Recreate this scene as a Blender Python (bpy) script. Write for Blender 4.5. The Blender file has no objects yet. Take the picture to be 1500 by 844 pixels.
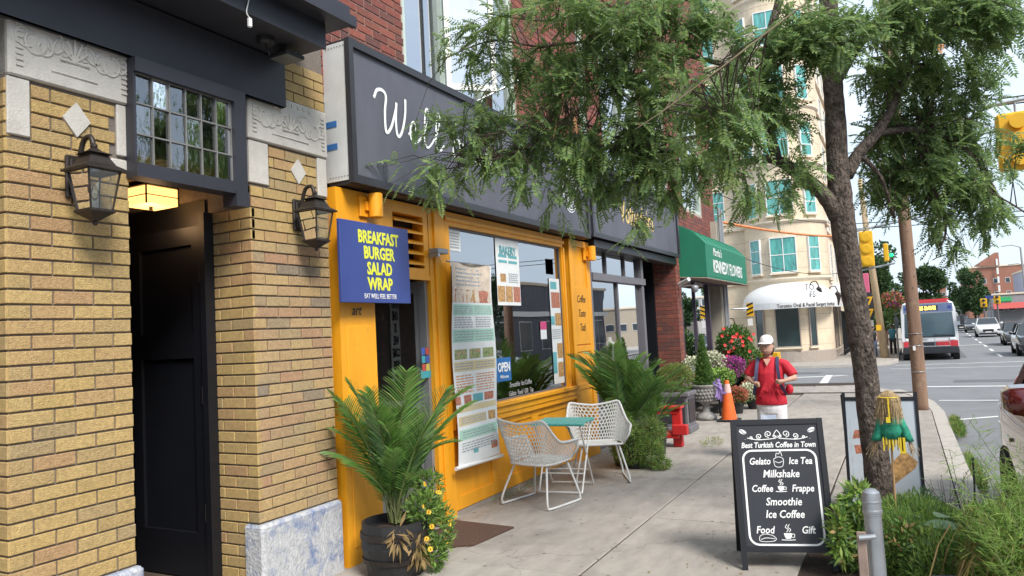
import bpy, bmesh, math, random
import numpy as np
from mathutils import Vector, Matrix, Euler
random.seed(7); rng = np.random.default_rng(7)
S = bpy.context.scene
COL = S.collection
PI = math.pi
# ---------------------------------------------------------------- camera
cam = bpy.data.cameras.new('camera'); camo = bpy.data.objects.new('camera', cam); COL.objects.link(camo)
cam.sensor_width = 36; cam.lens = 1082 / 1500 * 36; cam.clip_start = 0.05; cam.clip_end = 2000
yaw, pitch, roll = math.radians(27.7), math.radians(3.54), math.radians(-3.0)
_f = Vector((-math.sin(yaw) * math.cos(pitch), math.cos(yaw) * math.cos(pitch), math.sin(pitch)))
_r = Vector((math.cos(yaw), math.sin(yaw), 0)); _u = _r.cross(_f)
_r2 = math.cos(roll) * _r + math.sin(roll) * _u; _u2 = -math.sin(roll) * _r + math.cos(roll) * _u
camo.matrix_world = Matrix(((_r2.x, _u2.x, -_f.x, 0), (_r2.y, _u2.y, -_f.y, 0), (_r2.z, _u2.z, -_f.z, 1.6), (0, 0, 0, 1)))
S.camera = camo
# ---------------------------------------------------------------- light: bright overcast day
SUN_EL, SUN_AZ = math.radians(46), math.radians(122)      # azimuth clockwise from +y
w = bpy.data.worlds.new("World"); S.world = w; w.use_nodes = True
nt = w.node_tree; nt.nodes.clear()
out = nt.nodes.new('ShaderNodeOutputWorld'); bg = nt.nodes.new('ShaderNodeBackground')
sky = nt.nodes.new('ShaderNodeTexSky'); sky.sky_type = 'NISHITA'; sky.sun_disc = False
sky.sun_elevation = SUN_EL; sky.sun_rotation = SUN_AZ; sky.air_density = 1.0; sky.dust_density = 2.0
tc = nt.nodes.new('ShaderNodeTexCoord'); mp = nt.nodes.new('ShaderNodeMapping'); mp.inputs['Scale'].default_value = (1, 1, 2.6)
nz = nt.nodes.new('ShaderNodeTexNoise'); nz.inputs['Scale'].default_value = 2.3; nz.inputs['Detail'].default_value = 6; nz.inputs['Roughness'].default_value = .55
cr = nt.nodes.new('ShaderNodeValToRGB'); cr.color_ramp.elements[0].position = .30; cr.color_ramp.elements[1].position = .62
cr.color_ramp.elements[0].color = (.50, .50, .50, 1); cr.color_ramp.elements[1].color = (1, 1, 1, 1)
mx = nt.nodes.new('ShaderNodeMix'); mx.data_type = 'RGBA'; mx.inputs['B'].default_value = (4.5, 5.25, 6.1, 1)
L = nt.links.new
L(tc.outputs['Generated'], mp.inputs['Vector']); L(mp.outputs[0], nz.inputs['Vector']); L(nz.outputs['Fac'], cr.inputs['Fac'])
L(cr.outputs['Color'], mx.inputs['Factor']); L(sky.outputs[0], mx.inputs['A']); L(mx.outputs['Result'], bg.inputs['Color'])
bg.inputs['Strength'].default_value = 0.10; L(bg.outputs[0], out.inputs['Surface'])
sl = bpy.data.lights.new('sun', 'SUN'); sl.energy = 2.2; sl.angle = math.radians(20); sl.color = (1, .95, .88)
so = bpy.data.objects.new('sun', sl); COL.objects.link(so)
sd = Vector((math.sin(SUN_AZ) * math.cos(SUN_EL), math.cos(SUN_AZ) * math.cos(SUN_EL), math.sin(SUN_EL)))
so.rotation_euler = sd.to_track_quat('Z', 'Y').to_euler(); so.location = (10, -10, 30)
S.view_settings.view_transform = 'Standard'; S.view_settings.look = 'None'; S.view_settings.exposure = 1.15; S.view_settings.gamma = 1
S.cycles.max_bounces = 8; S.cycles.transparent_max_bounces = 12; S.cycles.caustics_reflective = False; S.cycles.caustics_refractive = False

# ---------------------------------------------------------------- materials
MATS = {}
def mat(name, col, rough=.6, metal=0., vary=.12, scale=6., bump=0., bscale=60., spec=.5, rnd=None, coat=0., emit=None, trans=0., stretch=None, dirt=None, island=False, bdist=.01):
    """procedural material; rnd = list of colours picked per object (or per island)"""
    if name in MATS: return MATS[name]
    m = bpy.data.materials.new(name); m.use_nodes = True; t = m.node_tree; t.nodes.clear(); N = t.nodes.new; K = t.links.new
    o = N('ShaderNodeOutputMaterial'); b = N('ShaderNodeBsdfPrincipled')
    b.inputs['Roughness'].default_value = rough; b.inputs['Metallic'].default_value = metal
    b.inputs['Specular IOR Level'].default_value = spec; b.inputs['Coat Weight'].default_value = coat; b.inputs['Coat Roughness'].default_value = .05
    geo = N('ShaderNodeNewGeometry'); vec = geo.outputs['Position']
    if stretch:
        mpn = N('ShaderNodeMapping'); mpn.inputs['Scale'].default_value = stretch; K(vec, mpn.inputs['Vector']); vec = mpn.outputs[0]
    if rnd:
        ramp = N('ShaderNodeValToRGB'); ramp.color_ramp.interpolation = 'LINEAR'
        els = ramp.color_ramp.elements
        while len(els) < len(rnd): els.new(.5)
        for i, c in enumerate(rnd): els[i].position = i / (len(rnd) - 1); els[i].color = (*c, 1)
        if island: K(geo.outputs['Random Per Island'], ramp.inputs['Fac'])
        else:
            oi = N('ShaderNodeObjectInfo'); K(oi.outputs['Random'], ramp.inputs['Fac'])
        base = ramp.outputs['Color']
    else:
        rgb = N('ShaderNodeRGB'); rgb.outputs[0].default_value = (*col, 1); base = rgb.outputs[0]
    if vary:
        n1 = N('ShaderNodeTexNoise'); n1.inputs['Scale'].default_value = scale; n1.inputs['Detail'].default_value = 6; n1.inputs['Roughness'].default_value = .65
        K(vec, n1.inputs['Vector'])
        mr = N('ShaderNodeMapRange'); mr.inputs['From Min'].default_value = .25; mr.inputs['From Max'].default_value = .75
        mr.inputs['To Min'].default_value = 1 - vary; mr.inputs['To Max'].default_value = 1 + vary; K(n1.outputs['Fac'], mr.inputs['Value'])
        vm = N('ShaderNodeVectorMath'); vm.operation = 'SCALE'; K(base, vm.inputs[0]); K(mr.outputs[0], vm.inputs['Scale']); base = vm.outputs[0]
    if dirt:
        dc, ds, lo, hi = dirt
        n2 = N('ShaderNodeTexNoise'); n2.inputs['Scale'].default_value = ds; n2.inputs['Detail'].default_value = 8; n2.inputs['Roughness'].default_value = .7; K(geo.outputs['Position'], n2.inputs['Vector'])
        r2 = N('ShaderNodeMapRange'); r2.inputs['From Min'].default_value = lo; r2.inputs['From Max'].default_value = hi; K(n2.outputs['Fac'], r2.inputs['Value'])
        mm = N('ShaderNodeMix'); mm.data_type = 'RGBA'; K(r2.outputs[0], mm.inputs['Factor']); K(base, mm.inputs['A']); mm.inputs['B'].default_value = (*dc, 1); base = mm.outputs['Result']
    if name.startswith('concrete'):      # gum spots and hairline cracks
        vo = N('ShaderNodeTexVoronoi'); vo.inputs['Scale'].default_value = 5.5; K(geo.outputs['Position'], vo.inputs['Vector'])
        r3 = N('ShaderNodeMapRange'); r3.inputs['From Min'].default_value = .075; r3.inputs['From Max'].default_value = .11; r3.inputs['To Min'].default_value = .55; r3.inputs['To Max'].default_value = 1; K(vo.outputs['Distance'], r3.inputs['Value'])
        nn = N('ShaderNodeTexNoise'); nn.inputs['Scale'].default_value = 3; nn.inputs['Detail'].default_value = 8; K(geo.outputs['Position'], nn.inputs['Vector'])
        va = N('ShaderNodeVectorMath'); va.operation = 'ADD'; K(geo.outputs['Position'], va.inputs[0]); K(nn.outputs['Color'], va.inputs[1])
        v2 = N('ShaderNodeTexVoronoi'); v2.feature = 'DISTANCE_TO_EDGE'; v2.inputs['Scale'].default_value = .45; K(va.outputs[0], v2.inputs['Vector'])
        r4 = N('ShaderNodeMapRange'); r4.inputs['From Min'].default_value = .0; r4.inputs['From Max'].default_value = .006; r4.inputs['To Min'].default_value = .6; r4.inputs['To Max'].default_value = 1; K(v2.outputs['Distance'], r4.inputs['Value'])
        mu = N('ShaderNodeMath'); mu.operation = 'MULTIPLY'; K(r3.outputs[0], mu.inputs[0]); K(r4.outputs[0], mu.inputs[1])
        vs2 = N('ShaderNodeVectorMath'); vs2.operation = 'SCALE'; K(base, vs2.inputs[0]); K(mu.outputs[0], vs2.inputs['Scale']); base = vs2.outputs[0]
    K(base, b.inputs['Base Color'])
    if bump:
        n3 = N('ShaderNodeTexNoise'); n3.inputs['Scale'].default_value = bscale; n3.inputs['Detail'].default_value = 5; K(vec, n3.inputs['Vector'])
        bp = N('ShaderNodeBump'); bp.inputs['Strength'].default_value = bump; bp.inputs['Distance'].default_value = bdist; K(n3.outputs['Fac'], bp.inputs['Height']); K(bp.outputs[0], b.inputs['Normal'])
    if emit: b.inputs['Emission Color'].default_value = (*emit[0], 1); b.inputs['Emission Strength'].default_value = emit[1]
    if trans:
        tr = N('ShaderNodeBsdfTranslucent'); K(base, tr.inputs['Color']); ms = N('ShaderNodeMixShader'); ms.inputs[0].default_value = trans
        K(b.outputs[0], ms.inputs[1]); K(tr.outputs[0], ms.inputs[2]); K(ms.outputs[0], o.inputs['Surface'])
    else: K(b.outputs[0], o.inputs['Surface'])
    MATS[name] = m; return m
def glass(name, tint=(.9, .95, .95), refl=.3, rough=.0, grime=0.):
    """window pane: clear with a mirror-like share, as shop glass in front of a dark room"""
    if name in MATS: return MATS[name]
    m = bpy.data.materials.new(name); m.use_nodes = True; t = m.node_tree; t.nodes.clear(); N = t.nodes.new; K = t.links.new
    o = N('ShaderNodeOutputMaterial'); tr = N('ShaderNodeBsdfTransparent'); tr.inputs[0].default_value = (*tint, 1)
    g = N('ShaderNodeBsdfGlossy'); g.inputs['Roughness'].default_value = rough; g.inputs['Color'].default_value = (.95, .97, 1, 1)
    fr = N('ShaderNodeFresnel'); fr.inputs['IOR'].default_value = 1.5
    mr = N('ShaderNodeMapRange'); mr.inputs['From Max'].default_value = 1; mr.inputs['To Min'].default_value = refl; mr.inputs['To Max'].default_value = 1
    K(fr.outputs[0], mr.inputs['Value'])
    nz = N('ShaderNodeTexNoise'); nz.inputs['Scale'].default_value = 1.3; bp = N('ShaderNodeBump'); bp.inputs['Strength'].default_value = .03; bp.inputs['Distance'].default_value = .05
    K(nz.outputs['Fac'], bp.inputs['Height']); K(bp.outputs[0], g.inputs['Normal'])
    ms = N('ShaderNodeMixShader'); K(mr.outputs[0], ms.inputs[0]); K(tr.outputs[0], ms.inputs[1]); K(g.outputs[0], ms.inputs[2]); K(ms.outputs[0], o.inputs['Surface'])
    MATS[name] = m; return m

YB = [(.46, .32, .125), (.43, .30, .12), (.39, .275, .12), (.48, .34, .14), (.40, .25, .125), (.45, .315, .13), (.47, .33, .135), (.34, .25, .13), (.43, .30, .125)]
YB2 = [(.47, .33, .155), (.43, .30, .145), (.40, .27, .15), (.47, .34, .17), (.40, .24, .14), (.37, .28, .155), (.45, .32, .155), (.43, .30, .145), (.26, .21, .15)]
RB = [(.20, .055, .04), (.26, .08, .055), (.16, .05, .04), (.22, .075, .05), (.12, .05, .045), (.24, .065, .045)]
def M_(k): return MATS[k]
mat('yellow_brick', None, .85, rnd=YB, vary=.3, scale=60, bump=.8, bscale=160, dirt=((.20, .15, .10), 11, .60, .80))
mat('yellow_brick_worn', None, .85, rnd=YB2, vary=.3, scale=60, bump=.8, bscale=160, dirt=((.18, .14, .10), 11, .58, .80))
mat('yellow_brick_mass', None, .85, rnd=YB, vary=.22, scale=45, bump=.5, bscale=180, island=True)
mat('red_brick', None, .85, rnd=RB, vary=.3, scale=40, bump=.5, bscale=150)
mat('red_brick_mass', None, .85, rnd=RB, vary=.3, scale=40, bump=.5, bscale=150, island=True)
mat('mortar_dark', (.17, .145, .125), .95, vary=.2, scale=20, bump=.4)
mat('mortar_light', (.42, .34, .29), .95, vary=.2, scale=20, bump=.4)
mat('limestone', (.52, .50, .46), .8, vary=.12, scale=12, bump=.35, bscale=90, dirt=((.30, .28, .25), 5, .58, .85))
mat('stone_blue', (.46, .47, .49), .85, vary=.3, scale=26, stretch=(1, 1.6, .8), bump=.9, bscale=60, dirt=((.13, .19, .36), 6.5, .50, .66))
mat('charcoal_paint', (.030, .031, .043), .5, vary=.15, scale=5)
mat('black_paint', (.005, .006, .010), .5, vary=.2, scale=5)  # black joinery paint; also the painted-in darkness of the grey shop's entrance recess
mat('orange_paint', (.80, .345, .012), .5, vary=.13, scale=6, stretch=(1, 1, .3), bump=.2, bscale=30, dirt=((.42, .19, .04), 8, .60, .85))
mat('orange_shade', (.72, .27, .012), .45, vary=.1, scale=4)
mat('sign_grey', (.095, .098, .122), .6, vary=.22, scale=2.5, stretch=(1, 1, .35), bump=.1, bscale=10)
mat('sign_frame', (.028, .028, .034), .45, vary=.12)
mat('white_metal', (.62, .63, .62), .45, vary=.1, scale=7, dirt=((.30, .29, .28), 9, .62, .85))
mat('white', (.80, .80, .79), .5, vary=.04)
mat('white_paint', (.72, .72, .70), .4, vary=.05)
mat('window_frame', (.50, .58, .52), .45, vary=.08)
mat('grey_frame', (.14, .135, .15), .5, vary=.1)
mat('bronze', (.042, .034, .03), .5, metal=.5, vary=.3, scale=30)
mat('wood_plank', (.16, .08, .035), .6, vary=.3, scale=14, stretch=(1, 8, 1))
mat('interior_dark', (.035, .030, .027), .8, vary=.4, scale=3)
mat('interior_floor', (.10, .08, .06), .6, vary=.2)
mat('concrete', None, .9, rnd=[(.32, .29, .255), (.36, .33, .29), (.30, .27, .24), (.34, .31, .275)], vary=.24, scale=7, stretch=(1, .35, 1), bump=.5, bscale=260, dirt=((.19, .165, .14), 1.6, .54, .84))
mat('concrete_kerb', (.40, .37, .33), .9, vary=.14, scale=3, bump=.3, bscale=90, dirt=((.24, .22, .2), 3, .55, .8))
mat('asphalt', (.175, .178, .185), .9, vary=.16, scale=1.1, bump=.3, bscale=150, dirt=((.105, .105, .11), .7, .55, .75))
mat('asphalt_patch', (.11, .112, .118), .9, vary=.15, scale=2, bump=.3, bscale=150)
mat('ground_far', (.20, .20, .19), .95, vary=.15, scale=.3)
mat('road_paint', (.62, .62, .60), .8, vary=.2, scale=9, dirt=((.25, .25, .25), 6, .55, .75))
mat('soil', (.035, .022, .015), 1, vary=.6, scale=35, bump=1, bscale=60)
mat('leaf', None, .7, rnd=[(.17, .27, .09), (.25, .36, .10), (.12, .21, .08), (.31, .41, .13), (.20, .31, .14), (.15, .26, .10), (.38, .46, .28)], vary=.25, scale=3, trans=.5, island=True, spec=.2)
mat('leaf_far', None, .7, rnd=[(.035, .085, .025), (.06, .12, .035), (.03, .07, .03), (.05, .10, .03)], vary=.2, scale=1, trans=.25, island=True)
mat('palm_leaf', None, .42, rnd=[(.07, .17, .03), (.11, .24, .045), (.15, .29, .06), (.08, .18, .04), (.22, .30, .08)], vary=.15, scale=8, trans=.3, island=True)
mat('fern_leaf', None, .6, rnd=[(.20, .36, .07), (.27, .43, .09), (.17, .30, .09), (.36, .45, .13), (.24, .38, .09)], vary=.2, scale=8, trans=.45, spec=.2, island=True)
mat('dry_leaf', None, .8, rnd=[(.30, .20, .08), (.38, .26, .12), (.22, .16, .06), (.30, .24, .07)], vary=.2, trans=.3, island=True)
mat('sage_leaf', None, .6, rnd=[(.12, .2, .10), (.16, .25, .14), (.10, .18, .09)], vary=.15, trans=.3, island=True)
mat('bush_leaf', None, .6, rnd=[(.05, .13, .02), (.09, .18, .03), (.12, .2, .05), (.07, .14, .03)], vary=.15, trans=.3, island=True)
mat('stem', (.12, .14, .05), .7, vary=.2)
mat('bark', (.15, .118, .098), .95, vary=.55, scale=30, bump=1.0, bscale=38, stretch=(1.5, 1.5, .7), dirt=((.045, .034, .028), 14, .48, .62), bdist=.05)
mat('twig', (.075, .05, .04), .9, vary=.3)
mat('pole_wood', (.22, .135, .09), .85, vary=.4, scale=10, bump=.5, bscale=50, stretch=(1.5, 1.5, .12), dirt=((.40, .32, .25), 5, .58, .8))
mat('steel', (.38, .40, .42), .42, metal=.7, vary=.22, scale=9, dirt=((.5, .5, .5), 11, .6, .8))
mat('rust', (.30, .22, .18), .8, metal=.2, vary=.3, scale=12)
mat('black_rubber', (.012, .012, .013), .7, vary=.2)
mat('black_plastic', (.018, .018, .02), .5, vary=.25, scale=10)
mat('board_black', (.022, .024, .032), .5, vary=.2, scale=4)
mat('chalk', (.78, .78, .78), .6, vary=.08, scale=30)
mat('teal', (.10, .44, .40), .45, vary=.1)
mat('sign_blue', (.035, .06, .24), .45, vary=.12, scale=3)
mat('sign_yellow', (.72, .74, .05), .5, vary=.04)
mat('green_canvas', (.010, .17, .095), .7, vary=.1, scale=4)
mat('cream_stone', (.64, .53, .385), .8, vary=.12, scale=2.2, bump=.2, dirt=((.42, .34, .24), 1.2, .58, .85))
mat('cream_trim', (.70, .60, .46), .8, vary=.06)
mat('granite', (.33, .28, .24), .6, vary=.15, scale=9)
mat('teal_glass', (.09, .34, .31), .15, vary=.55, scale=3, stretch=(3, 1, .5), spec=.9)
mat('dark_glass', (.02, .04, .042), .06, vary=.3, scale=1.5, spec=1)
mat('far_window', (.06, .075, .09), .15, vary=.3, scale=1)
mat('red', (.50, .02, .02), .5, vary=.1)
mat('traffic_yellow', (.72, .40, .01), .5, vary=.1, scale=4)
mat('cone_orange', (.75, .13, .02), .5, vary=.12, scale=8)
mat('skin', (.50, .30, .22), .55, vary=.15, scale=20)
glass('shop_glass', refl=.42); glass('transom_glass', (.5, .55, .55), .20); glass('lamp_glass', (.86, .86, .78), .10); glass('upper_glass', (.4, .45, .45), .60)

# ---------------------------------------------------------------- mesh builder
class B:
    def __init__(s): s.v = []; s.f = []; s.m = []; s.cur = 0
    def add(s, vs, fs, m=None):
        n = len(s.v); s.v += [tuple(p) for p in vs]; s.f += [tuple(n + i for i in f) for f in fs]; s.m += [s.cur if m is None else m] * len(fs); return s
    def hexa(s, p, m=None):   # p: bottom 4 ccw, top 4 ccw
        return s.add(p, [(3, 2, 1, 0), (4, 5, 6, 7), (0, 1, 5, 4), (1, 2, 6, 5), (2, 3, 7, 6), (3, 0, 4, 7)], m)
    def box(s, x0, x1, y0, y1, z0, z1, m=None):
        x0, x1 = min(x0, x1), max(x0, x1); y0, y1 = min(y0, y1), max(y0, y1); z0, z1 = min(z0, z1), max(z0, z1)
        return s.hexa([(x0, y0, z0), (x1, y0, z0), (x1, y1, z0), (x0, y1, z0), (x0, y0, z1), (x1, y0, z1), (x1, y1, z1), (x0, y1, z1)], m)
    def cbox(s, x0, x1, y0, y1, z0, z1, c=.004, m=None):
        """box with chamfered edges"""
        bm = bmesh.new(); bmesh.ops.create_cube(bm, size=1)
        for v in bm.verts: v.co = Vector(((x0 + x1) / 2 + v.co.x * (x1 - x0), (y0 + y1) / 2 + v.co.y * (y1 - y0), (z0 + z1) / 2 + v.co.z * (z1 - z0)))
        bmesh.ops.bevel(bm, geom=bm.edges[:], offset=c, segments=1, affect='EDGES')
        bm.verts.index_update(); s.add([v.co[:] for v in bm.verts], [[v.index for v in f.verts] for f in bm.faces], m); bm.free(); return s
    def quad(s, a, b, c, d, m=None): return s.add([a, b, c, d], [(0, 1, 2, 3)], m)
    def tube(s, pts, r, n=8, m=None, cap=True, closed=False):
        pts = [Vector(p) for p in pts]; k = len(pts); rs = r if isinstance(r, (list, tuple)) else [r] * k
        vs = []; fs = []; nrm = None
        for i, p in enumerate(pts):
            if closed: t = pts[(i + 1) % k] - pts[i - 1]
            else: t = pts[min(i + 1, k - 1)] - pts[max(i - 1, 0)]
            if t.length < 1e-9: t = Vector((0, 0, 1))
            t.normalize()
            if nrm is None: nrm = t.cross(Vector((0, 0, 1)) if abs(t.z) < .9 else Vector((1, 0, 0))).normalized()
            else:
                nrm = nrm - t * nrm.dot(t)
                nrm = nrm.normalized() if nrm.length > 1e-6 else t.orthogonal().normalized()
            bn = t.cross(nrm)
            for j in range(n):
                a = 2 * PI * j / n; vs.append(p + (nrm * math.cos(a) + bn * math.sin(a)) * rs[i])
        for i in range(k - (0 if closed else 1)):
            i2 = (i + 1) % k
            for j in range(n): fs.append((i * n + j, i * n + (j + 1) % n, i2 * n + (j + 1) % n, i2 * n + j))
        if cap and not closed: fs.append(tuple(range(n))[::-1]); fs.append(tuple((k - 1) * n + j for j in range(n)))
        return s.add(vs, fs, m)
    def lathe(s, prof, n=20, c=(0, 0, 0), m=None, sx=1, sy=1):
        vs = []; fs = []
        for r, z in prof:
            for j in range(n): a = 2 * PI * j / n; vs.append((c[0] + r * math.cos(a) * sx, c[1] + r * math.sin(a) * sy, c[2] + z))
        for i in range(len(prof) - 1):
            for j in range(n): fs.append((i * n + j, i * n + (j + 1) % n, (i + 1) * n + (j + 1) % n, (i + 1) * n + j))
        fs.append(tuple(range(n))[::-1]); fs.append(tuple((len(prof) - 1) * n + j for j in range(n)))
        return s.add(vs, fs, m)
    def loft(s, rings, m=None, cap=True, closed=False):
        n = len(rings[0]); vs = [p for r in rings for p in r]; fs = []
        for i in range(len(rings) - 1 + (1 if closed else 0)):
            i2 = (i + 1) % len(rings)
            for j in range(n): fs.append((i * n + j, i * n + (j + 1) % n, i2 * n + (j + 1) % n, i2 * n + j))
        if cap and not closed: fs.append(tuple(range(n))[::-1]); fs.append(tuple((len(rings) - 1) * n + j for j in range(n)))
        return s.add(vs, fs, m)
    def prism(s, poly, axis, a, b, m=None):
        """extrude 2-D polygon along axis (0,1,2) from a to b; poly in the other two axes in order"""
        def P(u, v, t): l = [u, v]; l.insert(axis, t); return tuple(l)
        n = len(poly); vs = [P(u, v, a) for u, v in poly] + [P(u, v, b) for u, v in poly]
        fs = [tuple(range(n))[::-1], tuple(range(n, 2 * n))] + [(i, (i + 1) % n, n + (i + 1) % n, n + i) for i in range(n)]
        return s.add(vs, fs, m)
    def ball(s, c, r, n=10, m=None, sz=1):
        k = n // 2 + 1; return s.lathe([(max(r * math.sin(PI * i / k), 1e-4), -r * sz * math.cos(PI * i / k)) for i in range(k + 1)], n, c, m)
    def build(s, name, mats, parent=None, smooth=False, loc=None):
        if not isinstance(mats, (list, tuple)): mats = [mats]
        me = bpy.data.meshes.new(name); off = Vector((0, 0, 0))
        if parent is not None:
            q = parent
            while q is not None: off += q.location; q = q.parent
        if loc is not None: off = off + Vector(loc)
        vs = s.v if off.length == 0 else [(p[0] - off.x, p[1] - off.y, p[2] - off.z) for p in s.v]
        me.from_pydata(vs, [], s.f); me.polygons.foreach_set('material_index', s.m)
        for x in mats: me.materials.append(MATS[x] if isinstance(x, str) else x)
        bm = bmesh.new(); bm.from_mesh(me); bmesh.ops.recalc_face_normals(bm, faces=bm.faces); bm.to_mesh(me); bm.free()
        if smooth: me.polygons.foreach_set('use_smooth', [True] * len(me.polygons))
        me.update()
        o = bpy.data.objects.new(name, me); COL.objects.link(o); o.parent = parent
        if loc is not None: o.location = loc
        return o
def each(b, name, mats, parent=None, smooth=False):
    """one object per connected piece of the builder"""
    par = list(range(len(b.v)))
    def fd(i):
        while par[i] != i: par[i] = par[par[i]]; i = par[i]
        return i
    for f in b.f:
        r = fd(f[0])
        for i in f[1:]: par[fd(i)] = r
    gr = {}
    for k, f in enumerate(b.f): gr.setdefault(fd(f[0]), []).append(k)
    for ks in gr.values():
        n = B(); mp = {}
        for k in ks:
            for i in b.f[k]:
                if i not in mp: mp[i] = len(n.v); n.v.append(b.v[i])
            n.f.append(tuple(mp[i] for i in b.f[k])); n.m.append(b.m[k])
        n.build(name, mats, parent, smooth)
def smooth_by_angle(o, ang=40):
    me = o.data; me.polygons.foreach_set('use_smooth', [True] * len(me.polygons))
    bm = bmesh.new(); bm.from_mesh(me)
    for e in bm.edges:
        if len(e.link_faces) == 2 and e.calc_face_angle(0) > math.radians(ang): e.smooth = False
    bm.to_mesh(me); bm.free(); return o
def fast(name, V, F, mats, parent=None, mi=None, kind=None):
    """numpy mesh of quads; V in the space of the parent"""
    me = bpy.data.meshes.new(name); V = np.asarray(V, dtype=np.float32); F = np.asarray(F, dtype=np.int32)
    me.vertices.add(len(V)); me.vertices.foreach_set('co', V.ravel()); k = F.shape[1]
    me.loops.add(F.size); me.loops.foreach_set('vertex_index', F.ravel()); me.polygons.add(len(F))
    me.polygons.foreach_set('loop_start', np.arange(0, F.size, k, dtype=np.int32)); me.polygons.foreach_set('loop_total', np.full(len(F), k, dtype=np.int32))
    for x in (mats if isinstance(mats, (list, tuple)) else [mats]): me.materials.append(MATS[x])
    if mi is not None: me.polygons.foreach_set('material_index', np.asarray(mi, dtype=np.int32))
    me.update(calc_edges=True); me.validate()
    o = bpy.data.objects.new(name, me); COL.objects.link(o); o.parent = parent
    if kind: o['kind'] = kind
    return o
def thing(name, label, cat, loc=(0, 0, 0), group=None):
    o = bpy.data.objects.new(name, None); COL.objects.link(o); o.location = loc; o['label'] = label; o['category'] = cat; o.empty_display_size = .2
    if group: o['group'] = group
    return o
def tag(o, label, cat, group=None):
    o['label'] = label; o['category'] = cat
    if group: o['group'] = group
    return o
def struct(o): o['kind'] = 'structure'; return o
def copy_obj(o, parent=None, loc=None, rz=None):
    c = o.copy(); COL.objects.link(c)
    if parent is not None: c.parent = parent
    if loc is not None: c.location = loc
    if rz is not None: c.rotation_euler = (0, 0, rz)
    return c
def copy_tree(o, loc, rz=None, label=None):
    c = copy_obj(o, None, loc, rz)
    if label: c['label'] = label
    for ch in o.children:
        d = copy_obj(ch, c)
        for g in ch.children: copy_obj(g, d)
    return c
def text(name, body, size, origin, right, up, m, parent=None, align='CENTER', depth=.002, bold=0., sx=1., shear=0., spacing=1.):
    """lettering turned into a mesh, lying in the plane (right, up) at origin"""
    cu = bpy.data.curves.new(name, 'FONT'); cu.body = body; cu.size = size; cu.align_x = align; cu.extrude = depth / 2; cu.offset = bold; cu.shear = shear; cu.space_character = spacing; cu.resolution_u = 2
    tmp = bpy.data.objects.new(name, cu); me = bpy.data.meshes.new_from_object(tmp)
    bpy.data.objects.remove(tmp); bpy.data.curves.remove(cu)
    right = Vector(right).normalized(); up = Vector(up).normalized(); nrm = right.cross(up); o3 = Vector(origin)
    off = Vector((0, 0, 0)); q = parent
    while q is not None: off += q.location; q = q.parent
    for v in me.vertices: c = v.co.copy(); v.co = o3 + right * (c.x * sx) + up * c.y + nrm * (c.z + .001) - off
    me.name = name; me.materials.clear(); me.materials.append(MATS[m]); me.update()
    o = bpy.data.objects.new(name, me); COL.objects.link(o); o.parent = parent; return o
def gz(y):
    t = min(max((y - 15) / 29, 0), 1); return -0.75 * t * t * (3 - 2 * t)
def stroke(b, pts, w, plane, m=None, z=0.):
    """flat ribbon stroke through 2-D points, plane = function (u,v,h)->xyz"""
    for i in range(len(pts) - 1):
        a = Vector(pts[i]); c = Vector(pts[i + 1]); d = (c - a)
        if d.length < 1e-6: continue
        n = Vector((-d.y, d.x)).normalized() * w / 2; e = d.normalized() * w * .25
        b.quad(*[plane(p.x, p.y, z) for p in (a - n - e, c - n + e, c + n + e, a + n - e)], m=m); z += .00045 if i % 2 == 0 else -.00040
def spline(pts, n=6):
    """Catmull-Rom through points"""
    P = [Vector(p) for p in pts]; P = [P[0] * 2 - P[1]] + P + [P[-1] * 2 - P[-2]]; o = []
    for i in range(1, len(P) - 2):
        for k in range(n):
            t = k / n; a, b, c, d = P[i - 1], P[i], P[i + 1], P[i + 2]
            o.append(.5 * ((2 * b) + (c - a) * t + (2 * a - 5 * b + 4 * c - d) * t * t + (3 * b - a - 3 * c + d) * t ** 3))
    o.append(P[-2]); return o
# ================================================================ SETTING
def sheet(name, xs, ys, dz, m):
    V = [(x, y, gz(y) + dz) for y in ys for x in xs]; nx = len(xs)
    F = [(j * nx + i, j * nx + i + 1, (j + 1) * nx + i + 1, (j + 1) * nx + i) for j in range(len(ys) - 1) for i in range(nx - 1)]
    o = fast(name, V, F, m, kind='structure'); return o
YS = [-60, -20, 0, 10, 15] + [15 + i * 1.0 for i in range(1, 30)] + [50, 70, 100, 160, 300, 900]
sheet('ground', [-500, -60, -3.9, 60, 500], YS, -.30, 'ground_far')
rx = lambda y: 0.0
V = []; 
def road_sheet():
    V = []; F = []
    for j, y in enumerate(YS):
        b = max(0, y - 40) * .035
        for x in (-60 if 17 <= y <= 47 else .3 + b - .6, .3 + b, 60 if 17 <= y <= 47 else 13 + b): V.append((x, y, gz(y) - .12))
    for j in range(len(YS) - 1):
        for i in range(2): F.append((j * 3 + i, j * 3 + i + 1, (j + 1) * 3 + i + 1, (j + 1) * 3 + i))
    return fast('road', V, F, 'asphalt', kind='structure')
road_sheet()
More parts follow.
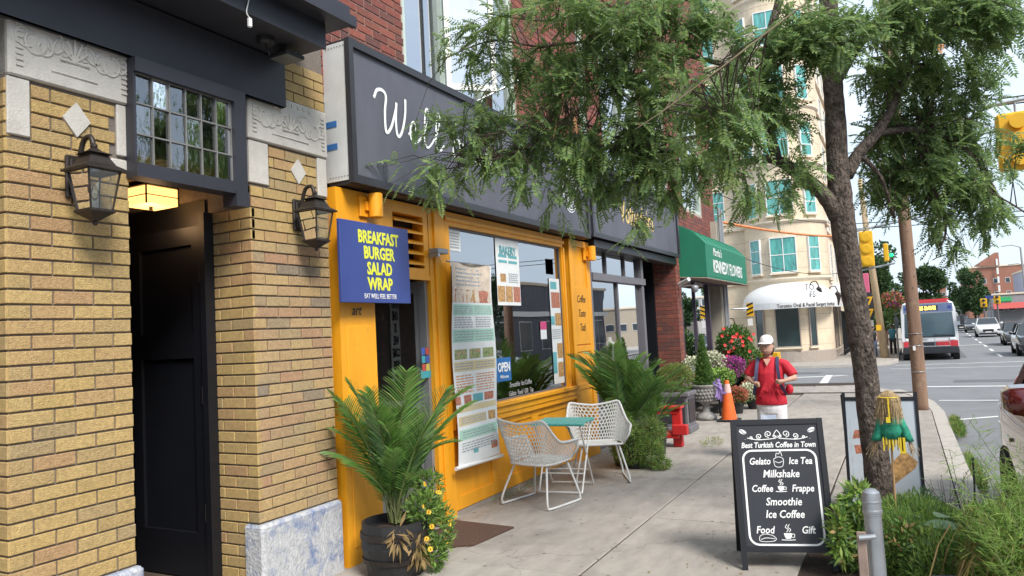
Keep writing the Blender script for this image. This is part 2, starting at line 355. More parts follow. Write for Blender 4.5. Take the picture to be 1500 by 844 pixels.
# --- near sidewalk: separate slabs with tooled joints on a mortar bed
JX = [-3.9, -2.0, -.70, .30]; JY = [-3, -1.4, .1, 1.7, 2.95, 4.55, 6.1, 7.73, 9.2, 10.88, 12.28, 13.9]
bed = B(); bed.box(-3.9, .28, -3, 17.3, -.25, -.012); bed.box(-30, -1.0, 17.3, 20.2, -.25, -.05); sidewalk = struct(bed.build('sidewalk', 'soil'))
def edge_x(y): return .30
def slab(pts, top=0.0, th=.08, m='concrete', nm='slab', parent=None, g=.011):
    c = Vector((sum(p[0] for p in pts) / len(pts), sum(p[1] for p in pts) / len(pts)))
    def ins(p, d): v = Vector(p) - c; return c + v * (1 - d / max(v.length, .01))
    b = B(); k = len(pts); lo = [ins(p, g) for p in pts]; hi = [ins(p, g * 2.2) for p in pts]
    t = top + random.uniform(-.003, .002)
    zz = lambda p: gz(p[1])
    vs = [(p[0], p[1], zz(p) + t - th) for p in lo] + [(p[0], p[1], zz(p) + t - .006) for p in lo] + [(p[0], p[1], zz(p) + t) for p in hi]
    fs = [tuple(range(2 * k, 3 * k))] + [(a * k + i, a * k + (i + 1) % k, (a + 1) * k + (i + 1) % k, (a + 1) * k + i) for a in (0, 1) for i in range(k)]
    b.add(vs, fs); return b.build(nm, m, parent)
for i in range(3):
    for j in range(len(JY) - 1):
        y0, y1 = JY[j], JY[j + 1]
        if i == 2 and 4.55 <= y0 < 6.2: continue          # open tree pit
        slab([(JX[i], y0), (JX[i + 1], y0), (JX[i + 1], y1), (JX[i], y1)], parent=sidewalk)
slab([(-.70, 6.98), (.30, 6.98), (.30, 7.73), (-.70, 7.73)], parent=sidewalk)
for i in range(3):
    xs = [JX[i], JX[i + 1]]; slab([(xs[0], 13.9), (xs[1], 13.9), (xs[1] - (.1 if i == 2 else 0), 15.6), (xs[0], 15.6)], parent=sidewalk)
slab([(-3.9, 15.6), (-2, 15.6), (-2, 17.6), (-3.9, 17.6)], parent=sidewalk); slab([(-2, 15.6), (-.7, 15.6), (-.7, 17.6), (-2, 17.6)], parent=sidewalk)
slab([(-.7, 15.6), (.2, 15.6), (.0, 16.6), (-.25, 17.6), (-.7, 17.6)], parent=sidewalk)
slab([(-3.9, 17.6), (-2, 17.6), (-2, 20.5), (-3.9, 20.4)], parent=sidewalk); slab([(-2, 17.6), (-.7, 17.6), (-.62, 18.6), (-1.2, 19.9), (-2, 20.5)], parent=sidewalk); slab([(-.7, 17.6), (-.25, 17.6), (-.6, 18.55)], parent=sidewalk)
for k in range(8): slab([(-3.9 - 3 * k - 3, 17.6), (-3.9 - 3 * k, 17.6), (-3.9 - 3 * k, 20.4), (-3.9 - 3 * k - 3, 20.4)], parent=sidewalk)
# kerb stones
kp = [(.39, y) for y in (-3, 0, 3, 4.5, 6, 7.5, 9.1, 10.6, 12.2, 13.8)] + [(.30, 15.3), (.08, 16.7), (-.25, 17.9), (-.7, 19.0), (-1.25, 20.0), (-2.1, 20.62), (-3.6, 20.66)] + [(-6 - 3 * k, 20.66) for k in range(8)]
kerb = struct(B().box(.31, .32, -3, -2.9, -.2, -.15).build('kerb', 'concrete_kerb'))
for i in range(len(kp) - 1):
    a, c = Vector(kp[i]), Vector(kp[i + 1]); d = (c - a).normalized(); n = Vector((d.y, -d.x)) * .085; a2, c2 = a + d * .004, c - d * .004
    b = B(); P = []
    low = .105 if 5 < i and a.y > 17.5 and a.x > -3.6 else 0
    for z in (-.26, -low - .001):
        for q in (a2 + n, c2 + n, c2 - n, a2 - n): P.append((q.x, q.y, gz(q.y) + z))
    b.hexa(P); b.build('kerb_stone', 'concrete_kerb', kerb)
# far corner pavement across the side street
def far_walk(name, pts, m='concrete'):
    b = B(); k = len(pts); N = 1
    vs = [(x, y, gz(y) - .3) for x, y in pts] + [(x, y, gz(y) + .0) for x, y in pts]
    fs = [tuple(range(k, 2 * k))] + [(i, (i + 1) % k, k + (i + 1) % k, k + i) for i in range(k)]
    b.add(vs, fs); return struct(b.build(name, m))
far_walk('far_sidewalk', [(-40, 38.6), (-9, 38.4), (-4.2, 38.2), (-1.9, 38.6), (-.9, 39.9), (-.55, 42), (-.5, 50), (-.1, 75), (.9, 110), (3, 200), (-40, 200)])
far_walk('far_kerb', [(-40, 38.3), (-4.2, 37.95), (-1.7, 38.3), (-.7, 39.7), (-.36, 42), (-.32, 50), (.1, 75), (1.1, 110), (3.2, 200), (3.0, 200), (.9, 110), (-.1, 75), (-.55, 50), (-.55, 42), (-.9, 39.9), (-1.9, 38.6), (-4.2, 38.25), (-40, 38.6)], 'concrete_kerb')
far_walk('opposite_sidewalk', [(13, -40), (18, -40), (18, 17), (13, 17)]); far_walk('opposite_far_sidewalk', [(13, 46), (25, 46), (31, 200), (19, 200)])
# painted lines on the road
def line(pts, w=.12, nm='road_marking', dz=-.114):
    b = B()
    for (a, c) in zip(pts, pts[1:]):
        a, c = Vector(a), Vector(c); L_ = (c - a).length; n = Vector((-(c - a).y, (c - a).x)).normalized() * w / 2; k = max(1, int(L_ / 2))
        for i in range(k):
            p, q = a.lerp(c, i / k), a.lerp(c, (i + 1) / k)
            b.add([(v.x, v.y, gz(v.y) + dz) for v in (p - n, q - n, q + n, p + n)], [(0, 1, 2, 3)])
    return struct(b.build(nm, 'road_paint'))
line([(.55, 13.55), (1.4, 14.2), (3.2, 14.3)], .1)
line([(.5, 16.6), (12.5, 16.4)], .13); line([(.2, 20.3), (12.5, 20.0)], .30, dz=-.113)
line([(-2.0, 20.75), (-2.45, 28.5)], .22); line([(-3.7, 26.5), (-1.9, 27.9)], .5)
line([(-.6, 34.5), (12.5, 35.2)], .28); line([(-.5, 38.9), (12.5, 41.5)], .28)
line([(2.5, 60.8), (4.9, 61.0)], .5)
for k in range(10): y = 45 + k * 6.2; line([(4.3 + .033 * (y - 45), y), (4.3 + .033 * (y - 42), y + 3)], .16)
for k in range(3): struct(fast('asphalt_patch', [(x, y, gz(y) - .1165) for x, y in ([(1.0, 22), (8, 22.3), (8, 23.6), (1.1, 23.2)], [(-8, 30), (-3, 30.2), (-3, 32), (-8, 32)], [(1.6, 45), (2.8, 45), (3.1, 58), (2, 58)])[k]], [(0, 1, 2, 3)], 'asphalt_patch'))
# tree pit soil
pit = B(); random.seed(3); n = 22
for i in range(n + 1):
    for j in range(n + 1): pit.v.append((-.70 + i / n * 1.0, 4.55 + j / n * 2.43, -.05 + random.uniform(-.02, .03) + .09 * math.sin(PI * i / n) * math.sin(PI * j / n)))
for i in range(n):
    for j in range(n): pit.f.append((i * (n + 1) + j, (i + 1) * (n + 1) + j, (i + 1) * (n + 1) + j + 1, i * (n + 1) + j + 1)); pit.m.append(0)
struct(pit.build('tree_pit_soil', 'soil', smooth=True))

# ================================================================ BRICKWORK
BRK = {}
def brick_mesh(l, h, d, matn, var):
    k = (round(l, 3), matn, var)
    if k in BRK: return BRK[k]
    st = random.getstate(); random.seed(hash((round(l, 3) * 1000, var)) % 9999); j = lambda: random.uniform(-.0012, .0012); c = .003
    # local: x out of the wall, y along it, z up; origin at the lower near corner on the wall plane
    back = [(-.02, 0, 0), (-.02, l, 0), (-.02, l, h), (-.02, 0, h)]; mid = [(d - c, j(), j()), (d - c, l + j(), j()), (d - c, l + j(), h + j()), (d - c, j(), h + j())]
    fr = [(d + j(), c, c), (d + j(), l - c, c), (d + j(), l - c, h - c), (d + j(), c, h - c)]
    me = bpy.data.meshes.new('brick'); me.from_pydata(back + mid + fr, [], [(8, 9, 10, 11)] + [(a * 4 + i, a * 4 + (i + 1) % 4, (a + 1) * 4 + (i + 1) % 4, (a + 1) * 4 + i) for a in (0, 1) for i in range(4)])
    me.materials.append(MATS[matn]); me.update(); random.setstate(st); BRK[k] = me; return me
def put_brick(parent, p, l, h, d, matn, rz=0.):
    o = bpy.data.objects.new('brick', brick_mesh(l, h, d, matn, random.randrange(3))); COL.objects.link(o); o.parent = parent
    o.location = Vector(p) - (parent.location if parent else Vector()); o.rotation_euler = (random.uniform(-.004, .004), 0, rz + random.uniform(-.004, .004)); return o
def courses(u0, u1, z0, z1, L_=.205, P=.0716, j=.010, holes=(), odd=0, zbase=0., corner0=True):
    """running bond; yields (u, z, length, height)"""
    out = []; k = int(math.ceil((z0 - zbase) / P - 1e-6))
    while zbase + k * P + P - j <= z1 + .012:
        z = zbase + k * P; u = u0 + (0 if (k + odd) % 2 == 0 else -L_ / 2)
        while u < u1 - .02:
            a, b = max(u + (j / 2 if u > u0 + .001 else 0), u0), min(u + L_ - j / 2, u1)
            segs = [(a, b)]
            for (hu0, hu1, hz0, hz1) in holes:
                if z + P - j > hz0 + .012 and z < hz1 - .012:
                    ns = []
                    for (s, e) in segs:
                        if e <= hu0 or s >= hu1: ns.append((s, e)); continue
                        if s < hu0: ns.append((s, hu0 - .004))
                        if e > hu1: ns.append((hu1 + .004, e))
                    segs = ns
            for s, e in segs:
                if e - s > .025: out.append((s, z, e - s, P - j))
            u += L_
        k += 1
    return out

# ================================================================ YELLOW BRICK BUILDING
FX = -3.65; HD = .011
yb = thing('yellow_brick_building', 'yellow brick building on the left with black entrance, carved white stone lintels and leaded transom', 'building', (-3.65, 2.5, 0))
c = B(); c.box(-4.05, FX, 1.93, 2.545, -.1, 3.35); c.box(-4.04, FX, 3.395, 4.11, -.1, 3.9); c.box(-6.6, -4.041, -3, 1.5, -.1, 6); c.box(-6.6, -4.045, 3.40, 4.11, -.1, 3.9)
c.box(-4.055, FX, -3, 4.11, 3.9, 6.0) ; c.box(-4.05, FX - .02, -3, 4.11, 3.35, 3.899)
c.box(-6.6, -4.06, 1.5, 4.11, 3.2, 6.0)
c.build('wall', 'mortar_dark', yb)
c = B(); c.box(-4.6, -4.05, -3, 1.93, -.1, 3.2); c.build('shopfront_recess', 'black_paint', yb)
lay = []
up_ = B()
for (u, z, l, h) in courses(-1.5, 4.11, 3.90, 5.98): up_.box(FX - .02, FX + HD, u, u + l, z, z + h)
up_.build('upper_brickwork', 'yellow_brick_mass', yb)['kind'] = 'stuff'
lh = [(1.93, 2.04, 2.655, 2.94), (2.475, 2.545, 2.655, 2.94), (2.44, 2.545, 2.575, 2.635)]
for b_ in courses(1.93, 2.545, .49, 2.94, holes=lh): lay.append(('f', b_, 'yellow_brick'))
for b_ in courses(1.93, 2.30, 0, .49): lay.append(('f', b_, 'yellow_brick'))
rh = [(3.395, 3.555, 2.655, 2.94), (4.01, 4.11, 2.655, 2.94)]
for b_ in courses(3.395, 4.11, .50, 2.94, holes=rh, odd=1): lay.append(('f', b_, 'yellow_brick_worn'))
for b_ in courses(3.395, 4.11, 3.29, 3.56): lay.append(('f', b_, 'yellow_brick'))
nb = [0]
def lay_y(kind, b_, m):
    u, z, l, h = b_
    if kind == 'f': put_brick(yb, (FX, u, z), l, h, HD, m)
    else: put_brick(yb, (u, 3.395, z), l, h, HD, m, -PI / 2)
rest = B()
for kind, b_, m in lay:
    if nb[0] < 232: lay_y(kind, b_, m); nb[0] += 1
    else: u, z, l, h = b_; rest.box(FX - .02, FX + HD, u, u + l, z, z + h)
# reveal of the doorway (faces -y): nearest the ground to lintel
for b_ in courses(-4.04, FX + HD, 0, 2.53, odd=0):
    u, z, l, h = b_
    if z < .50 and u + l > -3.75: l = -3.76 - u
    if l < .02: continue
    if nb[0] < 300 and .4 < z < 2.5: put_brick(yb, (u, 3.395, z), l, h, HD, 'yellow_brick_worn', -PI / 2) if False else None
    rest.cbox(u, u + l, 3.395 - HD, 3.42, z, z + h, .003, 0)
for b_ in courses(-4.05, FX + HD - .002, 0, 2.94, odd=1):
    u, z, l, h = b_; rest.cbox(u, u + l, 1.93 - HD, 1.95, z, z + h, .003, 0)
o = rest.build('brick_infill', 'yellow_brick_mass', yb); o['kind'] = 'stuff'
# carved stone
def carved(name, y0, y1, z0, z1, motif=True):
    b = B(); b.cbox(-3.85, FX + .028, y0, y1, z0, z1, .008)
    X0 = FX + .028
    if motif:
        cy, cz = (y0 + y1) / 2, (z0 + z1) / 2; W = (y1 - y0)
        for s in (-1, 1):
            for k in range(5):
                t0 = k * .32; pts = []
                for q in range(14):
                    a = q / 13 * 1.6 * PI + k; rr = (.05 - .028 * q / 13) * (1 + .3 * (k % 2))
                    pts.append((X0, cy + s * (W * .09 + k * W * .075) + rr * math.cos(a) * s, cz + rr * math.sin(a) * 1.2 + .02 * math.sin(k * 2.1)))
                b.tube(pts, .0075, 5)
        for k in range(7): a = k / 6 * PI; b.tube([(X0, cy, cz - .05), (X0 + .004, cy + .075 * math.cos(a), cz - .05 + .12 * math.sin(a))], .008, 5)
        for k in range(9):
            for yy in (y0 + .05, y1 - .05): b.box(X0 - .004, X0 + .006, yy - .016, yy + .016, z0 + .05 + k * .028, z0 + .062 + k * .028)
            b.box(X0 - .004, X0 + .006, y0 + .12 + k * (W - .26) / 9, y0 + .14 + k * (W - .26) / 9, z1 - .045, z1 - .025)
        b.tube([(X0, y0 + .2, z0 + .07), (X0 + .002, y1 - .2, z0 + .07)], .006, 5)
    return b.build(name, 'limestone', yb)
carved('carved_lintel', 1.93, 2.565, 2.945, 3.33); carved('carved_lintel', 3.375, 4.115, 2.945, 3.285)
for (y0, y1, z0, z1) in ((1.93, 2.035, 2.66, 2.94), (2.48, 2.555, 2.66, 2.94), (3.385, 3.55, 2.66, 2.94), (4.015, 4.112, 2.66, 2.94), (2.445, 2.55, 2.578, 2.64)):
    B().cbox(-3.8, FX + .016, y0, y1, z0, z1, .005).build('stone_block', 'limestone', yb)
for cy in (2.26, 3.82):
    b = B(); d = .072; b.prism([(cy - d, 2.80), (cy, 2.80 - d * 1.25), (cy + d, 2.80), (cy, 2.80 + d * 1.25)], 0, FX, FX + .02); b.build('stone_diamond', 'limestone', yb)
for (y0, y1) in ((2.30, 2.575), (3.375, 4.125)):
    b = B(); b.cbox(-3.78, FX + .045, y0, y1, -.05, .49, .02); o = b.build('stone_base', 'stone_blue', yb); o['label'] = 'white stone plinth block with worn blue paint'
# fascia, canopy and cornice
b = B(); b.box(-3.63, -3.575, -3, 3.665, 3.205, 3.52); b.box(-3.60, -3.572, -3, 3.662, 3.205, 3.222); b.build('fascia', 'charcoal_paint', yb)
b = B(); b.box(-3.62, -3.22, -3, 3.672, 3.535, 3.548); b.box(-3.24, -3.215, -3, 3.675, 3.53, 3.70); b.box(-3.62, -3.24, 3.655, 3.672, 3.548, 3.70); b.build('canopy', 'charcoal_paint', yb)
b = B(); b.box(-3.65, -3.09, -3, 3.80, 3.70, 3.712); b.box(-3.11, -3.07, -3, 3.82, 3.69, 3.76); b.box(-3.66, -3.10, -3, 3.79, 3.712, 3.83); b.build('cornice', 'charcoal_paint', yb)
# transom window
tw = B(); X1 = -3.545
for (y0, y1, z0, z1) in ((2.53, 3.285, 3.12, 3.20), (2.53, 3.195, 2.545, 2.62), (3.195, 3.285, 2.565, 3.12)): tw.box(-3.66, X1, y0, y1, z0, z1)
tw.box(-3.66, X1 - .02, 2.53, 2.545, 2.62, 3.12); tw.box(-3.66, X1 + .004, 3.19, 3.292, 2.47, 2.565)
tw.box(-3.99, -3.60, 2.55, 3.385, 3.2, 3.25)
fr = tw.build('transom_window', 'charcoal_paint', yb)
px_ = [2.545 + .107 * i * 1.0 for i in range(7)]; px_[-1] = 3.195; pz = [2.62, 2.785, 2.955, 3.12]
for i in range(6):
    for j in range(3):
        jit = random.uniform(-.0035, .0035)
        B().quad((-3.585 + jit, px_[i] + .004, pz[j] + .004), (-3.585 - jit, px_[i + 1] - .004, pz[j] + .004), (-3.585 - jit, px_[i + 1] - .004, pz[j + 1] - .004), (-3.585 + jit, px_[i] + .004, pz[j + 1] - .004)).build('pane', 'transom_glass', fr)
lead = B()
for y in px_: lead.box(-3.592, -3.572, y - .004, y + .004, 2.62, 3.12)
for z in pz: lead.box(-3.593, -3.573, 2.545, 3.195, z - .004, z + .004)
lead.build('lead_bar', mat('lead', (.25, .25, .24), .5, metal=.4, vary=.2), fr)
# vestibule
b = B(); b.box(-5.4, -4.06, 3.384, 3.394, 0, 2.60, 0); b.box(-5.5, -5.4, 1.9, 3.5, 0, 2.75, 0); b.box(-5.4, -4.051, 1.86, 1.9, 0, 2.75, 0); b.box(-5.4, -3.66, 1.9, 3.4, 0.0, .12, 1)
b.v = [(x, y, z) for x, y, z in b.v]; b.build('vestibule', ['black_paint', 'interior_floor'], yb)
for k in range(12): B().cbox(-5.4, -3.67, 2.55 + k * .07, 2.615 + k * .07, 2.70, 2.72, .004).build('ceiling_plank', 'wood_plank', yb)
d = B(); d.box(-4.75, -4.03, 3.345, 3.383, .13, 2.42)
dr = d.build('door', 'black_paint', yb)
d = B()
for (x0, x1, z0, z1) in ((-4.75, -4.66, .13, 2.42), (-4.13, -4.03, .13, 2.42), (-4.66, -4.13, 1.55, 1.72), (-4.66, -4.13, .13, .42), (-4.66, -4.13, 2.30, 2.42)): d.box(x0, x1, 3.325, 3.3455, z0, z1)
d.box(-4.035, -3.985, 3.31, 3.39, 0.12, 2.5); d.build('stile', 'black_paint', dr)
d = B()
for z in (.5, 1.25, 2.05): d.tube([(-4.04, 3.318, z), (-4.04, 3.318, z + .11)], .009, 8)
d.build('hinge', 'bronze', dr)

# hanging lamp in the doorway
lt = thing('porch_ceiling_lamp', 'lit amber glass box lamp under the ceiling of the black doorway', 'lamp', (-4.3, 3.16, 2.70))
for k, z in enumerate((2.555, 2.615)):
    b = B(); s = .115 - k * .0
    b.box(-4.3 - s, -4.3 + s, 3.16 - s, 3.16 + s, z, z + .052); b.build('lamp_shade', mat('lamp_amber', (.9, .6, .3), .4, emit=((1, .50, .14), 1.1)), lt)
b = B()
for s in (-1, 1):
    for q in (-1, 1): b.box(-4.3 + s * .118 - .004, -4.3 + s * .118 + .004, 3.16 + q * .118 - .004, 3.16 + q * .118 + .004, 2.55, 2.675)
b.box(-4.42, -4.18, 3.04, 3.28, 2.672, 2.684); b.box(-4.42, -4.18, 3.04, 3.28, 2.607, 2.612); b.tube([(-4.3, 3.16, 2.53), (-4.3, 3.16, 2.56)], .012); b.tube([(-4.3, 3.16, 2.68), (-4.3, 3.16, 2.72)], .03); b.build('lamp_frame', 'bronze', lt)
pl = bpy.data.lights.new('porch_bulb', 'POINT'); pl.energy = 1.2; pl.color = (1, .6, .3); pl.shadow_soft_size = .08; po = bpy.data.objects.new('porch_bulb', pl); COL.objects.link(po); po.location = (-.0, -.0, -.24); po.parent = lt

# wall lanterns
def lantern(y, z, label):
    root = thing('wall_lantern', label, 'lantern', (FX + HD, y, z), 'bronze lanterns either side of the black door')
    X0 = FX + HD; q = .075; cx = X0 + .165
    B().cbox(X0 - .002, X0 + .022, y - .05, y + .05, z - .12, z + .10, .008).cbox(X0 + .02, X0 + .034, y - .035, y + .035, z - .10, z + .08, .006).build('backplate', 'bronze', root)
    arm = spline([(X0 + .03, y, z - .02), (X0 + .05, y, z + .08), (X0 + .085, y, z + .165), (X0 + .14, y, z + .175), (X0 + .165, y, z + .12)], 6)
    B().tube(arm, .013, 8).build('arm', 'bronze', root, smooth=True)
    def sq(s, zz): return [(cx - s, y - s, zz), (cx + s, y - s, zz), (cx + s, y + s, zz), (cx - s, y + s, zz)]
    B().loft([sq(.105, z - .005), sq(.105, z + .005), sq(.07, z + .028), sq(.05, z + .065), sq(.045, z + .078), sq(.062, z + .082), sq(.025, z + .10), sq(.012, z + .115)]).ball((cx, y, z + .125), .018, 8).build('roof', 'bronze', root)
    h = B(); T, Bm = .082, .055; zt, zb = z - .005, z - .20
    for s in (-1, 1):
        for r_ in (-1, 1): h.tube([(cx + s * T, y + r_ * T, zt), (cx + s * Bm, y + r_ * Bm, zb)], .0055, 6)
    for (ax, ay, bx, by) in ((-1, -1, 1, -1), (1, -1, 1, 1), (1, 1, -1, 1), (-1, 1, -1, -1)):
        for (w_, zz) in ((T, zt), (Bm, zb)): h.tube([(cx + ax * w_, y + ay * w_, zz), (cx + bx * w_, y + by * w_, zz)], .005, 6)
    h.build('cage', 'bronze', root)
    for (ax, ay, bx, by) in ((-1, -1, 1, -1), (1, -1, 1, 1), (1, 1, -1, 1), (-1, 1, -1, -1)):
        B().quad((cx + ax * (T - .003), y + ay * (T - .003), zt), (cx + bx * (T - .003), y + by * (T - .003), zt), (cx + bx * (Bm - .003), y + by * (Bm - .003), zb), (cx + ax * (Bm - .003), y + ay * (Bm - .003), zb)).build('pane', 'lamp_glass', root)
    B().loft([sq(.066, zb + .004), sq(.066, zb - .008), sq(.03, zb - .035), sq(.014, zb - .05)]).ball((cx, y, zb - .06), .013, 8).build('finial_base', 'bronze', root)
    b = B(); b.tube([(cx, y, zb), (cx, y, zb + .05)], .011); b.build('candle', 'white', root)
    b = B(); b.lathe([(.004, 0), (.017, .02), (.02, .045), (.008, .075), (.002, .085)], 10, (cx, y, zb + .05)); b.build('bulb', glass('bulb_glass', (.98, .95, .85), .15), root, smooth=True)
lantern(2.245, 2.51, 'bronze wall lantern on the yellow brick pier left of the black doorway')
lantern(3.80, 2.50, 'bronze wall lantern on the brick pier right of the black doorway')
# cable and floodlight
b = B(); cb = spline([(-3.215, 3.03, 3.72), (-3.205, 3.02, 3.62), (-3.207, 3.0, 3.53), (-3.205, 3.02, 3.50)], 6); b.tube(cb, .0035, 6)
co = thing('hanging_cable', 'white cable with a plug end dangling over the canopy edge', 'cable', (-3.205, 3.02, 3.5)); b.build('cord', 'white', co)
B().cbox(-3.216, -3.194, 3.009, 3.031, 3.445, 3.50, .004).build('plug', 'white', co)
fl = thing('floodlight', 'black security floodlight with round sensor under the canopy soffit', 'floodlight', (-3.4, 3.5, 3.53))
B().cbox(-3.50, -3.33, 3.44, 3.60, 3.46, 3.485, .006).tube([(-3.42, 3.50, 3.48), (-3.42, 3.50, 3.536)], .02).build('housing', 'black_plastic', fl)
B().box(-3.49, -3.34, 3.45, 3.59, 3.455, 3.459).build('lens', mat('flood_lens', (.16, .16, .15), .3), fl)
b = B(); b.lathe([(.045, 0), (.055, .02), (.055, .05)], 14, (-3.40, 3.33, 3.485)); b.tube(spline([(-3.4, 3.33, 3.49), (-3.36, 3.30, 3.44), (-3.34, 3.30, 3.40)], 4), .004); b.build('sensor', 'black_plastic', fl)
# ================================================================ RED BRICK BUILDING
RX = -3.72; WX = RX
rb = thing('red_brick_building', 'two storey red brick building above the orange cafe and the flower shop', 'building', (-3.72, 10, 0))
wins = [(5.26, 7.42, 3.92, 6.6), (9.35, 9.62, 3.95, 6.6), (10.2, 12.0, 3.9, 6.4), (12.5, 13.55, 3.95, 6.2), (14.6, 16.2, 3.95, 6.2)]
b = B()
b.box(-4.3, RX, 4.11, 4.155, 0, 3.4)
ys = [4.11]
for w_ in wins: ys += [w_[0], w_[1]]
ys.append(17.4)
for i in range(0, len(ys), 2): b.box(-4.3, RX, ys[i], ys[i + 1], 3.41, 10.5)
for w_ in wins: b.box(-4.3, RX, w_[0], w_[1], 3.41, w_[2]); b.box(-4.3, RX, w_[0], w_[1], w_[3], 10.5)
b.box(-14, -4.301, 4.11, 17.4, 3.9, 10.5)
b.box(-14, -7.0, 4.11, 17.4, -.1, 3.9); b.box(-7, -4.0, 17.1, 17.4, -.1, 3.9); b.box(-7.0, -4.31, 4.11, 4.16, -.1, 3.9)
b.box(-4.3, -3.95, 13.11, 13.4, -.1, 3.4)
b.build('wall', 'mortar_light', rb)
cl = courses(4.112, 17.4, 3.45, 10.4, holes=[(a, c_, d - .06, e) for a, c_, d, e in wins], P=.0722)
cl = [q for q in cl if q[1] < 3.9 + (q[0] - 4) * .62 + 1.2]
cl.sort(key=lambda q: q[0] * 1.0 + max(0, q[1] - 3.8) * .2)
rest = B(); n_ = 0
for (u, z, l, h) in cl:
    if n_ < 255 and u < 6.5: put_brick(rb, (RX, u, z), l, h, .008, 'red_brick'); n_ += 1
    else: rest.box(RX - .01, RX + .008 + random.uniform(-.001, .001), u, u + l, z, z + h)
# party-wall strip beside the cafe, and the brick pier by the flower shop
for (u, z, l, h) in courses(4.115, 4.155, .0, 3.9, L_=.0405, P=.0722): rest.box(RX - .01, RX + .012, u, u + l, z, z + h)
k = 0
for (u, z, l, h) in courses(-3.95, -3.545, 0, 2.93, P=.0722): rest.box(u, u + l, 13.1 - .008, 13.12, z, z + h)
for (u, z, l, h) in courses(13.1, 13.36, 0, 2.93, P=.0722): rest.box(-3.56, -3.54, u, u + l, z, z + h)
o = rest.build('brick_infill', 'red_brick_mass', rb); o['kind'] = 'stuff'
b = B(); b.box(-3.95, -3.55, 13.10, 13.37, 0, 2.95); b.build('brick_pier_core', 'mortar_light', rb)
B().cbox(-3.9, RX + .05, 5.20, 7.48, 3.86, 3.92, .008).build('window_sill', 'limestone', rb)
# first floor windows
def upper_window(y0, y1, z0, z1, nx, casement=False):
    f = B(); X = RX - .02; t = .07
    f.box(X - .08, X, y0, y0 + t, z0, z1); f.box(X - .08, X, y1 - t, y1, z0, z1); f.box(X - .08, X, y0 + t, y1 - t, z0, z0 + t); f.box(X - .08, X, y0 + t, y1 - t, z1 - t, z1)
    for i in range(1, nx): yy = y0 + (y1 - y0) * i / nx; f.box(X - .078, X - .002, yy - t / 2, yy + t / 2, z0 + t, z1 - t)
    f.box(X - .076, X - .004, y0 + t, y1 - t, z0 + (z1 - z0) * .62, z0 + (z1 - z0) * .62 + .05)
    fo = f.build('upper_window', 'window_frame', rb)
    for i in range(nx):
        a, c_ = y0 + (y1 - y0) * i / nx + t / 2, y0 + (y1 - y0) * (i + 1) / nx - t / 2
        B().quad((X - .05, a, z0 + t), (X - .05, c_, z0 + t), (X - .05, c_, z1 - t), (X - .05, a, z1 - t)).build('pane', 'upper_glass', fo)
    return fo
for i, w_ in enumerate(wins): fo = upper_window(*w_, (3, 1, 2, 1, 2)[i])
c = B()
for i in range(26): yy = 5.35 + i * .03; c.tube([(RX - .16 + .02 * math.sin(i * 1.9), yy, 3.95), (RX - .16, yy, 6.3)], .014, 5)
c.build('curtain', mat('curtain', (.62, .66, .55), .8), rb)
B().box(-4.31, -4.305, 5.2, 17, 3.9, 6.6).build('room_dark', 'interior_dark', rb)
# opened casement leaf swung out over the sign
cs = B(); a0 = Vector((RX, 5.95, 0)); dr_ = Vector((.52, .50, 0)).normalized()
def cq(u0, u1, z0, z1, m=0):
    p, q = a0 + dr_ * u0, a0 + dr_ * u1; n = Vector((-dr_.y, dr_.x, 0)) * .02
    cs.hexa([(*(p - n).xy, z0), (*(q - n).xy, z0), (*(q + n).xy, z0), (*(p + n).xy, z0), (*(p - n).xy, z1), (*(q - n).xy, z1), (*(q + n).xy, z1), (*(p + n).xy, z1)], m)
cq(0, .05, 3.98, 6.2); cq(.45, .50, 3.98, 6.2); cq(.05, .45, 3.98, 4.04); cq(.05, .45, 6.14, 6.2)
cf = cs.build('open_casement', 'white_paint', rb); cs = B(); p, q = a0 + dr_ * .05, a0 + dr_ * .45
cs.quad((p.x, p.y, 4.04), (q.x, q.y, 4.04), (q.x, q.y, 6.14), (p.x, p.y, 6.14)).build('pane', 'upper_glass', cf)
B().tube([(RX, 6.45, 3.98), (-3.40, 6.9, 4.28)], .012).build('window_stay', 'steel', rb)

# interior of the cafe and second shop (seen dimly through glass)
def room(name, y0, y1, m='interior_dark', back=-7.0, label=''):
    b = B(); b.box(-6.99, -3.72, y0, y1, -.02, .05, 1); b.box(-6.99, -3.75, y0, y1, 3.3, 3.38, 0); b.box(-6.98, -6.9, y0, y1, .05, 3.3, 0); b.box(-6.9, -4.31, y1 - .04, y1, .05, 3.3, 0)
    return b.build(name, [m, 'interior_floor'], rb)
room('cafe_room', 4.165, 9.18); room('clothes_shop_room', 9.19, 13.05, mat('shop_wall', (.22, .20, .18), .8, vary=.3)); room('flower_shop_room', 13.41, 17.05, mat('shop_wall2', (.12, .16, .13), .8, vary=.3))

# ================================================================ CAFE SHOPFRONT (orange joinery)
cf = thing('cafe_shopfront', 'orange painted timber shopfront with louvre, big window and open doorway', 'shopfront', (-3.65, 6.5, 0))
PX = -3.60
def pilaster(y0, y1, x=PX, z1=2.74):
    b = B(); b.box(-3.73, x - .014, y0, y1, 0, z1)
    w_ = y1 - y0; rail = .09 if w_ > .3 else .04; st = min(.10, w_ * .25)
    b.cbox(x - .016, x, y0, y0 + st, 0, z1, .003); b.cbox(x - .016, x, y1 - st, y1, 0, z1, .003)
    for (a, c_) in ((0, .16), (.72, .80), (1.66, 1.74), (z1 - .10, z1)): b.cbox(x - .016, x - .0005, y0 + st, y1 - st, a, c_, .003) if w_ > .3 else None
    return b.build('pilaster', 'orange_paint', cf)
b = B(); b.box(-3.73, PX, 4.155, 4.56, 0, 2.745); o = b.build('pilaster', 'orange_paint', cf)
